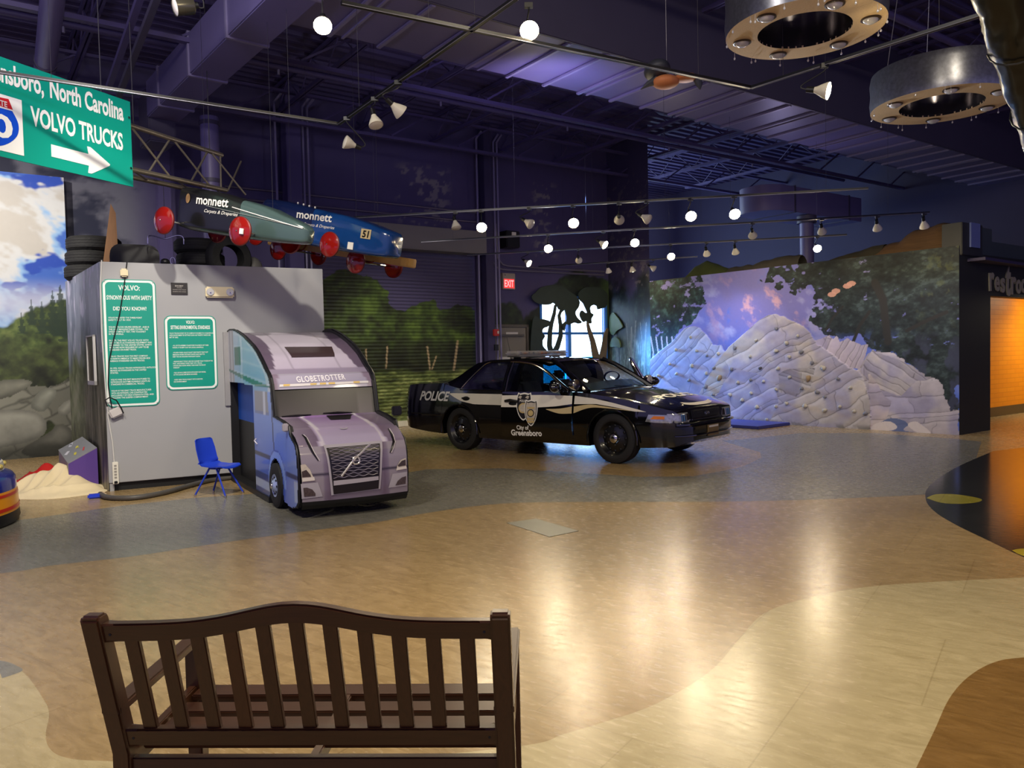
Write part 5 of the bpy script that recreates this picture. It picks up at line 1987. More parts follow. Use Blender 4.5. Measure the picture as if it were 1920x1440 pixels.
tag(o, 'thin black cord hanging down across the tall green sign', 'cord')
c0 = BOXP.p(*BOXP.uz(210, 766), .05)
t = thing('camera_pouch', 'white pouch hanging on a looped black strap below the tall green sign', 'pouch', c0, BOXP.rot())
X = FACE @ Matrix.Rotation(R(24), 4, 'Z')
MB().bx(-.075, .075, -.055, .055, -.02, .02, X=X @ Matrix.Translation((.02, -.06, 0))).build('pouch_body', M('white pouch', S(196, 190, 184), 0.6), t, bev=.015)
MB().tube([(-.05, -.03, .03), (-.07, -.03, .11), (-.02, -.03, .14), (.05, -.03, .10), (.10, -.03, .0), (.12, -.03, -.06)], .008, 6).build('strap', M('black cord', S(14, 14, 14), 0.5), t)
# framed print on the painted side
a0, z1 = SIDEP.uz(167, 630)
a1, z0 = SIDEP.uz(184, 722)
t = thing('framed_print', 'narrow pale-framed picture on the rock-painted side of the box', 'picture', SIDEP.p((a0 + a1) / 2, (z0 + z1) / 2, .01), SIDEP.rot())
w_, h_ = a1 - a0, z1 - z0
fm = MB()
for x0, x1, y0, y1 in ((-w_ / 2, w_ / 2, -h_ / 2, -h_ / 2 + .05), (-w_ / 2, w_ / 2, h_ / 2 - .02, h_ / 2), (-w_ / 2, -w_ / 2 + .02, -h_ / 2, h_ / 2), (w_ / 2 - .03, w_ / 2, -h_ / 2, h_ / 2)):
    fm.bx(x0, x1, -.03, 0, y0, y1)
fm.build('frame', M('pale frame', S(190, 188, 184), 0.5), t)
MB().bx(-w_ / 2 + .02, w_ / 2 - .02, -.015, 0, -h_ / 2 + .05, h_ / 2 - .02).build('print', M('brown print', S(66, 52, 42), 0.4, var=0.5, scale=6), t)

# blue chair
f0, f1, f2 = gr(366, 931), gr(423, 934), gr(455, 928)
fd = (f1 - f0)
dep = fd.length
fd.normalize()
sd = Vector((-fd.y, fd.x, 0))
ctr = (f0 + f1) / 2 + sd * .15
t = thing('child_chair', 'small blue moulded plastic chair beside the truck doorway', 'chair', ctr, math.atan2(fd.y, fd.x))
BLU = M('blue plastic', S(36, 66, 190), 0.35, var=0.05)
BLL = M('blue steel leg', S(34, 62, 180), 0.35, var=0.04)
h2, w2 = dep / 2, .15
SH = .345
sp_ = MB()
def seatf(u, v, off=0):
    # u across, v from the front edge back and up the backrest
    P = [(.20, -.015), (.17, 0.0), (.02, -.01), (-.10, .0), (-.15, .03), (-.175, .10), (-.20, .2), (-.225, .30), (-.23, .315)]
    Wd = [.145, .155, .165, .16, .155, .15, .15, .135, .11]
    k = v * (len(P) - 1)
    i = min(int(k), len(P) - 2)
    f = k - i
    x, z = lerp(P[i][0], P[i + 1][0], f), lerp(P[i][1], P[i + 1][1], f)
    w_ = lerp(Wd[i], Wd[i + 1], f)
    e = 2 * u - 1
    cv = .03 * e * e
    return (x + (cv if v > .5 else 0) + off * (0 if v < .45 else -1), e * w_, SH + z + (cv * .6 if v < .5 else 0) + (off * -1 if v < .45 else 0))
sp_.grid(14, 24, lambda u, v: seatf(u, v))
sp_.grid(14, 24, lambda u, v: seatf(1 - u, v, .012))
for uu in (0, 1):
    sp_.grid(1, 24, lambda u, v, uu=uu: tuple(lerp(a, b, u) for a, b in zip(seatf(uu, v), seatf(uu, v, .012))))
for vv in (0, 1):
    sp_.grid(14, 1, lambda u, v, vv=vv: tuple(lerp(a, b, v) for a, b in zip(seatf(u, vv), seatf(u, vv, .012))))
sp_.build('seat_shell', BLU, t, smooth=50)
for sx, sy in ((-1, -1), (1, -1), (1, 1), (-1, 1)):
    l = MB().tube([(sx * .05, sy * .09, SH - .02), (sx * h2, sy * w2, .015)], [.011, .010], 8).build('leg', BLL, t)
    MB().lathe([(.012, .0), (.013, .012), (.011, .03)], 10, X=Matrix.Translation((sx * h2, sy * w2, 0)), cap=True).build('foot_glide', CHR, l)
MB().tube([(-.06, -.09, SH - .025), (-.06, .09, SH - .025), (.06, .09, SH - .025), (.06, -.09, SH - .025), (-.06, -.09, SH - .025)], .009, 6).build('under_frame', BLL, t)

# kiosk wedge
fl, fr2, br_, bl = at(128, 870, 9.55), at(182, 840, 9.75), at(155, 820, 10.5), at(110, 845, 10.3)
c_ = (fl + fr2 + br_ + bl) / 4
c_.z = 0
t = thing('display_kiosk', 'low purple wedge-shaped kiosk with grey sloping top beside the box', 'kiosk', c_)
top = [fl - c_, fr2 - c_, br_ - c_, bl - c_]
bot = [Vector((p.x, p.y, 0)) for p in top]
kb = MB()
kb.add(bot + top, [(3, 2, 1, 0), (4, 5, 6, 7)] + [(i, (i + 1) % 4, 4 + (i + 1) % 4, 4 + i) for i in range(4)])
kb.f, kb.m = kb.f, [0, 0, 0, 0, 0, 1]
kb.build('cabinet', [M('purple laminate', S(92, 66, 140), 0.4, var=0.04), M('grey laminate', S(150, 148, 150), 0.45)], t, smooth=0)
kn = (top[1] - top[0]).cross(top[3] - top[0]).normalized()
def ktop(u, v, o_=.012):
    return lerp(lerp(top[0], top[1], u), lerp(top[3], top[2], u), v) + kn * o_
km = MB()
km.add([ktop(0, 0, .001), ktop(1, 0, .001), ktop(1, 1, .001), ktop(0, 1, .001), ktop(0, 0), ktop(1, 0), ktop(1, 1), ktop(0, 1)], [(4, 5, 6, 7), (0, 1, 5, 4), (1, 2, 6, 5), (2, 3, 7, 6), (3, 0, 4, 7)])
tp = km.build('sloping_top', M('grey kiosk top', S(140, 140, 142), 0.3, var=0.1), t, smooth=0)
for nm, L, mt in (('yellow_mark', [(.48, .50), (.55, .62), (.66, .62), (.60, .56), (.62, .45), (.56, .54)], S(226, 214, 30)), ('yellow_square', [(.30, .22), (.38, .20), (.44, .32), (.36, .34)], S(220, 206, 40)), ('white_card', [(.06, .52), (.22, .62), (.30, .56), (.14, .44)], S(220, 218, 220)), ('red_mark', [(.60, .22), (.72, .38), (.76, .36), (.66, .20)], S(214, 60, 60)), ('white_photo', [(.34, .82), (.52, .98), (.60, .94), (.44, .76)], S(206, 206, 210)), ('black_mark', [(.44, .88), (.50, .94), (.53, .91), (.47, .84)], S(30, 30, 34))):
    MB().add([ktop(a, b, .0145) for a, b in L], [tuple(range(len(L)))]).build(nm, M(nm.replace('_', ' '), mt, 0.5), tp, smooth=0)


# cloth heaps
def heap(name, label, cat, c, rx, ry, rot, hh, seed, mat, lobes, folds=.05, col=None):
    rs = random.Random(seed)
    n, m_ = 90, 60
    ph = [rs.uniform(0, 6.28) for _ in range(8)]
    V, F = [], []
    for j in range(m_ + 1):
        r_ = j / m_
        for i in range(n):
            a = 2 * math.pi * i / n
            edge = 1 + .10 * math.sin(2 * a + ph[0]) + .07 * math.sin(3 * a + ph[1]) + .035 * math.sin(7 * a + ph[2])
            x, y = rx * edge * r_ * math.cos(a), ry * edge * r_ * math.sin(a)
            z = hh * max(0, 1 - r_ ** 2.2) ** .8 * .45
            for lx, ly, lr, lh in lobes:
                z += lh * math.exp(-((x - lx) ** 2 + (y - ly) ** 2) / lr ** 2) * (1 - r_ ** 6)
            w1 = math.sin(9 * (x * math.cos(ph[3]) + y * math.sin(ph[3])) + 3.0 * math.sin(3 * y + ph[4]) + 2 * math.sin(4 * x + ph[7]))
            w2 = math.sin(17 * (x * math.cos(ph[5]) + y * math.sin(ph[5])) + 2.5 * math.sin(5 * x + ph[6]))
            z += folds * (1 - abs(w1)) ** 1.5 * (1 - r_ ** 4) + folds * .5 * (1 - abs(w2)) * (1 - r_ ** 3)
            V.append((x, y, max(.006, z + .012 * (1 - r_))))
    for j in range(m_):
        for i in range(n):
            F.append((j * n + i, j * n + (i + 1) % n, (j + 1) * n + (i + 1) % n, (j + 1) * n + i))
    k = len(V)
    for i in range(n):
        V.append((V[m_ * n + i][0], V[m_ * n + i][1], 0.0005))
    for i in range(n):
        F.append((m_ * n + i, m_ * n + (i + 1) % n, k + (i + 1) % n, k + i))
    o = MB().add(V, F).build(name, mat, smooth=60)
    o.location = c
    o.rotation_euler = (0, 0, rot)
    tag(o, label, cat)
    if col:
        colorize(o, col)
    return o


cc = (gr(40, 940) + gr(190, 922) + gr(122, 900)) / 3
heap('cream_blanket', 'crumpled cream blanket heaped on the floor by the kiosk', 'blanket', cc + Vector((-.10, -.12, 0)), .72, .50, R(18), .17, 5, M('cream cloth', S(232, 214, 172), 0.85, var=0.05, bump=.1), [(.10, .24, .14, .20), (-.12, .08, .2, .10), (.30, .05, .15, .07)], .06)
rc = gr(58, 912)
def redc(i, co):
    x, y, z = co
    f = math.sin(11 * x + 4 * math.sin(7 * y)) + math.sin(9 * y + 2)
    return S(196, 26, 18) if f > -.5 else (S(226, 206, 196) if f > -1.5 else S(40, 16, 14))
heap('red_garment', 'crumpled red and white garment lying behind the cream blanket', 'garment', rc + Vector((0, .15, 0)), .34, .28, R(30), .24, 9, VM('red and white cloth', 0.8, 0.08), [(.10, .08, .12, .16)], .045, redc)
o = MB().bx(-.075, .075, -.05, .05, 0, .05).build('blue_pouch', M('blue vinyl', S(40, 66, 200), 0.3), bev=.015)
o.location = gr(178, 934)
o.rotation_euler = (0, 0, .5)
tag(o, 'small blue pouch on the floor at the corner of the cream blanket', 'pouch')
o = MB().bx(-.06, .06, -.035, .035, 0, .004).build('paper_tag', M('tan card', S(186, 164, 132), 0.7))
o.location = gr(191, 930) + Vector((0, 0, .02))
o.rotation_euler = (.5, .2, -.7)
tag(o, 'small tan card leaning by the blue pouch', 'card')
hp_ = [gr(188, 931), gr(200, 937), gr(225, 939), (gr(262, 937)), gr(310, 928), gr(352, 916), gr(395, 905), gr(440, 899)]
hp_ = [tuple(p + Vector((0, 0, .03))) for p in hp_]
o = MB().tube(smooth_poly([(p[0], p[1], p[2]) for p in hp_], 5), .030, 10).build('cable_hose', M('grey rubber hose', S(78, 74, 68), 0.5))
tag(o, 'grey cable hose lying along the foot of the grey box', 'hose')

# ride-on race car nose at the left edge
rcx = at(-102, 905, 7.5)
t = thing('race_car_prop', 'blue and orange striped race car prop cut off at the left edge', 'race car', (rcx.x, rcx.y, 0), R(25))
sc_ = Matrix.Diagonal((1, 1.35, 1, 1))
def ring_(nm, prof, mt, par=t):
    return MB().lathe(prof, 44, X=sc_).build(nm, mt, par)
RB = M('race car blue', S(26, 36, 130), 0.25, coat=.5, var=.03)
RO = M('race car orange', S(246, 160, 20), 0.3, var=.03)
RR = M('race car red', S(206, 40, 20), 0.3, var=.03)
RWt = M('race car white', S(226, 220, 200), 0.3, var=.03)
ring_('rubber_skirt', [(.50, .0), (.585, .01), (.60, .05), (.595, .125)], BPL)
ring_('orange_band', [(.595, .125), (.588, .26), (.58, .335)], RO)
ring_('red_stripe', [(.5985, .15), (.5965, .182)], RR)
ring_('red_stripe', [(.589, .285), (.586, .312)], RR)
ring_('body_shell', [(.58, .335), (.572, .44), (.545, .48), (.50, .505), (.48, .52)], RB)
hl_ = ring_('lamp_band', [(.482, .515), (.47, .60), (.455, .612)], RWt)
for a in (-70, -40, -10, 20, 50):
    MB().ball((.478 * math.cos(R(a)), .478 * 1.35 * math.sin(R(a)), .56), (.03, .05, .028), 10, 6).build('lamp_print', M('yellow lamp print', S(196, 176, 96), 0.3, var=.5, scale=20), hl_)
ring_('upper_shell', [(.455, .612), (.43, .665), (.41, .675)], RB)
ring_('white_top', [(.41, .675), (.38, .695), (.33, .70)], RWt)
ring_('red_top', [(.335, .70), (.31, .75), (.2, .76), (0, .77)], RR)
# ================================================================== WOODEN BENCH IN THE FOREGROUND (seen from behind)
BW = wood('dark stained wood', S(52, 29, 17), S(80, 48, 28), 1.0, 2, 0.3)
BWX = wood('dark stained wood lengthwise', S(50, 28, 17), S(76, 45, 27), 1.0, 0, 0.3)
BWR = wood('reddish stained wood', S(64, 34, 17), S(86, 50, 27), 1.0, 2, 0.3)
D0 = 2.13
pL, pR = at(176, 1150, D0), at(938, 1146, D0 - .045)
bd = Vector((pR.x - pL.x, pR.y - pL.y, 0))
BWID = bd.length
bd.normalize()
bn = Vector((-bd.y, bd.x, 0))                # away from the camera: the seat side
ZT = (pL.z + pR.z) / 2
bench = thing('garden_bench', 'dark brown slatted wooden bench with curved top rail seen from behind', 'bench', (pL.x, pL.y, 0), math.atan2(bd.y, bd.x))
# local: x along, y towards the seat, z up; the back leans towards the camera
LEAN = .13
def by(z):                                # y of the back plane at height z
    return max(0.0, (ZT - z)) / (ZT - .40) * LEAN if z > .40 else LEAN
for x in (0.0, BWID):
    m = MB()
    a, b, c = Vector((x, LEAN, 0)), Vector((x, LEAN, .40)), Vector((x, 0, ZT))
    prof = [(-.028, 0), (-.028, .40), (-.028 - LEAN, ZT - .012), (-.020 - LEAN, ZT), (.020 - LEAN, ZT), (.028 - LEAN, ZT - .012), (.032, .40), (.032, 0)]
    X = Matrix(((0, 0, 1, x), (1, 0, 0, LEAN), (0, 1, 0, 0), (0, 0, 0, 1)))
    m.prism(prof, -.027, .027, X=X)
    m.build('back_post', BW, bench, bev=.006, smooth=30)
def crest(u):                             # top rail centre height above its ends
    return .0 + .054 * math.exp(-((u - .5) / .19) ** 2) * 1.0 + .004
HR = .056
def rail_fn(nm, z0, cfun, hh, th, mat, x0=.02, x1=None):
    x1 = x1 or BWID - .02
    m = MB()
    N = 30
    V, F = [], []
    for i in range(N + 1):
        u = i / N
        x = lerp(x0, x1, u)
        zc = z0 + cfun(u)
        for dz, dy in ((-hh / 2, -th / 2), (hh / 2, -th / 2), (hh / 2, th / 2), (-hh / 2, th / 2)):
            V.append((x, by(zc + dz) + dy, zc + dz))
    for i in range(N):
        for k in range(4):
            F.append((i * 4 + k, i * 4 + (k + 1) % 4, i * 4 + 4 + (k + 1) % 4, i * 4 + 4 + k))
    F += [(0, 1, 2, 3), tuple(N * 4 + k for k in (3, 2, 1, 0))]
    m.add(V, F)
    return m.build(nm, mat, bench, bev=.006, smooth=35)
ztr = ZT - .058
rail_fn('top_rail', ztr, crest, HR, .038, BWX)
zbr = .455
rail_fn('bottom_rail', zbr, lambda u: 0, .058, .038, BWX)
for x in (0.0, BWID):
    for z in (ztr, zbr):
        s_ = 1 if x == 0 else -1
        MB().lathe([(.004, 0), (.004, .001), (0, .0012)], 8, X=Matrix.Translation((x + s_ * .045, by(z) - .0195, z)) @ Matrix.Rotation(R(90), 4, 'X')).build('peg', BPL, bench)
N = 11
for k in range(N):
    u = (k + 1) / (N + 1)
    x = u * BWID
    zt_ = ztr + crest(u) - HR / 2 + .004
    m = MB()
    z0_ = zbr + .024
    V = []
    for z in (z0_, zt_):
        for dy in (-.009, .009):
            for dx in (-.021, .021):
                V.append((x + dx, by(z) + dy, z))
    m.add(V, [(0, 2, 3, 1), (4, 5, 7, 6), (0, 1, 5, 4), (2, 6, 7, 3), (0, 4, 6, 2), (1, 3, 7, 5)])
    m.build('back_slat', BWR if k == 3 else BW, bench, bev=.003)
SD = .50
SZ = .385
for k in range(4):
    y = LEAN + .10 + k * .108
    MB().bx(.02, BWID - .02, y - .038, y + .038, SZ - .012 - (.008 if 0 < k < 3 else 0), SZ + .010 - (.008 if 0 < k < 3 else 0)).build('seat_slat', BWX, bench, bev=.004)
yf = LEAN + SD - .03
for x in (0.0, BWID):
    MB().bx(x - .026, x + .026, yf - .028, yf + .028, 0, .545).build('front_leg', BW, bench, bev=.005)
    m = MB()
    m.bar((x, .06, .55), (x, yf + .05, .565), .058, .028)
    m.build('armrest', BWX, bench, bev=.006)
    MB().bar((x, LEAN, .36), (x, yf, .375), .030, .06).build('side_rail', BW, bench, bev=.004)
    MB().bar((x, LEAN, .12), (x, yf, .12), .026, .04).build('side_stretcher', BW, bench, bev=.004)
MB().bx(.02, BWID - .02, yf - .016, yf + .016, .33, .39).build('front_apron', BWX, bench, bev=.004)
MB().bx(.02, BWID - .02, LEAN - .014, LEAN + .014, .335, .385).build('rear_apron', BWX, bench, bev=.004)
MB().bar((BWID / 2, LEAN, .36), (BWID / 2, yf, .37), .03, .05).build('centre_rail', BW, bench, bev=.004)
MB().bx(.02, BWID - .02, LEAN + .20, LEAN + .23, .10, .14).build('long_stretcher', BWX, bench, bev=.004)
# floor hatch plate
hp_ = [gr(950, 981), gr(1005, 973), gr(1085, 996), gr(1030, 1007)]
hc = sum(hp_, Vector((0, 0, 0))) / 4
m = MB()
n = 4
m.add([tuple(p - hc) for p in hp_] + [tuple(p - hc + Vector((0, 0, .004))) for p in hp_], [(3, 2, 1, 0), (4, 5, 6, 7)] + [(i, (i + 1) % 4, 4 + (i + 1) % 4, 4 + i) for i in range(4)])
o = m.build('floor_plate', M('grey floor plate', S(120, 118, 104), 0.35, var=.15, scale=30), smooth=0)
o.location = hc
tag(o, 'grey rectangular plate let into the tan floor before the car', 'floor plate')
ml = MB().add([gr(1300, 792) - hc, gr(1340, 806) - hc, gr(1440, 804) - hc, gr(1512, 795) - hc, gr(1440, 784) - hc, gr(1330, 782) - hc], [])
mw = [WALLM.p(u, 0, n_) for u, n_ in ((-5.7, .12), (-5.7, 1.25), (-3.15, 1.25), (-3.15, .12))]
mc = sum(mw, Vector((0, 0, 0))) / 4
m = MB()
m.add([tuple(p - mc) for p in mw] + [tuple(p - mc + Vector((0, 0, .06))) for p in mw], [(0, 1, 2, 3)[::-1], (4, 5, 6, 7)] + [(i, (i + 1) % 4, 4 + (i + 1) % 4, 4 + i) for i in range(4)])
o = m.build('crash_mat', M('blue mat vinyl', S(50, 56, 130), 0.4, var=.05), bev=.012)
o.location = mc
tag(o, 'blue padded mat on the floor below the climbing rocks', 'mat')
# ================================================================== OVERHEAD: ducts, joists, columns, tracks, lamps
WA, MA = WALLB.a.copy(), Vector((math.sin(R(38.5)), -math.cos(R(38.5)), 0))
DZ = 5.5
DUCT = M('pale violet duct paint', S(98, 91, 132), 0.42, var=.12, scale=1.5)
DUCTD = M('dark violet duct and shaded side', S(64, 60, 80), 0.5, var=.12, scale=1.5)  # for dark fittings, and for the unlit side of the main duct
RIBM = M('duct rib metal', S(120, 114, 146), 0.35, var=.1, scale=3)


def lw(p):                                 # local coordinates along (back wall, towards camera)
    d = Vector((p.x, p.y, 0)) - WALLB.o
    nrm = WALLB.n
    return d.dot(WA), d.dot(nrm)


a0 = lw(gr(700, 95, DZ))
a1 = lw(gr(1500, 263, DZ))
b0 = lw(gr(1140, 106, DZ))
b1 = lw(gr(1404, 167, DZ))
nf = (a0[1] + a1[1]) / 2
nn_ = (b0[1] + b1[1]) / 2
ul = lw(gr(530, 58, DZ))[0]
t = thing('main_duct', 'wide flat violet air duct with ribs running across the ceiling above the car', 'air duct', WALLB.p(ul, DZ, nf), WALLB.rot())
Ld = 22
Wd = nn_ - nf
MB().bx(0, Ld, -Wd, 0, 0, .75).build('duct_body', DUCT, t, bev=.02)
k = 0
x = .5
while x < Ld - .5:
    MB().bx(x - .03, x + .03, -Wd - .01, .015, -.035, .0).build('cross_rib', RIBM, t, bev=.008)
    if k % 3 == 0:
        MB().bx(x + .16, x + .19, -Wd - .01, .01, -.02, .0).build('seam_strip', RIBM, t)
    x += .66
    k += 1
MB().bx(0, Ld, -Wd - .05, -Wd, -.02, 1.6).build('shade_toned_side', DUCTD, t, bev=.01)  # near face of the duct, its lack of light put into a darker colour

# branch duct to the left, stepping down to a pipe
q0 = at(520, 20, 11.0)
t = thing('branch_duct', 'square violet branch duct sloping away above the truck trusswork', 'air duct')
P0, P1 = gr(560, 5, DZ + .1), gr(345, 250, 4.55)
dirb = -MA
u_, n_ = lw(gr(480, 40, 5.35))
base = WALLB.p(u_, 5.35, n_)
t.location = base
t.rotation_euler = (0, 0, math.atan2(dirb.y, dirb.x))
MB().bx(-2.0, 4.3, -.36, .12, 0, .55).build('duct_body', DUCT, t, bev=.015)
for x in (-.9, .6, 2.1, 3.6):
    MB().bx(x - .03, x + .03, -.38, .14, -.02, .57).build('flange', RIBM, t, bev=.005)
MB().bx(4.3, 4.9, -.30, .10, -.35, .45).build('end_box', DUCTD, t, bev=.02)
t2 = thing('drop_pipe', 'round violet pipe dropping from the end of the branch duct behind the cars', 'pipe')
pc = at(396, 330, (base + dirb * 4.5).y)
t2.location = (pc.x, pc.y, 0)
MB().tube([(0, 0, 2.4), (0, 0, 5.4)], .14, 16).build('pipe_body', DUCT, t2)
for z in (3.2, 4.4, 5.3):
    MB().tube([(0, 0, z - .03), (0, 0, z + .03)], .155, 16).build('pipe_collar', DUCTD, t2)

# ceiling joists
def joist(u, lab, n0=-.4, n1=15.0, zb=6.42):
    t = thing('roof_joist', lab, 'roof joist', WALLB.p(u, 0, n0), math.atan2(WALLB.n.y, WALLB.n.x), 'open-web roof joists')
    L_ = n1 - n0
    for z, h_ in ((zb, .06), (6.93, .06)):
        MB().bx(0, L_, -.05, -.012, z, z + h_).bx(0, L_, .012, .05, z, z + h_).build('chord', PAINT, t)
    m = MB()
    x, k = 0.0, 0
    pts = []
    while x < L_:
        pts.append((x, 0, zb + .03 if k % 2 else 6.95))
        x += .62
        k += 1
    m.tube(pts, .016, 6)
    m.build('web_rod', PAINT, t)
    return t
for k, u in enumerate((-1.2, .6, 2.4, 4.2, 6.0, 7.8, 9.6, 11.4, 13.2, 15.0, 16.8)):
    joist(u, 'dark violet open-web roof joist under the corrugated ceiling')
# girders and sprinkler pipes along the wall direction
for nm, n_, z, r_, lab in (('sprinkler_pipe', 6.2, 6.25, .05, 'violet sprinkler pipe under the joists, nearest the main duct'), ('sprinkler_pipe', 3.2, 6.25, .045, 'violet sprinkler pipe under the joists near the back wall'), ('sprinkler_pipe', 9.6, 6.3, .05, 'violet sprinkler pipe crossing above the road sign')):
    t = thing(nm, lab, 'pipe', WALLB.p(-4, z, n_), WALLB.rot())
    Lp = min(24, (FARW.o - WALLB.p(-4, 0, n_)).dot(FARW.n) / WALLB.a.dot(FARW.n) - .3)
    MB().tube([(0, 0, 0), (Lp, 0, 0)], r_, 10).build('pipe_body', PAINT, t)
    for k in range(int((Lp - 1.2) / 3)):
        MB().tube([(1.2 + k * 3, 0, -.12), (1.2 + k * 3, 0, .02)], .02, 6).build('sprinkler_head', RIBM, t)
for n_, lab in ((4.7, 'heavy violet roof girder of two angles and struts behind the sign'), (1.2, 'heavy violet roof girder close to the back wall')):
    t = thing('roof_girder', lab, 'girder', WALLB.p(-5, 6.0 if n_ < 2 else 5.75, n_), WALLB.rot())
    MB().bx(0, 25, -.05, .05, 0, .06).build('bottom_chord', PAINT, t)
    MB().bx(0, 25, -.05, .05, .55, .60).build('top_chord', PAINT, t)
    for k in range(16):
        MB().bar((k * 1.6, 0, .08), (k * 1.6 + .8, 0, .57), .03, .03).build('strut', PAINT, t)
# big pale round duct top left
p0, p1 = at(105, -60, 8.6), at(84, 130, 10.6)
t = thing('round_duct', 'round violet duct crossing the ceiling at the upper left above the road sign', 'air duct', p0)
v = p1 - p0
MB().tube([Vector((0, 0, 0)) - v * .6, v * 1.9], .13, 18).build('duct_body', DUCT, t)
for k in (.1, .9):
    MB().tube([v * k, v * (k + .02)], .14, 18).build('duct_collar', DUCTD, t)
p0, p1 = at(300, -20, 8.2), at(228, 165, 10.6)
t = thing('angled_brace', 'pair of dark violet steel braces slanting down behind the road sign', 'brace', p0)
v = p1 - p0
for k, o_ in enumerate((Vector((0, 0, 0)), Vector((-.14, .0, .10)))):
    MB().bar(o_ - v * .3, v * 1.1 + o_, .07, .07).build('brace_bar', PAINT if k else DUCTD, t)
# columns
def column(px, D, w_, z0, z1, lab, mat=PAINT, pipes=0):
    p = at(px, 500, D)
    t = thing('column', lab, 'column', (p.x, p.y, 0), WALLB.rot())
    MB().bx(-w_ / 2, w_ / 2, -w_ / 2, w_ / 2, z0, z1).build('column_shaft', mat, t, bev=.01)
    for k in range(pipes):
        x = -w_ / 2 - .08 - .12 * k if k % 2 else w_ / 2 + .06 + .05 * k
        MB().tube([(x, -.1, z0 + .2), (x, -.1, z1 - .4), (x + .15, -.1, z1 - .2)], .025, 8).build('conduit', RIBM, t)
    return t
dB = lambda px: (lambda q: q.y)(WALLB.p(*WALLB.uz(px, 500), 0))
column(553, dB(553) - .35, .30, 0, CEIL, 'violet steel column with conduits behind the hanging cars', pipes=3)
column(312, dB(312) - .5, .22, 0, 5.6, 'slim violet column rising behind the tyres on the grey box')
column(914, dB(914) - .25, .22, 0, CEIL, 'dark column with conduits just right of the roll door', DARKP, pipes=3)
pcw = at(1513, 480, 19.6)
t = thing('column', 'violet round column rising behind the top of the rock mural', 'column', (pcw.x, pcw.y, 0))
MB().tube([(0, 0, 3.05), (0, 0, 4.88)], .17, 18).build('column_shaft', DUCT, t)
MB().tube([(0, 0, 4.70), (0, 0, 4.88)], .24, 18).build('column_head', DUCTD, t)
# stepped duct at the far right
p = at(1408, 355, 19.0)
t = thing('far_duct', 'stepped violet duct ending in a rounded box above the mural', 'air duct', (p.x, p.y, 4.9), math.atan2(-WALLM.a.y * 0 + WA.y, WA.x))
Lf = min(7, (FARW.o - Vector((p.x, p.y, 0))).dot(FARW.n) / WALLB.a.dot(FARW.n) - 1.0)
print('far duct length', Lf)
MB().prism(smooth_poly([(0.4, -.6), (0, -.3), (0, .3), (.4, .6)], 4) + [(Lf, .6), (Lf, -.6)], 0, .62).build('duct_body', DUCT, t, bev=.01)
for x in (.9, Lf - .6):
    MB().bx(x - .02, x + .02, -.62, .62, -.02, .64).build('flange', DUCTD, t)

# ---- track lighting
TRK = M('black track', S(22, 22, 24), 0.3, metal=.4)
WIRE = M('grey wire', S(42, 40, 50), 0.7)
TRKL = M('track edge', S(120, 118, 130), 0.45, metal=.6)
SHADE = M('cream lamp shade', S(206, 200, 180), 0.35, var=.05)
SOCK = M('black lamp socket', S(16, 16, 17), 0.45)
GUN = M('gunmetal lamp can', S(92, 88, 74), 0.25, metal=.8)
LIT = M('lit lamp face', (1, 1, 1), 0.5, emit=(1.0, 0.80, 0.48), es=160.0)
UNLIT = M('lamp face', S(214, 208, 190), 0.12)
wires = 0


def track(label, pts, hang=True):
    pts = [Vector(p) for p in pts]
    t = thing('light_track', label, 'light track', pts[0])
    for a, b in zip(pts, pts[1:]):
        MB().bar(a - pts[0], b - pts[0], .035, .028).build('rail', TRK, t)
        m = MB()
        for s in (-1, 1):
            off = (b - a).normalized().cross(Vector((0, 0, 1))) * (.017 * s)
            m.tube([a - pts[0] + off + Vector((0, 0, -.013)), b - pts[0] + off + Vector((0, 0, -.013))], .003, 4)
        m.build('rail_edge', TRKL, t)
        L_ = (b - a).length
        n = max(1, int(L_ / 2.4))
        for k in range(n + 1):
            p = a.lerp(b, (k + .25) / (n + .5)) - pts[0]
            MB().tube([p, p + Vector((0, 0, CEIL - pts[0].z))], .002, 4).build('hanger_wire', WIRE, t)
    return t


_lampc = 0


def track_lamp(label, px, py, D, aim, lit, energy=60, size=.06, ztrack=None, can=False, color=WARM, spot=80, group='track lamps'):
    """lamp head centred at the point; aim is the direction the lens looks"""
    p = at(px, py, D)
    t = thing('track_lamp', label, 'lamp', p, 0, group)
    d = Vector(aim).normalized()
    q = d.to_track_quat('Z', 'Y').to_matrix().to_4x4()
    r = size
    MB().lathe([(r * .32, -r * 1.25), (r * .42, -r * .9), (r * .72, -r * .35), (r * .98, r * .25), (r, r * .45)] if not can else [(r * .9, -r * 1.5), (r * .95, -r * 1.4), (r, r * .5)], 20, X=q).build('shade', GUN if can else SHADE, t)
    f = MB().lathe([(r * .97, r * .40), (r * .75, r * .52), (r * .4, r * .60), (0, r * .62)], 20, X=q).build('lens', LIT if lit else UNLIT, t)
    MB().lathe([(0, -r * 2.1), (r * .34, -r * 2.05), (r * .38, -r * 1.2), (r * .3, -r * 1.1)], 14, X=q).build('socket', SOCK, t)
    zt_ = (ztrack - p.z) if ztrack else .26
    b = q @ Vector((0, 0, -r * 1.7))
    MB().tube(smooth_poly([tuple(b), (b.x * 1.6, b.y * 1.6, b.z + .05), (0, 0, zt_ - .06), (0, 0, zt_)], 4), .007, 6).build('arm', SOCK, t)
    MB().bx(-.035, .035, -.02, .02, zt_ - .035, zt_ + .005).build('track_clip', SOCK, t)
    if lit and energy:
        l = lamp('SPOT', 'track lamp light', p + d * (r * 1.0), p + d * 3, energy, color, .05, spot, .7)
    return t


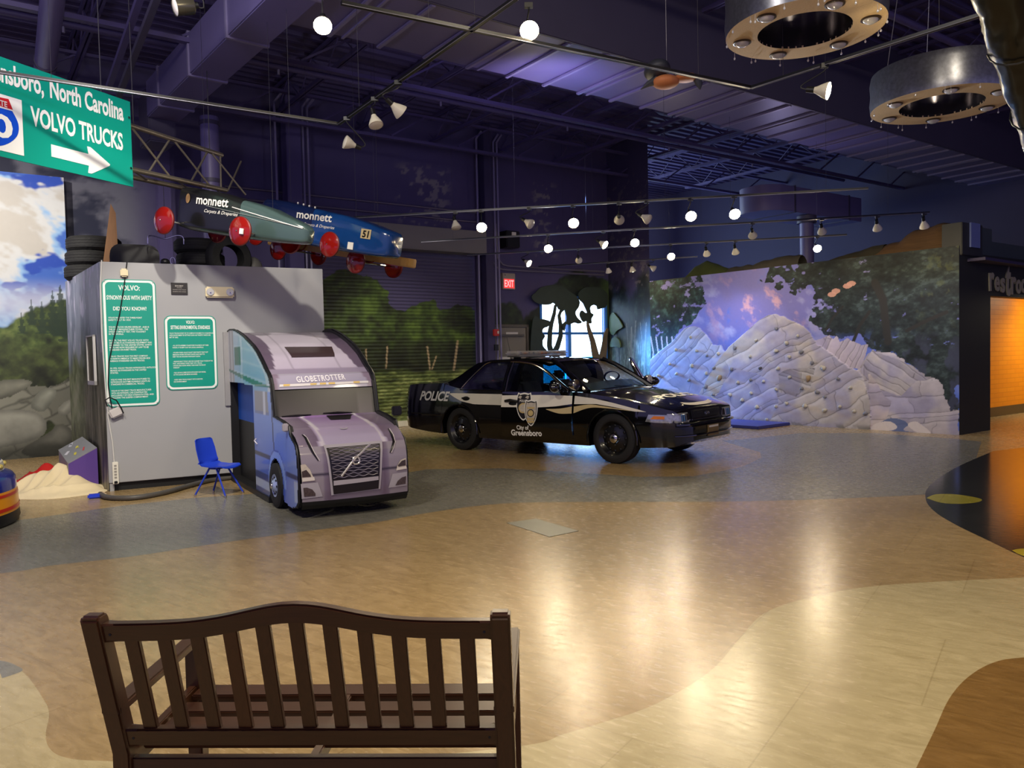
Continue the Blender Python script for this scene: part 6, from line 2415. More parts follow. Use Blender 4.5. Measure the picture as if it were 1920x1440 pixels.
ZT1, ZT2 = 4.2, 3.7
def onz(x, y, z):
    return gr(x, y, z)
A0, A1 = onz(-40, 129, ZT1), onz(635, 232, ZT1)
A2 = onz(968, -4, ZT1)
track('long black track crossing in front of the road sign and turning towards the camera', [A0, A1, A2])
B0, B1, B2 = onz(640, 5, ZT1), onz(1408, 164, ZT1), onz(1850, 24, ZT1)
track('black track below the ribbed duct, bent above the hanging insect', [B0, B1, B2])
R1a, R1b = onz(640, 409, ZT2), onz(1628, 353, ZT2)
R2a, R2b = onz(790, 453, ZT2), onz(1743, 398, ZT2)
R3a, R3b = onz(876, 478, ZT2), onz(1588, 440, ZT2)
R4a, R4b = onz(1010, 500, ZT2), onz(1308, 481, ZT2)
for (a, b), lab in (((R1a, R1b), 'highest of the four long tracks over the car, nearest the camera'), ((R2a, R2b), 'second of the four long tracks over the car, reaching furthest right'), ((R3a, R3b), 'third of the four long tracks over the car'), ((R4a, R4b), 'lowest and shortest of the four long tracks near the back wall')):
    track(lab, [a, b])


def ontrk(a, b, px):
    lo, hi = 0.0, 1.0
    for _ in range(40):
        m = (lo + hi) / 2
        q = a.lerp(b, m) - CAM
        x = 960 + FPX * q.dot(CX) / q.dot(_f)
        lo, hi = (m, hi) if x < px else (lo, m)
    return a.lerp(b, lo)


def dirto(p, tgt):
    return (Vector(tgt) - p).normalized()


far_rock = lambda px, py: WALLM.p(*WALLM.uz(px, py))
rows = [(R1a, R1b, [(855, 424, 0, 'down'), (903, 425, 1, 'cam'), (993, 419, 0, 'side'), (1075, 417, 1, 'cam'), (1161, 411, 0, 'wall'), (1213, 410, 0, 'side'), (1295, 404, 1, 'cam'), (1377, 400, 1, 'cam')]),
        (R2a, R2b, [(1028, 465, 1, 'cam'), (1132, 458, 1, 'side'), (1190, 454, 1, 'cam'), (1411, 440, 0, 'wall'), (1541, 433, 0, 'wall'), (1645, 427, 0, 'wall'), (1733, 423, 0, 'wall')]),
        (R3a, R3b, [(990, 493, 1, 'side'), (1085, 487, 0, 'wall'), (1258, 480, 1, 'cam'), (1325, 475, 0, 'wall'), (1379, 472, 0, 'wall'), (1532, 465, 1, 'cam')]),
        (R4a, R4b, [(1141, 508, 0, 'wall'), (1186, 506, 0, 'wall'), (1225, 503, 0, 'side')])]
names = ['first', 'second', 'third', 'fourth', 'fifth', 'sixth', 'seventh', 'eighth']
trk = ['highest', 'second', 'third', 'lowest']
for r_, (a, b, L) in enumerate(rows):
    for k, (px, py, lit, mode) in enumerate(L):
        p = ontrk(a, b, px)
        D = p.y
        q = at(px, py, D)
        if mode == 'cam':
            aim = (-p.x * .25 + .3, -p.y * .6, -5.0 if r_ else -4.2)
        elif mode == 'down':
            aim = (.2, -.3, -1)
        elif mode == 'side':
            aim = (.7, -.5, -.55)
        else:
            aim = dirto(q, far_rock(min(px + 30, 1780), 650))
        track_lamp(f'{"glowing" if lit else ("cream, mural-facing" if mode == "wall" else "dull cream")} track lamp, {names[k]} from the left on the {trk[r_]} far track', px, py, D, aim, lit or mode == 'wall', 55 if lit else 46, .075, ZT2, color=WARM if lit else (0.74, 0.76, 1.0), spot=80 if lit else 64)
# near tracks
track_lamp('bright lit lamp hanging at the top left of the ribbed duct', 605, 45, onz(605, 5, 4.5).y, (.12, -.55, -.6), 1, 160, .075, 4.9, group='near track lamps')
track_lamp('brightest lit lamp, hanging where the ribbed duct is widest', 992, 55, onz(992, 75, ZT1).y, (.05, -.75, -.6), 1, 220, .08, 4.5, group='near track lamps')
tr1 = lambda px: ontrk(A1, A2, px)
for px, py, aim, lab in ((652, 268, (-.8, -.45, .25), 'unlit cream track lamp facing left, lowest of three at the track corner'), (704, 230, (.25, -.3, -1), 'unlit cream track lamp pointing down, middle of three at the track corner'), (748, 207, (.6, .4, -.5), 'unlit cream track lamp pointing right, highest of three at the track corner')):
    track_lamp(lab, px, py, tr1(px).y, aim, 0, 0, .075, ZT1, group='near track lamps')
track_lamp('gunmetal can lamp at the top left edge of the ceiling', 336, 12, 7.4, (-.7, -.5, -.25), 0, 0, .085, 5.6, can=True, group='near track lamps')
track_lamp('lamp with bright rim turned sideways under the right-hand track', 1546, 170, ontrk(B1, B2, 1546).y, (.8, -.5, -.25), 1, 90, .08, ZT1, group='near track lamps')

# ---- ring chandeliers
BURL = M('burlap ring', S(222, 192, 146), 0.8, var=.14, scale=60, bump=.2)
MESH = M('perforated metal drum', S(120, 122, 130), 0.3, metal=.8, var=.45, scale=26)
GLS = M('clear glass drop', S(214, 214, 214), 0.08, metal=.2, var=.1)


def ring_lamp(px, py, zr, wpx, label, hh, rot0):
    c = gr(px, py, zr)
    D = (c - CAM).dot(_f)
    Ro = wpx / 2 / FPX * D
    Ri = Ro * .59
    t = thing('ring_chandelier', label, 'chandelier', c, rot0)
    MB().lathe([(Ri, 0), (Ro, 0), (Ro, .02), (Ri, .02), (Ri, 0)], 56).build('burlap_ring', BURL, t)
    m = MB()
    N = 56
    for k in range(N):
        a0_, a1_ = 2 * math.pi * k / N, 2 * math.pi * (k + 1) / N
    m.lathe([(Ro * 1.0, .0), (Ro * 1.015, .10), (Ro * 1.0, hh * .5), (Ro * 1.012, hh * .8), (Ro * .99, hh)], N)
    m.build('outer_drum', MESH, t)
    MB().lathe([(Ri, .0), (Ri * 1.0, hh)], 40).build('inner_drum', M('polished inner drum', S(110, 106, 112), 0.18, metal=.9, var=.3, scale=8), t)
    for k in range(6):
        a = 2 * math.pi * (k + .3) / 6
        rm = (Ro + Ri) / 2
        X = Matrix.Translation((rm * math.cos(a), rm * math.sin(a), 0))
        e = MB().lathe([(.085, .0), (.088, -.012), (.075, -.016), (.07, -.004)], 20, X=X).build('lens_rim', M('dark rim', S(70, 56, 44), 0.4), t)
        MB().lathe([(.072, -.004), (.06, -.03), (.03, -.045), (0, -.048)], 18, X=X).build('lens', GLS, e)
    for k in range(22):
        a = 2 * math.pi * (k + .37 * (k % 3)) / 22
        L_ = .03 + .05 * ((k * 7) % 5) / 5
        rr = Ro * .985
        x, y = rr * math.cos(a), rr * math.sin(a)
        m2 = MB()
        m2.tube([(x, y, .0), (x, y, -L_)], .002, 4)
        m2.ball((x, y, -L_), (.010, .010, .014), 8, 6)
        m2.build('glass_drop', GLS, t)
    for k in range(3):
        a = 2 * math.pi * k / 3 + .4
        MB().tube([(Ro * .98 * math.cos(a), Ro * .98 * math.sin(a), hh), (Ro * .5 * math.cos(a), Ro * .5 * math.sin(a), CEIL - zr)], .005, 4).build('hanger_wire', TRKL, t)


ring_lamp(1508, 58, 4.6, 284, 'larger drum chandelier with burlap ring underside at the top edge', .55, .3)
ring_lamp(1765, 198, 4.45, 242, 'drum chandelier with burlap ring, lower one beside the black plastic duct', .42, .9)

# ---- duct wrapped in black plastic, top right
p0, p1 = at(1880, -60, 4.5), at(2000, 330, 5.5)
pm_ = M('black plastic sheet', S(18, 20, 18), 0.3, var=.2, coat=.15)
dv_ = p1 - p0
ax = dv_.normalized()
xx = ax.orthogonal().normalized()
yy = ax.cross(xx)
V, F = [], []
NU, NV = 36, 90
rs = np.random.RandomState(2)
uu, vv = np.meshgrid(np.linspace(0, 2 * np.pi, NU, endpoint=False), np.linspace(-.1, 1.7, NV + 1))
wr = fbm(np.cos(uu) * 1.5 + 5, np.sin(uu) * 1.5 + vv * 7, 1.6, 4, 3) - .5
wr2 = fbm(np.cos(uu) * 4 + 9, np.sin(uu) * 4 + vv * 18, 1.6, 3, 8) - .5
for j in range(NV + 1):
    for i in range(NU):
        r_ = .185 + .05 * wr[j, i] + .022 * wr2[j, i]
        V.append(dv_ * vv[j, i] + (xx * math.cos(uu[j, i]) + yy * math.sin(uu[j, i])) * r_)
for j in range(NV):
    for i in range(NU):
        F.append((j * NU + i, j * NU + (i + 1) % NU, (j + 1) * NU + (i + 1) % NU, (j + 1) * NU + i))
t = thing('wrapped_duct', 'hanging duct wrapped in wrinkled glossy black plastic at the top right corner', 'duct', p0)
MB().add(V, F).build('plastic_wrap', pm_, t, smooth=60)
for k in (.30, .62):
    c_ = dv_ * k
    MB().tube([c_ + (xx * math.cos(a) + yy * math.sin(a)) * .20 for a in [i * math.pi / 10 for i in range(21)]], .006, 6).build('tape_band', M('dark tape', S(50, 50, 48), .3), t)

# ---- hanging insect shape above the ribbed duct
D = onz(1250, 135, ZT1).y + 1.2
c = at(1262, 150, D)
t = thing('hanging_creature', 'dark hanging creature with orange underside by the bend of the track', 'hanging figure', c)
sc = D / FPX
OR_ = M('orange belly', S(196, 120, 72), 0.6, var=.15)
DK = M('dark grey-green shell', S(52, 54, 62), 0.5)
lx = lambda x, y: (x - 1262) * sc
def P3(x, y, d=0):
    return (at(x, y, D + d) - c)
MB().ball(tuple(P3(1232, 132, .05)), (24 * sc, .22, 17 * sc), 20, 12).build('shell', DK, t)
MB().ball(tuple(P3(1248, 154)), (25 * sc, .14, 12 * sc), 18, 10).build('belly', OR_, t)
MB().ball(tuple(P3(1286, 146)), (22 * sc, .12, 7 * sc), 18, 10).build('belly', OR_, t)
MB().tube([P3(1232, 150), P3(1215, 158), P3(1201, 168)], [.05, .03, .004], 8).build('flipper', DK, t)
MB().tube([P3(1266, 138), P3(1268, 146), P3(1270, 154)], [.02, .018, .006], 8).build('leg', M('dark red leg', S(70, 40, 46), .5), t)
MB().tube([P3(1306, 146), P3(1311, 158), P3(1313, 168)], [.045, .04, .006], 8).build('flipper', DK, t)
MB().tube([P3(1250, 130), P3(1250, 130) + Vector((0, 0, CEIL - c.z))], .004, 4).build('hanger_wire', TRKL, t)
# ================================================================== ROAD SIGN, TRUSS, DERBY CARS, TYRES
sR, sL = at(244, 200, 8.7), at(0, 200, 7.34)
sa = Vector((sR.x - sL.x, sR.y - sL.y, 0))
sa.normalize()
RS = Plane((sR.x, sR.y), (sa.x, sa.y))
_, zt_ = RS.uz(241, 190)
_, zb_ = RS.uz(257, 352)
uL = -2.25
t = thing('road_sign', 'large teal highway sign with white lettering and arrow hanging at the left edge', 'road sign', RS.p(0, 0, 0), RS.rot())
X0 = FACE
HS = zt_ - zb_
def SX(u, z, n):
    return FACE @ Matrix.Translation((u, z, n))
MB().prism([(uL, zb_), (-.0, zb_), (0, zt_), (uL, zt_)], -.012, 0, X=FACE).build('sign_board', SGN, t, smooth=0)
def upx(x, y):
    return RS.uz(x, y)
# lettering fitted between photographed corners
def line_text(txt, pxl, pxr, ytop, ybot, nm, bold=.02, full=None, m=SGNW):
    ul_, zl = upx(pxl, (ytop[0] + ybot[0]) / 2)
    ur_, zr = upx(pxr, (ytop[1] + ybot[1]) / 2)
    cap = abs(upx(pxr, ytop[1])[1] - upx(pxr, ybot[1])[1])
    w_ = ur_ - ul_
    zc = (zl + zr) / 2
    MB().text(txt, w=w_, cap=cap, X=SX((ul_ + ur_) / 2, zc, .003), bold=bold).build(nm, m, t, smooth=0)
    return ul_, ur_, zc, cap
u0, u1, zc, cap = line_text('North Carolina', 93, 231, (150, 192), (182, 224), 'lettering', .03)
wch = (u1 - u0) / 14.0
ug = upx(81, 150)[0]
MB().text('Greensboro,', w=wch * 11.6, cap=cap, X=SX(ug - wch * 5.8, zc, .003), bold=.03).build('lettering', SGNW, t, smooth=0)
u0, u1, zc2, cap2 = line_text('VOLVO TRUCKS', 57, 230, (199, 249), (235, 280), 'lettering', .03)
ar = [(0, .22), (.62, .22), (.60, .5), (.66, .5), (1.0, .03), (.99, -.03), (.66, -.5), (.60, -.5), (.62, -.22), (0, -.22)]
ua, za = upx(96, 283)
ub, zb2 = upx(206, 309)
hA = abs(upx(165, 275)[1] - upx(168, 325)[1])
MB().prism([(ua + (ub - ua) * a, (za + zb2) / 2 + b * hA) for a, b in ar], .001, .004, X=FACE).build('arrow', SGNW, t, smooth=0)
us1, zs1 = upx(40, 187)
us0 = us1 - .63
zs0 = upx(47, 293)[1]
zs1 = (upx(0, 177)[1] + zs1) / 2
shp = MB().prism([(us0, zs0), (us1, zs0), (us1, zs1), (us0, zs1)], .001, .004, X=FACE).build('shield_panel', SGNW, t, smooth=0)
cx_, cz_, sw, sh = (us0 + us1) / 2, (zs0 + zs1) / 2, (us1 - us0) * .86, (zs1 - zs0) * .90
shield = smooth_poly([(-.40, .28), (-.5, .05), (-.46, -.2), (-.25, -.42), (0, -.5), (.25, -.42), (.46, -.2), (.5, .05), (.40, .28)], 5)
MB().prism([(cx_ + a * sw, cz_ + b * sh) for a, b in shield], .004, .006, X=FACE).build('blue_shield', M('interstate blue', S(10, 74, 200), .4), shp, smooth=0)
MB().prism([(cx_ + a * sw, cz_ + b * sh) for a, b in [(-.41, .31), (.41, .31), (.34, .5), (0, .46), (-.34, .5)]], .004, .006, X=FACE).build('red_crest', M('interstate red', S(200, 34, 44), .4), shp, smooth=0)
MB().text('INTERSTATE', w=sw * .62, cap=sh * .11, X=SX(cx_, cz_ + sh * .38, .0075), bold=.02).build('shield_lettering', SGNW, shp, smooth=0)
MB().text('40', w=sw * .78, cap=sh * .44, X=SX(cx_, cz_ - sh * .06, .0075), bold=.03).build('shield_number', SGNW, shp, smooth=0)
for z in (zb_ + .2, zt_ - .18):
    MB().tube([Vector(FACE @ Vector((-.03, z, .004))), Vector(FACE @ Vector((-.03, z, .012)))], .012, 8).build('bolt', CHR, t)
for u in (-.35, -1.5):
    MB().tube([FACE @ Vector((u, zt_, -.02)), FACE @ Vector((u, CEIL, -.02))], .006, 5).build('hanger_wire', WIRE, t)

# truss behind the sign
TRU = M('galvanised truss', S(150, 142, 124), .35, metal=.75, var=.2)
Ta, Tb = at(240, 234, 8.9), at(416, 291, 10.5)
Ba, Bb = at(240, 316, 8.9), at(424, 357, 10.4)
t = thing('truss', 'galvanised triangular lighting truss running from behind the road sign over the box', 'truss', Ta)
ext = .55
dT, dB_ = Tb - Ta, Bb - Ba
back = Vector((-dT.y, dT.x, 0)).normalized() * .34
Ca, Cb = (Ba + back) + Vector((0, 0, .0)), (Bb + back - dB_ * .12)
for a, b in ((Ta - dT * ext, Tb), (Ba - dB_ * ext, Bb), (Ca - dB_ * ext, Cb)):
    MB().tube([a - Ta, b - Ta], .030, 10).build('chord_tube', TRU, t)
def onl(a, d, k):
    return a + d * k - Ta
for k in range(-1, 3):
    k0, k1 = k * .42 + .02, k * .42 + .40
    MB().tube([onl(Ta, dT, k0), onl(Ba, dB_, k1)], .013, 8).build('lattice_rod', TRU, t)
    MB().tube([onl(Ta, dT, k0 + .39), onl(Ba, dB_, k0 + .16)], .013, 8).build('lattice_rod', TRU, t)
    MB().tube([onl(Ba, dB_, k0), onl(Ca, dB_, k1)], .011, 8).build('lattice_rod', TRU, t)
MB().tube([Tb - dT * .02 - Ta, Bb - dB_ * .06 - Ta], .013, 8).build('end_rod', TRU, t)
for f in (.05, .85):
    MB().tube([onl(Ta, dT, f), onl(Ta, dT, f) + Vector((0, 0, CEIL - Ta.z))], .006, 5).build('hanger_wire', WIRE, t)
pc_ = at(300, 318, 8.8)

# derby cars
def derby(name, label, pr, pf, body_c, deck_c, texts, ST=None):
    """pr, pf: near rear and near front wheel centres"""
    ax = (pf - pr)
    L_ = ax.length
    ax.normalize()
    out = Vector((ax.y, -ax.x, 0)).normalized()        # towards the camera side
    upv = out.cross(ax) * -1
    upv = ax.cross(out) * -1
    if upv.z < 0:
        upv = -upv
    hw = .42
    o_ = (pr + pf) / 2 - out * hw
    t = thing(name, label, 'soapbox car', o_)
    left = -out
    t.rotation_euler = Matrix(((ax.x, left.x, upv.x), (ax.y, left.y, upv.y), (ax.z, left.z, upv.z))).to_euler()
    xr, xf = -L_ / 2, L_ / 2
    sy = None
    if ST:
        ST = [(xr + L_ * a, w_, z0, z1) for a, w_, z0, z1 in ST]
        n = 24
        V, F = [], []
        E_ = .34
        for x, w_, z0, z1 in ST:
            for k in range(n):
                a = 2 * math.pi * k / n
                c, s_ = math.cos(a), math.sin(a)
                V.append((x, w_ * math.copysign(abs(c) ** E_, c), (z0 + z1) / 2 + (z1 - z0) / 2 * math.copysign(abs(s_) ** E_, s_)))
        for i in range(len(ST) - 1):
            for k in range(n):
                F.append((i * n + k, i * n + (k + 1) % n, (i + 1) * n + (k + 1) % n, (i + 1) * n + k))
        F += [tuple(range(n))[::-1], tuple((len(ST) - 1) * n + k for k in range(n))]
        m = MB().add(V, F)
        cut_ = xr + L_ * deck_c[1]
        m.m = [0 if sum(m.v[i][0] for i in f) / len(f) < cut_ else 1 for f in m.f]
        m.build('body_shell', [body_c, deck_c[0]], t, smooth=50)
        def sy(x, z):
            w_ = interp(x, [(s[0], s[1]) for s in ST])
            z0, z1 = interp(x, [(s[0], s[2]) for s in ST]), interp(x, [(s[0], s[3]) for s in ST])
            q = min(.999, abs((z - (z0 + z1) / 2) / ((z1 - z0) / 2)))
            s_ = q ** (1 / E_)
            c = math.sqrt(max(0, 1 - s_ * s_))
            return -(w_ * c ** E_ + .005)
        for txt, xc, zc, w_, cap, sh_, bo in texts:
            xc, w_ = xr + L_ * xc, w_ * L_
            MB().text(txt, w=w_, cap=cap, fn=lambda a, b_, c: (xc + a, sy(xc + a, zc + b_), zc + b_), bold=bo, shear=sh_).build('lettering', WT, t, smooth=0)
    else:
        P = [(xr - .5, -.16), (xf + .45, -.16), (xf + .62, -.10), (xf + .64, 0), (xf + .62, .10), (xf + .45, .16), (xr - .5, .16)]
        MB().prism(P, .03, .15).build('plank_floor', body_c, t, bev=.012)
    for x in (xr, xf):
        MB().tube([(x, -hw, 0), (x, hw, 0)], .012, 8).build('axle', CHR, t)
        for s in (-1, 1):
            X = Matrix.Translation((x, s * hw, 0)) @ Matrix.Rotation(R(90) * (1 if s < 0 else -1), 4, 'X')
            MB().lathe([(.152, -.035), (.160, -.025), (.160, -.012), (.15, -.004)], 30, X=X).build('tyre', M('dark red rubber', S(110, 26, 20), .5), t)
            w3 = MB().lathe([(.152, -.006), (.12, .012), (.07, .028), (.03, .034), (0, .035)], 30, X=X).build('wheel_disc', M('glossy red disc', S(134, 20, 14), .15, coat=.6, var=.05), t)
            MB().ball((0, 0, 0), (.010, .010, .008), 8, 6, X=X @ Matrix.Translation((0, 0, .036))).build('wheel_hub', CHR, w3)
    for x in (xr + .2, xf + .05):
        zz = .36 if ST else .15
        MB().tube([(x, 0, zz - .05), Vector((x, 0, zz)) + t.rotation_euler.to_matrix().inverted() @ Vector((0, 0, 3.0))], .002, 4).build('hanger_wire', WIRE, t)
    return t, sy, xr, xf, L_


GRN = M('grey-green derby paint', S(62, 80, 78), .25, coat=.4, var=.2, scale=3)
BKD = M('black derby paint', S(22, 23, 22), .3, coat=.3)
BLD = M('blue derby paint', S(20, 62, 120), .2, coat=.6, var=.2, scale=3)
NVD = M('navy derby paint', S(18, 32, 72), .25, coat=.4)
YEL = M('yellow plank', S(176, 136, 66), .45, var=.15)
S1 = [(-.08, .10, -.02, .40), (-.06, .155, -.04, .43), (.10, .19, -.06, .44), (.45, .205, -.065, .42), (.8, .20, -.065, .36), (1.05, .185, -.06, .315), (1.25, .15, -.05, .25), (1.40, .12, -.04, .205), (1.50, .09, -.025, .165), (1.54, .05, .0, .13)]
S2 = [(-.2, .10, .0, .46), (-.12, .16, -.03, .50), (.2, .19, -.04, .49), (.6, .21, -.05, .44), (1.0, .215, -.06, .40), (1.25, .20, -.06, .35), (1.44, .18, -.055, .30), (1.53, .165, -.045, .275), (1.56, .13, -.02, .235)]
pr, pf = at(305, 413, 9.0), at(448, 433, 8.5)
t, sy, xr, xf, L_ = derby('derby_car', 'dark green and black soapbox racer with red wheels hanging above the box, nearest one', pr, pf, BKD, (GRN, .92),
                          [('monnett', .43, .305, .43, .105, .0, .02), ('Carpets & Draperies', .56, .185, .44, .04, .35, .0)], S1)
MB().tube([(xr + L_ * (.70 + .10 * k), sy(xr + L_ * (.70 + .10 * k), .26 - .016 * k), .26 - .016 * k) for k in range(9)], .006, 5).build('white_stripe', WT, t)
MB().tube([(xr + L_ * (.36 + .09 * k), sy(xr + L_ * (.36 + .09 * k), .24 - .008 * k) - .001, .24 - .008 * k) for k in range(13)], .003, 5).build('pin_stripe', M('grey stripe', S(150, 152, 146), .4), t)
c = [(xr + L_ * .09 + a, b + .30) for a, b in circ(.040, 20, 0, 0, .056)]
MB().add([(x, sy(x, z) - .001, z) for x, z in c], [tuple(range(20))]).build('tan_disc', M('tan disc', S(168, 132, 84), .5), t, smooth=0)
MB().bx(xf + .05, xf + .10, -.465, -.452, -.03, .03).build('sticker', WT, t)
pr, pf = at(478, 437, 10.4), at(616, 458, 9.8)
t, sy, xr, xf, L_ = derby('derby_car', 'blue soapbox racer with white lettering hanging behind the dark green one', pr, pf, NVD, (BLD, .45),
                          [('monnett', .62, .34, .48, .105, .0, .02), ('Carpets & Draperies', .70, .22, .42, .04, .35, .0)], S2)
MB().text('51', w=.10, cap=.085, fn=lambda a, b, c, x0=xr + L_ * 1.30: (x0 + a, sy(x0 + a, .20 + b) - .006, .20 + b), bold=.03, shear=.1).build('number', PBLK, t, smooth=0)
x0 = xr + L_ * 1.30
MB().add([(x0 + a, sy(x0 + a, .20 + b) - .003, .20 + b) for a, b in ((-.075, -.06), (.075, -.06), (.075, .06), (-.075, .06))], [(0, 1, 2, 3)]).build('number_plate', M('tan plate', S(196, 176, 130), .5), t, smooth=0)
MB().bx(xf + .13, xf + .22, sy(xf + .17, .0) - .008, sy(xf + .17, .0) - .004, -.02, .07).build('white_plate', WT, t)
for k in range(4):
    MB().ball((xr + L_ * (.30 + .08 * k), -.10, .485 - .010 * k), .012, 8, 6).build('stud', WT, t)
pr, pf = at(520, 466, 11.0), at(665, 490, 10.3)
derby('derby_car', 'yellow plank soapbox racer with dark red wheels, lowest of the hanging three', pr, pf, YEL, None, [], None)

# things on top of the box
topz = BZ1 - .03
def onbox(px, py, back):
    q = BOXP.p(BOXP.uz(px, py)[0], topz, -back)
    d = ray(px, py)
    return q
TYR = M('old tyre rubber', S(24, 24, 24), .75, bump=.25, bscale=30)
def tyre(loc, lab, r=.33, h=.2, rot=(0, 0, 0), n=None):
    p = [(r * .58, -h / 2), (r * .9, -h / 2), (r, -h * .32), (r, h * .32), (r * .9, h / 2), (r * .58, h / 2), (r * .6, 0), (r * .58, -h / 2)]
    m = MB().lathe(p, 32)
    for k in (-.2, 0, .2):
        m.lathe([(r * 1.0, h * k - .012), (r * 1.012, h * k), (r * 1.0, h * k + .012)], 32)
    o = m.build('old_tyre', TYR, smooth=40)
    o.location = loc
    o.rotation_euler = rot
    return tag(o, lab, 'tyre', 'old tyres on top of the box')
side_b = lambda px, D: at(px, 500, D)
for k in range(3):
    p = at(172, 480, 11.3)
    tyre((p.x + .02 * k, p.y, topz + .11 + .205 * k), ('bottom', 'middle', 'top')[k] + ' tyre of the stack at the left end of the box top', .36)
p = at(252, 478, 10.9)
o = MB().prism(rrect(.62, .44, .14), -.18, .18, X=FACE).build('black_cushion', M('black vinyl', S(22, 22, 24), .4), bev=.03)
o.location = (p.x, p.y, topz + .222)
o.rotation_euler = (0, 0, BOXP.rot())
tag(o, 'rounded black padded block on the box top by the wooden wedge', 'pad')
for k in range(3):
    p = at(372, 470, 11.7)
    tyre((p.x + (.03 if k == 1 else 0), p.y, topz + .11 + .205 * k), ('bottom', 'middle', 'top')[k] + ' tyre of the stack behind the dark green soapbox racer', .34)
p = at(428, 465, 11.6)
tyre((p.x, p.y, topz + .33), 'upright tyre standing on the box top right of the slim column', .33, .22, (R(90), 0, BOXP.rot() + .3))
p = at(474, 497, 12.0)
o = MB().ball((0, 0, 0), (.15, .15, .20), 16, 10).build('grey_ball', M('grey dome', S(96, 94, 90), .5))
o.location = (p.x, p.y, topz + .20)
tag(o, 'grey dome lying on the box top at the right of the tyres', 'dome')
# wooden wedge
D = 11.0
q0, q1, q2, q3 = at(189, 492, D), at(222, 492, D), at(216, 400, D), at(208, 385, D)
t = thing('wooden_wedge', 'tall narrow brown wooden wedge standing on the box top at the left', 'wedge', (q0.x, q0.y, topz))
W0_ = Vector((q0.x, q0.y, topz))
bk = -BOXP.n * .22
P_ = [Vector((q0.x, q0.y, topz)), Vector((q1.x, q1.y, topz)), q2, q3]
m = MB()
m.add([p - W0_ for p in P_] + [p - W0_ + bk for p in P_], [(0, 1, 2, 3), (7, 6, 5, 4)] + [(i, (i + 1) % 4, 4 + (i + 1) % 4, 4 + i) for i in range(4)])
m.build('wedge_body', wood('brown plywood', S(112, 76, 40), S(142, 100, 58), .6, 2, .6), t, bev=.008)
# white clamp box and bent rods
p = at(319, 491, 10.2)
t = thing('clamp_lamp', 'small white box with metal ring clipped to the top edge of the box', 'clamp', (p.x, p.y, BZ1), BOXP.rot())
MB().bx(-.05, .05, -.05, .03, -.03, .05).build('clamp_body', M('white plastic', S(226, 222, 206), .4), t, bev=.01)
MB().tube([(.03 + .03 * math.cos(a), -.02, .10 + .045 * math.sin(a)) for a in [k * math.pi / 8 for k in range(17)]], .008, 6).build('clamp_ring', CHR, t)
MB().ball((-.06, 0, .08), (.06, .05, .05), 12, 8).build('black_grip', BPL, t)
p = at(310, 445, 10.6)
hb_ = thing('handle_bar', 'thin chrome curved bar hanging below the rear wheel of the nearest racer', 'bar', p)
m = MB()
m.tube(smooth_poly([(-.24, 0, -.08), (-.23, 0, .02), (-.15, 0, .02), (0, 0, -.02), (.15, 0, .02), (.24, 0, .0), (.25, 0, -.10)], 5), .008, 6)
m.build('bar_tube', CHR, hb_)
MB().tube([(0, 0, -.02), (0, 0, .9)], .004, 4).build('hanger_wire', WIRE, hb_)
# ================================================================== SMALL THINGS ON THE WALLS
# exit sign
u, z = WALLB.uz(950, 528)
hw_ = (WALLB.uz(962, 528)[0] - WALLB.uz(938, 528)[0]) / 2
zt1, zb1 = WALLB.uz(950, 513)[1], WALLB.uz(950, 543)[1]
t = thing('exit_sign', 'lit red exit sign in a beige housing high on the back wall', 'exit sign', WALLB.p(u, (zt1 + zb1) / 2, .0), WALLB.rot())
hh_ = (zt1 - zb1) / 2
MB().bx(-hw_, hw_, -.10, 0, -hh_, hh_).build('housing', M('beige sign housing', S(150, 138, 126), .5), t, bev=.01)
MB().bx(-hw_ * .80, hw_ * .80, -.106, -.10, -hh_ * .86, hh_ * .28).build('lit_face', M('red exit face', S(160, 20, 24), .4, emit=(1.0, .05, .05), es=.9), t)
MB().text('EXIT', w=hw_ * 1.42, h=hh_ * .86, X=FACE @ Matrix.Translation((0, -hh_ * .29, .108)), bold=.02).build('lettering', M('bright red letters', S(255, 60, 60), .4, emit=(1.0, .10, .10), es=5.0), t, smooth=0)
MB().ball((-hw_ * .6, -.10, hh_ * .75), .018, 8, 6).build('test_button', CHR, t)
# fire alarm
u, z = WALLB.uz(909, 625)
t = thing('fire_alarm', 'red fire alarm horn on the column left of the grey door', 'alarm', WALLB.p(u, z, .45), WALLB.rot())
MB().bx(-.08, .08, -.06, 0, -.08, .08).build('alarm_body', M('alarm red', S(170, 40, 34), .4), t, bev=.012)
MB().bx(.01, .06, -.075, -.06, -.03, .04).build('strobe', UNLIT, t, bev=.008)
MB().bx(-.05, .05, -.05, 0, -.42, -.28).build('pull_box', BPL, t)
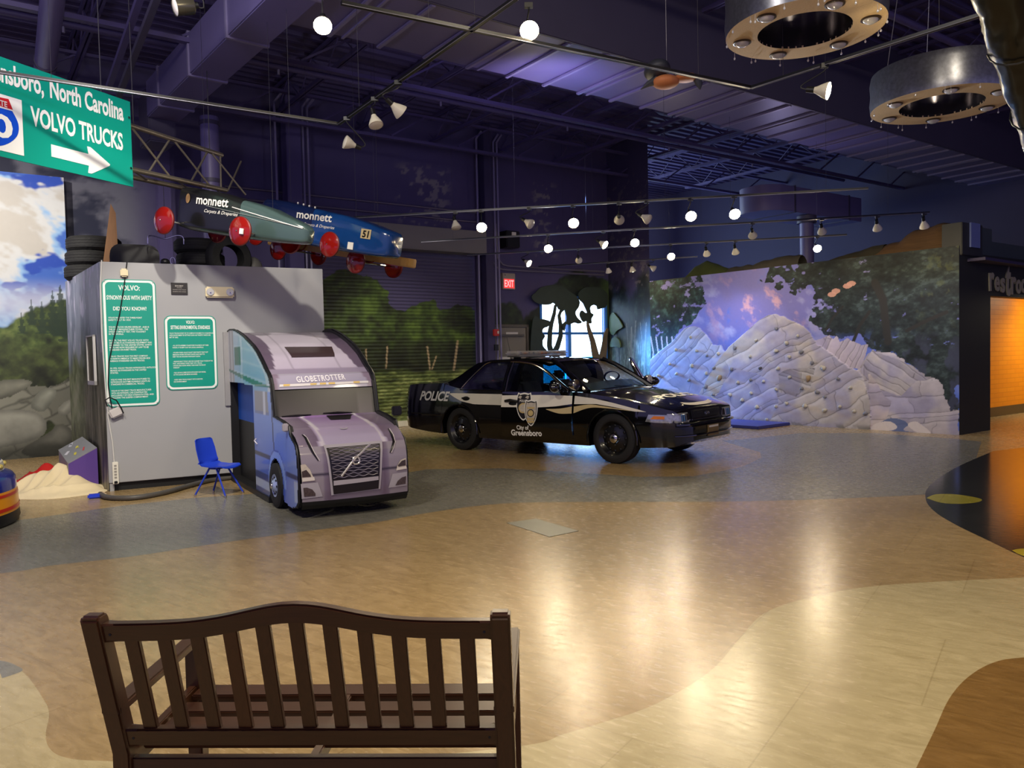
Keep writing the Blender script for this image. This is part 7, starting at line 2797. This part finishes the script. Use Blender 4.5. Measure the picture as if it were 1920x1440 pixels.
# conduits along the back wall
t = thing('wall_conduit', 'pair of thin grey conduits running right from the column above the exit sign', 'conduit', WALLB.p(0, 0, 0), WALLB.rot())
for (x0, y0), (x1, y1), dy in (((935, 507), (1130, 515), 0), ((945, 501), (1130, 508), 0)):
    a, b = WALLB.uz(x0, y0), WALLB.uz(x1, y1)
    zz = (a[1] + b[1]) / 2
    MB().tube([(a[0] - .25, -.05, zz + 1.0), (a[0] - .22, -.05, zz + .18), (a[0] - .08, -.05, zz + .03), (a[0] + .1, -.05, zz), (b[0], -.05, zz)], .025, 8).build('conduit_tube', M('grey conduit', S(112, 106, 124), .4, metal=.4), t)
t = thing('wall_conduit', 'thin conduit looping along the back wall behind the hanging racers', 'conduit', WALLB.p(0, 0, 0), WALLB.rot())
a, b = WALLB.uz(420, 358), WALLB.uz(905, 410)
for dz in (0, -.22):
    MB().tube([(a[0], -.05, 4.95 + dz), (b[0], -.05, 4.95 + dz), (b[0] + .15, -.05, 4.85 + dz), (b[0] + .18, -.05, 4.1)], .022, 8).build('conduit_tube', M('grey conduit', S(112, 106, 124), .4, metal=.4), t)
u, z = WALLB.uz(936, 452)
t = thing('speaker_box', 'dark speaker box on the wall above the roll door corner', 'speaker', WALLB.p(u + .12, z, .08), WALLB.rot())
MB().bx(-.2, .2, -.35, 0, -.2, .2).build('cabinet', BPL, t, bev=.02)
MB().bx(-.05, .06, -.38, -.35, .08, .16).build('bracket', UNLIT, t)

# plywood tree cutouts in front of the window
CUT = M('dark green-grey painted plywood', S(40, 50, 44), .6, var=.25, scale=4)
CUTG = M('green painted plywood', S(74, 92, 48), .6, var=.2, scale=4)
TRUNK = M('brown-grey trunk paint', S(96, 82, 66), .6, var=.4, scale=6)
def cut(name, label, crown, trunk, n0, crown_m, trunk_m, extra=(), W=WALLB):
    PW = Plane((W.o + W.n * n0).to_2d(), W.a.to_2d())
    t = thing(name, label, 'cutout tree', PW.p(0, 0), PW.rot())
    for k, c in enumerate(crown):
        P = [PW.uz(x, y) for x, y in smooth_poly(c, 4, True)]
        MB().prism(P, 0, .025, X=FACE).build('crown', crown_m, t, smooth=0)
    for c in trunk:
        P = [PW.uz(x, y) for x, y in c]
        pts = [Vector((a, -.014, b)) for a, b in P]
        w_ = np.linspace(extra[0], extra[1], len(pts)) if extra else [.05] * len(pts)
        m = MB()
        L, Rr = [], []
        for i, p in enumerate(pts):
            d = (pts[min(i + 1, len(pts) - 1)] - pts[max(i - 1, 0)]).normalized()
            nx = Vector((-d.z, 0, d.x))
            L.append(p + nx * w_[i])
            Rr.append(p - nx * w_[i])
        V = []
        for y in (.0, .022):
            V += [(p.x, p.y - y, p.z) for p in L] + [(p.x, p.y - y, p.z) for p in Rr]
        n = len(pts)
        F = []
        for i in range(n - 1):
            F += [(2 * n + i, 2 * n + i + 1, 3 * n + i + 1, 3 * n + i), (i, n + i, n + i + 1, i + 1), (i, i + 1, 2 * n + i + 1, 2 * n + i), (n + i, 3 * n + i, 3 * n + i + 1, n + i + 1)]
        m.add(V, F)
        m.build('trunk', trunk_m, t, smooth=0)
cut('tree_cutout', 'dark painted plywood tree with wide crown across the left half of the window',
    [[(1002, 566), (996, 556), (1004, 548), (1012, 540), (1024, 536), (1040, 534), (1056, 538), (1066, 546), (1080, 556), (1086, 566), (1084, 576), (1078, 586), (1082, 596), (1090, 604), (1084, 607), (1076, 605), (1066, 609), (1061, 606), (1062, 594), (1058, 582), (1061, 576), (1054, 581), (1047, 580), (1042, 572), (1036, 568), (1030, 571), (1016, 571)], [(998, 600), (1012, 598), (1024, 600), (1031, 604), (1027, 612), (1018, 616), (1016, 624), (1021, 630), (1016, 640), (1018, 650), (1026, 660), (1020, 672), (1014, 692), (994, 692)]],
    [[(1034, 668), (1029, 648), (1030, 622), (1033, 606), (1038, 588), (1040, 574), (1046, 568)], [(1034, 668), (1044, 650), (1050, 630), (1050, 610), (1047, 592), (1050, 584), (1060, 576)], [(1053, 618), (1056, 610), (1060, 604)]], .16, CUT, CUT, (.085, .03))
cut('tree_cutout', 'painted plywood tree with thick pale trunk in the right half of the window',
    [[(1086, 562), (1084, 550), (1094, 540), (1110, 538), (1126, 541), (1138, 552), (1138, 568), (1134, 576), (1128, 578), (1120, 580), (1118, 574), (1112, 572), (1106, 576), (1107, 586), (1112, 590), (1108, 598), (1108, 606), (1102, 606), (1098, 602), (1094, 604), (1090, 600), (1086, 590), (1090, 582), (1096, 586), (1100, 586), (1096, 576), (1092, 568)]],
    [[(1124, 706), (1120, 684), (1114, 660), (1110, 640), (1103, 618), (1100, 604)], [(1128, 700), (1128, 672), (1132, 650), (1134, 628), (1138, 616)]], .20, CUT, TRUNK, (.16, .035))
cut('bush_cutout', 'light green painted plywood foliage on the wall right of the window', [[(1145, 622), (1144, 598), (1150, 586), (1158, 594), (1166, 606), (1168, 614), (1158, 620), (1152, 628)], [(1145, 650), (1148, 636), (1156, 632), (1163, 640), (1164, 652), (1154, 650)]], [], .03, CUTG, CUTG, W=ENDW)

# climbing holds on the rock mural
HOLD = [M('stone hold', S(176, 168, 150), .7, var=.25, scale=40), M('tan hold', S(150, 126, 92), .7, var=.25, scale=40), M('grey hold', S(120, 118, 120), .7, var=.25, scale=40), M('dark hold', S(70, 66, 66), .7)]
hold_px = [(1297, 632), (1270, 656), (1309, 658), (1328, 667), (1349, 663), (1300, 686), (1341, 690), (1271, 701), (1258, 683), (1327, 700), (1237, 704), (1294, 713), (1351, 708, 1), (1380, 652), (1420, 638), (1458, 616), (1477, 643), (1409, 668), (1458, 658), (1482, 669), (1498, 630), (1374, 692), (1428, 690, 3), (1461, 691), (1386, 717), (1410, 712), (1483, 707), (1371, 740), (1394, 750), (1422, 763), (1348, 752), (1300, 741), (1434, 715), (1411, 737), (1458, 730), (1477, 756), (1457, 762), (1525, 680), (1505, 660), (1517, 709, 1), (1506, 728), (1547, 690), (1574, 710), (1597, 727), (1549, 744), (1512, 761), (1549, 769), (1604, 771), (1577, 762), (1543, 688), (1535, 735), (1625, 775), (1440, 786), (1326, 725), (1340, 740), (1317, 750)]
lab_rows = {}
proto = []
rs = random.Random(11)
for k in range(4):
    m = MB()
    m.ball((0, 0, 0), (.05, .032, .04), 12, 8)
    m.v = [(x * (1 + .22 * math.sin(7 * z * 30 + k)), y * (1 + .2 * math.cos(x * 60 + k)), z * (1 + .2 * math.sin(x * 50 + 2 * k))) for x, y, z in m.v]
    proto.append(m)
order = sorted(range(len(hold_px)), key=lambda i: hold_px[i][0])
rank = {i: r for r, i in enumerate(order)}
me_cache = {}
where = lambda x, y: ('high' if y < 668 else ('mid-height' if y < 728 else 'low'))
seen = {}
for i, h in enumerate(hold_px):
    x, y = h[0], h[1]
    mt = h[2] if len(h) > 2 else (0 if rs.random() < .6 else 2)
    u, z = WALLM.uz(x, y)
    key = (i % 4, mt)
    if key not in me_cache:
        o = proto[i % 4].build('climbing_hold', HOLD[mt], smooth=60)
        me_cache[key] = o
    else:
        o = me_cache[key].copy()
        COL.objects.link(o)
    sc_ = .75 + .3 * rs.random()
    if mt == 1:
        sc_ = 1.2
    o.scale = (sc_, sc_, sc_ * (1.5 if mt == 1 else 1))
    o.location = WALLM.p(u, z, .055)
    o.rotation_euler = (0, rs.uniform(-.6, .6), WALLM.rot())
    w_ = where(x, y)
    rockn = 'left rock' if x < 1356 else ('middle rock' if x < 1500 else 'far right rock')
    kk = (w_, rockn)
    seen[kk] = seen.get(kk, 0)
    same = sorted([p for p in hold_px if where(*p[:2]) == w_ and ('left rock' if p[0] < 1356 else ('middle rock' if p[0] < 1500 else 'far right rock')) == rockn], key=lambda p: p[0])
    n_ = same.index(h)
    ordn = ['leftmost', 'second', 'third', 'fourth', 'fifth', 'sixth', 'seventh', 'eighth', 'ninth', 'tenth', 'eleventh', 'twelfth'][n_]
    nm = ['pale', 'tan', 'grey', 'dark'][mt]
    tag(o, f'{nm} climbing hold, {ordn} from left among {w_} ones on the {rockn}', 'climbing hold', 'climbing holds on the rock mural')

# logs and mound above the mural
LOG = wood('bark brown', S(56, 40, 24), S(96, 70, 42), .25, 0, .9)
def ridge(name, label, L, h, mat, depth=.5, seed=1):
    base = [WALLM.uz(x, y) for x, y in L]
    top = []
    PB = Plane((WALLM.o - WALLM.n * .45).to_2d(), WALLM.a.to_2d())
    pts = [PB.uz(x, y) for x, y in L]
    c_ = PB.p(pts[0][0], 0)
    N = 40
    m = MB()
    rs_ = np.random.RandomState(seed)
    us = np.linspace(pts[0][0], pts[-1][0], N)
    hz = np.interp(us, [p[0] for p in pts], [p[1] for p in pts]) + (fbm(us[None, :] * 1.0, us[None, :] * 0 + seed, 2.2, 3, seed)[0] - .5) * .22
    V, F = [], []
    K = 8
    for i in range(N):
        for k in range(K + 1):
            a = math.pi * k / K
            r_ = fbm(np.array([[us[i]]]), np.array([[k * .7 + seed]]), 3.0, 2, seed)[0, 0] * .3 + .85
            V.append((us[i] - pts[0][0], math.cos(a) * depth * -.5 * r_ , 3.05 + max(.03, hz[i] - 3.05) * math.sin(a) ** .7 * (.9 + .1 * r_)))
    for i in range(N - 1):
        for k in range(K):
            F.append((i * (K + 1) + k, (i + 1) * (K + 1) + k, (i + 1) * (K + 1) + k + 1, i * (K + 1) + k + 1))
    m.add(V, F)
    o = m.build(name, mat, smooth=60)
    o.location = c_
    o.rotation_euler = (0, 0, PB.rot())
    tag(o, label, 'scenery')
ridge('bark_log', 'long brown bark log lying on top of the mural wall at the right', [(1580, 486), (1640, 470), (1690, 450), (1730, 430), (1770, 420), (1794, 424)], .3, LOG, .5, 3)
ridge('bark_slab', 'dark bark slab lying on the mural wall near the violet column', [(1440, 500), (1480, 488), (1520, 492), (1570, 478), (1640, 462), (1662, 462)], .3, M('dark mossy bark', S(52, 48, 34), .9, var=.4, scale=5), .45, 5)
ridge('green_mound', 'small dark green mound on top of the mural wall at the left', [(1292, 516), (1306, 500), (1326, 488), (1346, 492), (1366, 500), (1380, 508)], .3, M('moss green', S(58, 66, 30), .9, var=.3, scale=6), .4, 7)
ridge('grey_log', 'grey-brown log behind the green mound on the mural wall', [(1370, 506), (1400, 498), (1440, 492), (1480, 480), (1505, 478)], .3, M('grey bark', S(66, 62, 54), .9, var=.3, scale=6), .4, 9)

# restrooms lettering
t = thing('restroom_sign', 'grey raised lettering over the orange hallway opening', 'sign', RESTW.p(0, 0, 0), RESTW.rot())
u0, z0 = RESTW.uz(1853, 528)
LT = M('grey letters', S(150, 146, 126), .5)
wl = .20
for k, (ch, w_, h_, dz, rot) in enumerate((('r', .20, .33, .0, .05), ('e', .19, .27, -.03, .0), ('s', .17, .27, -.05, .04), ('t', .20, .56, .04, -.05), ('r', .20, .33, -.04, .0), ('o', .22, .27, -.05, .0), ('o', .22, .27, -.03, .0), ('m', .34, .27, -.05, .0), ('s', .17, .27, -.05, .0))):
    x = u0 + .10 + k * .225 + (.08 if k > 7 else 0)
    MB().text(ch, w=w_, h=h_, X=FACE @ Matrix.Translation((x, z0 + dz, .012)) @ Matrix.Rotation(rot, 4, 'Z'), bold=.03, ext=.02).build('letter', LT, t, smooth=0)
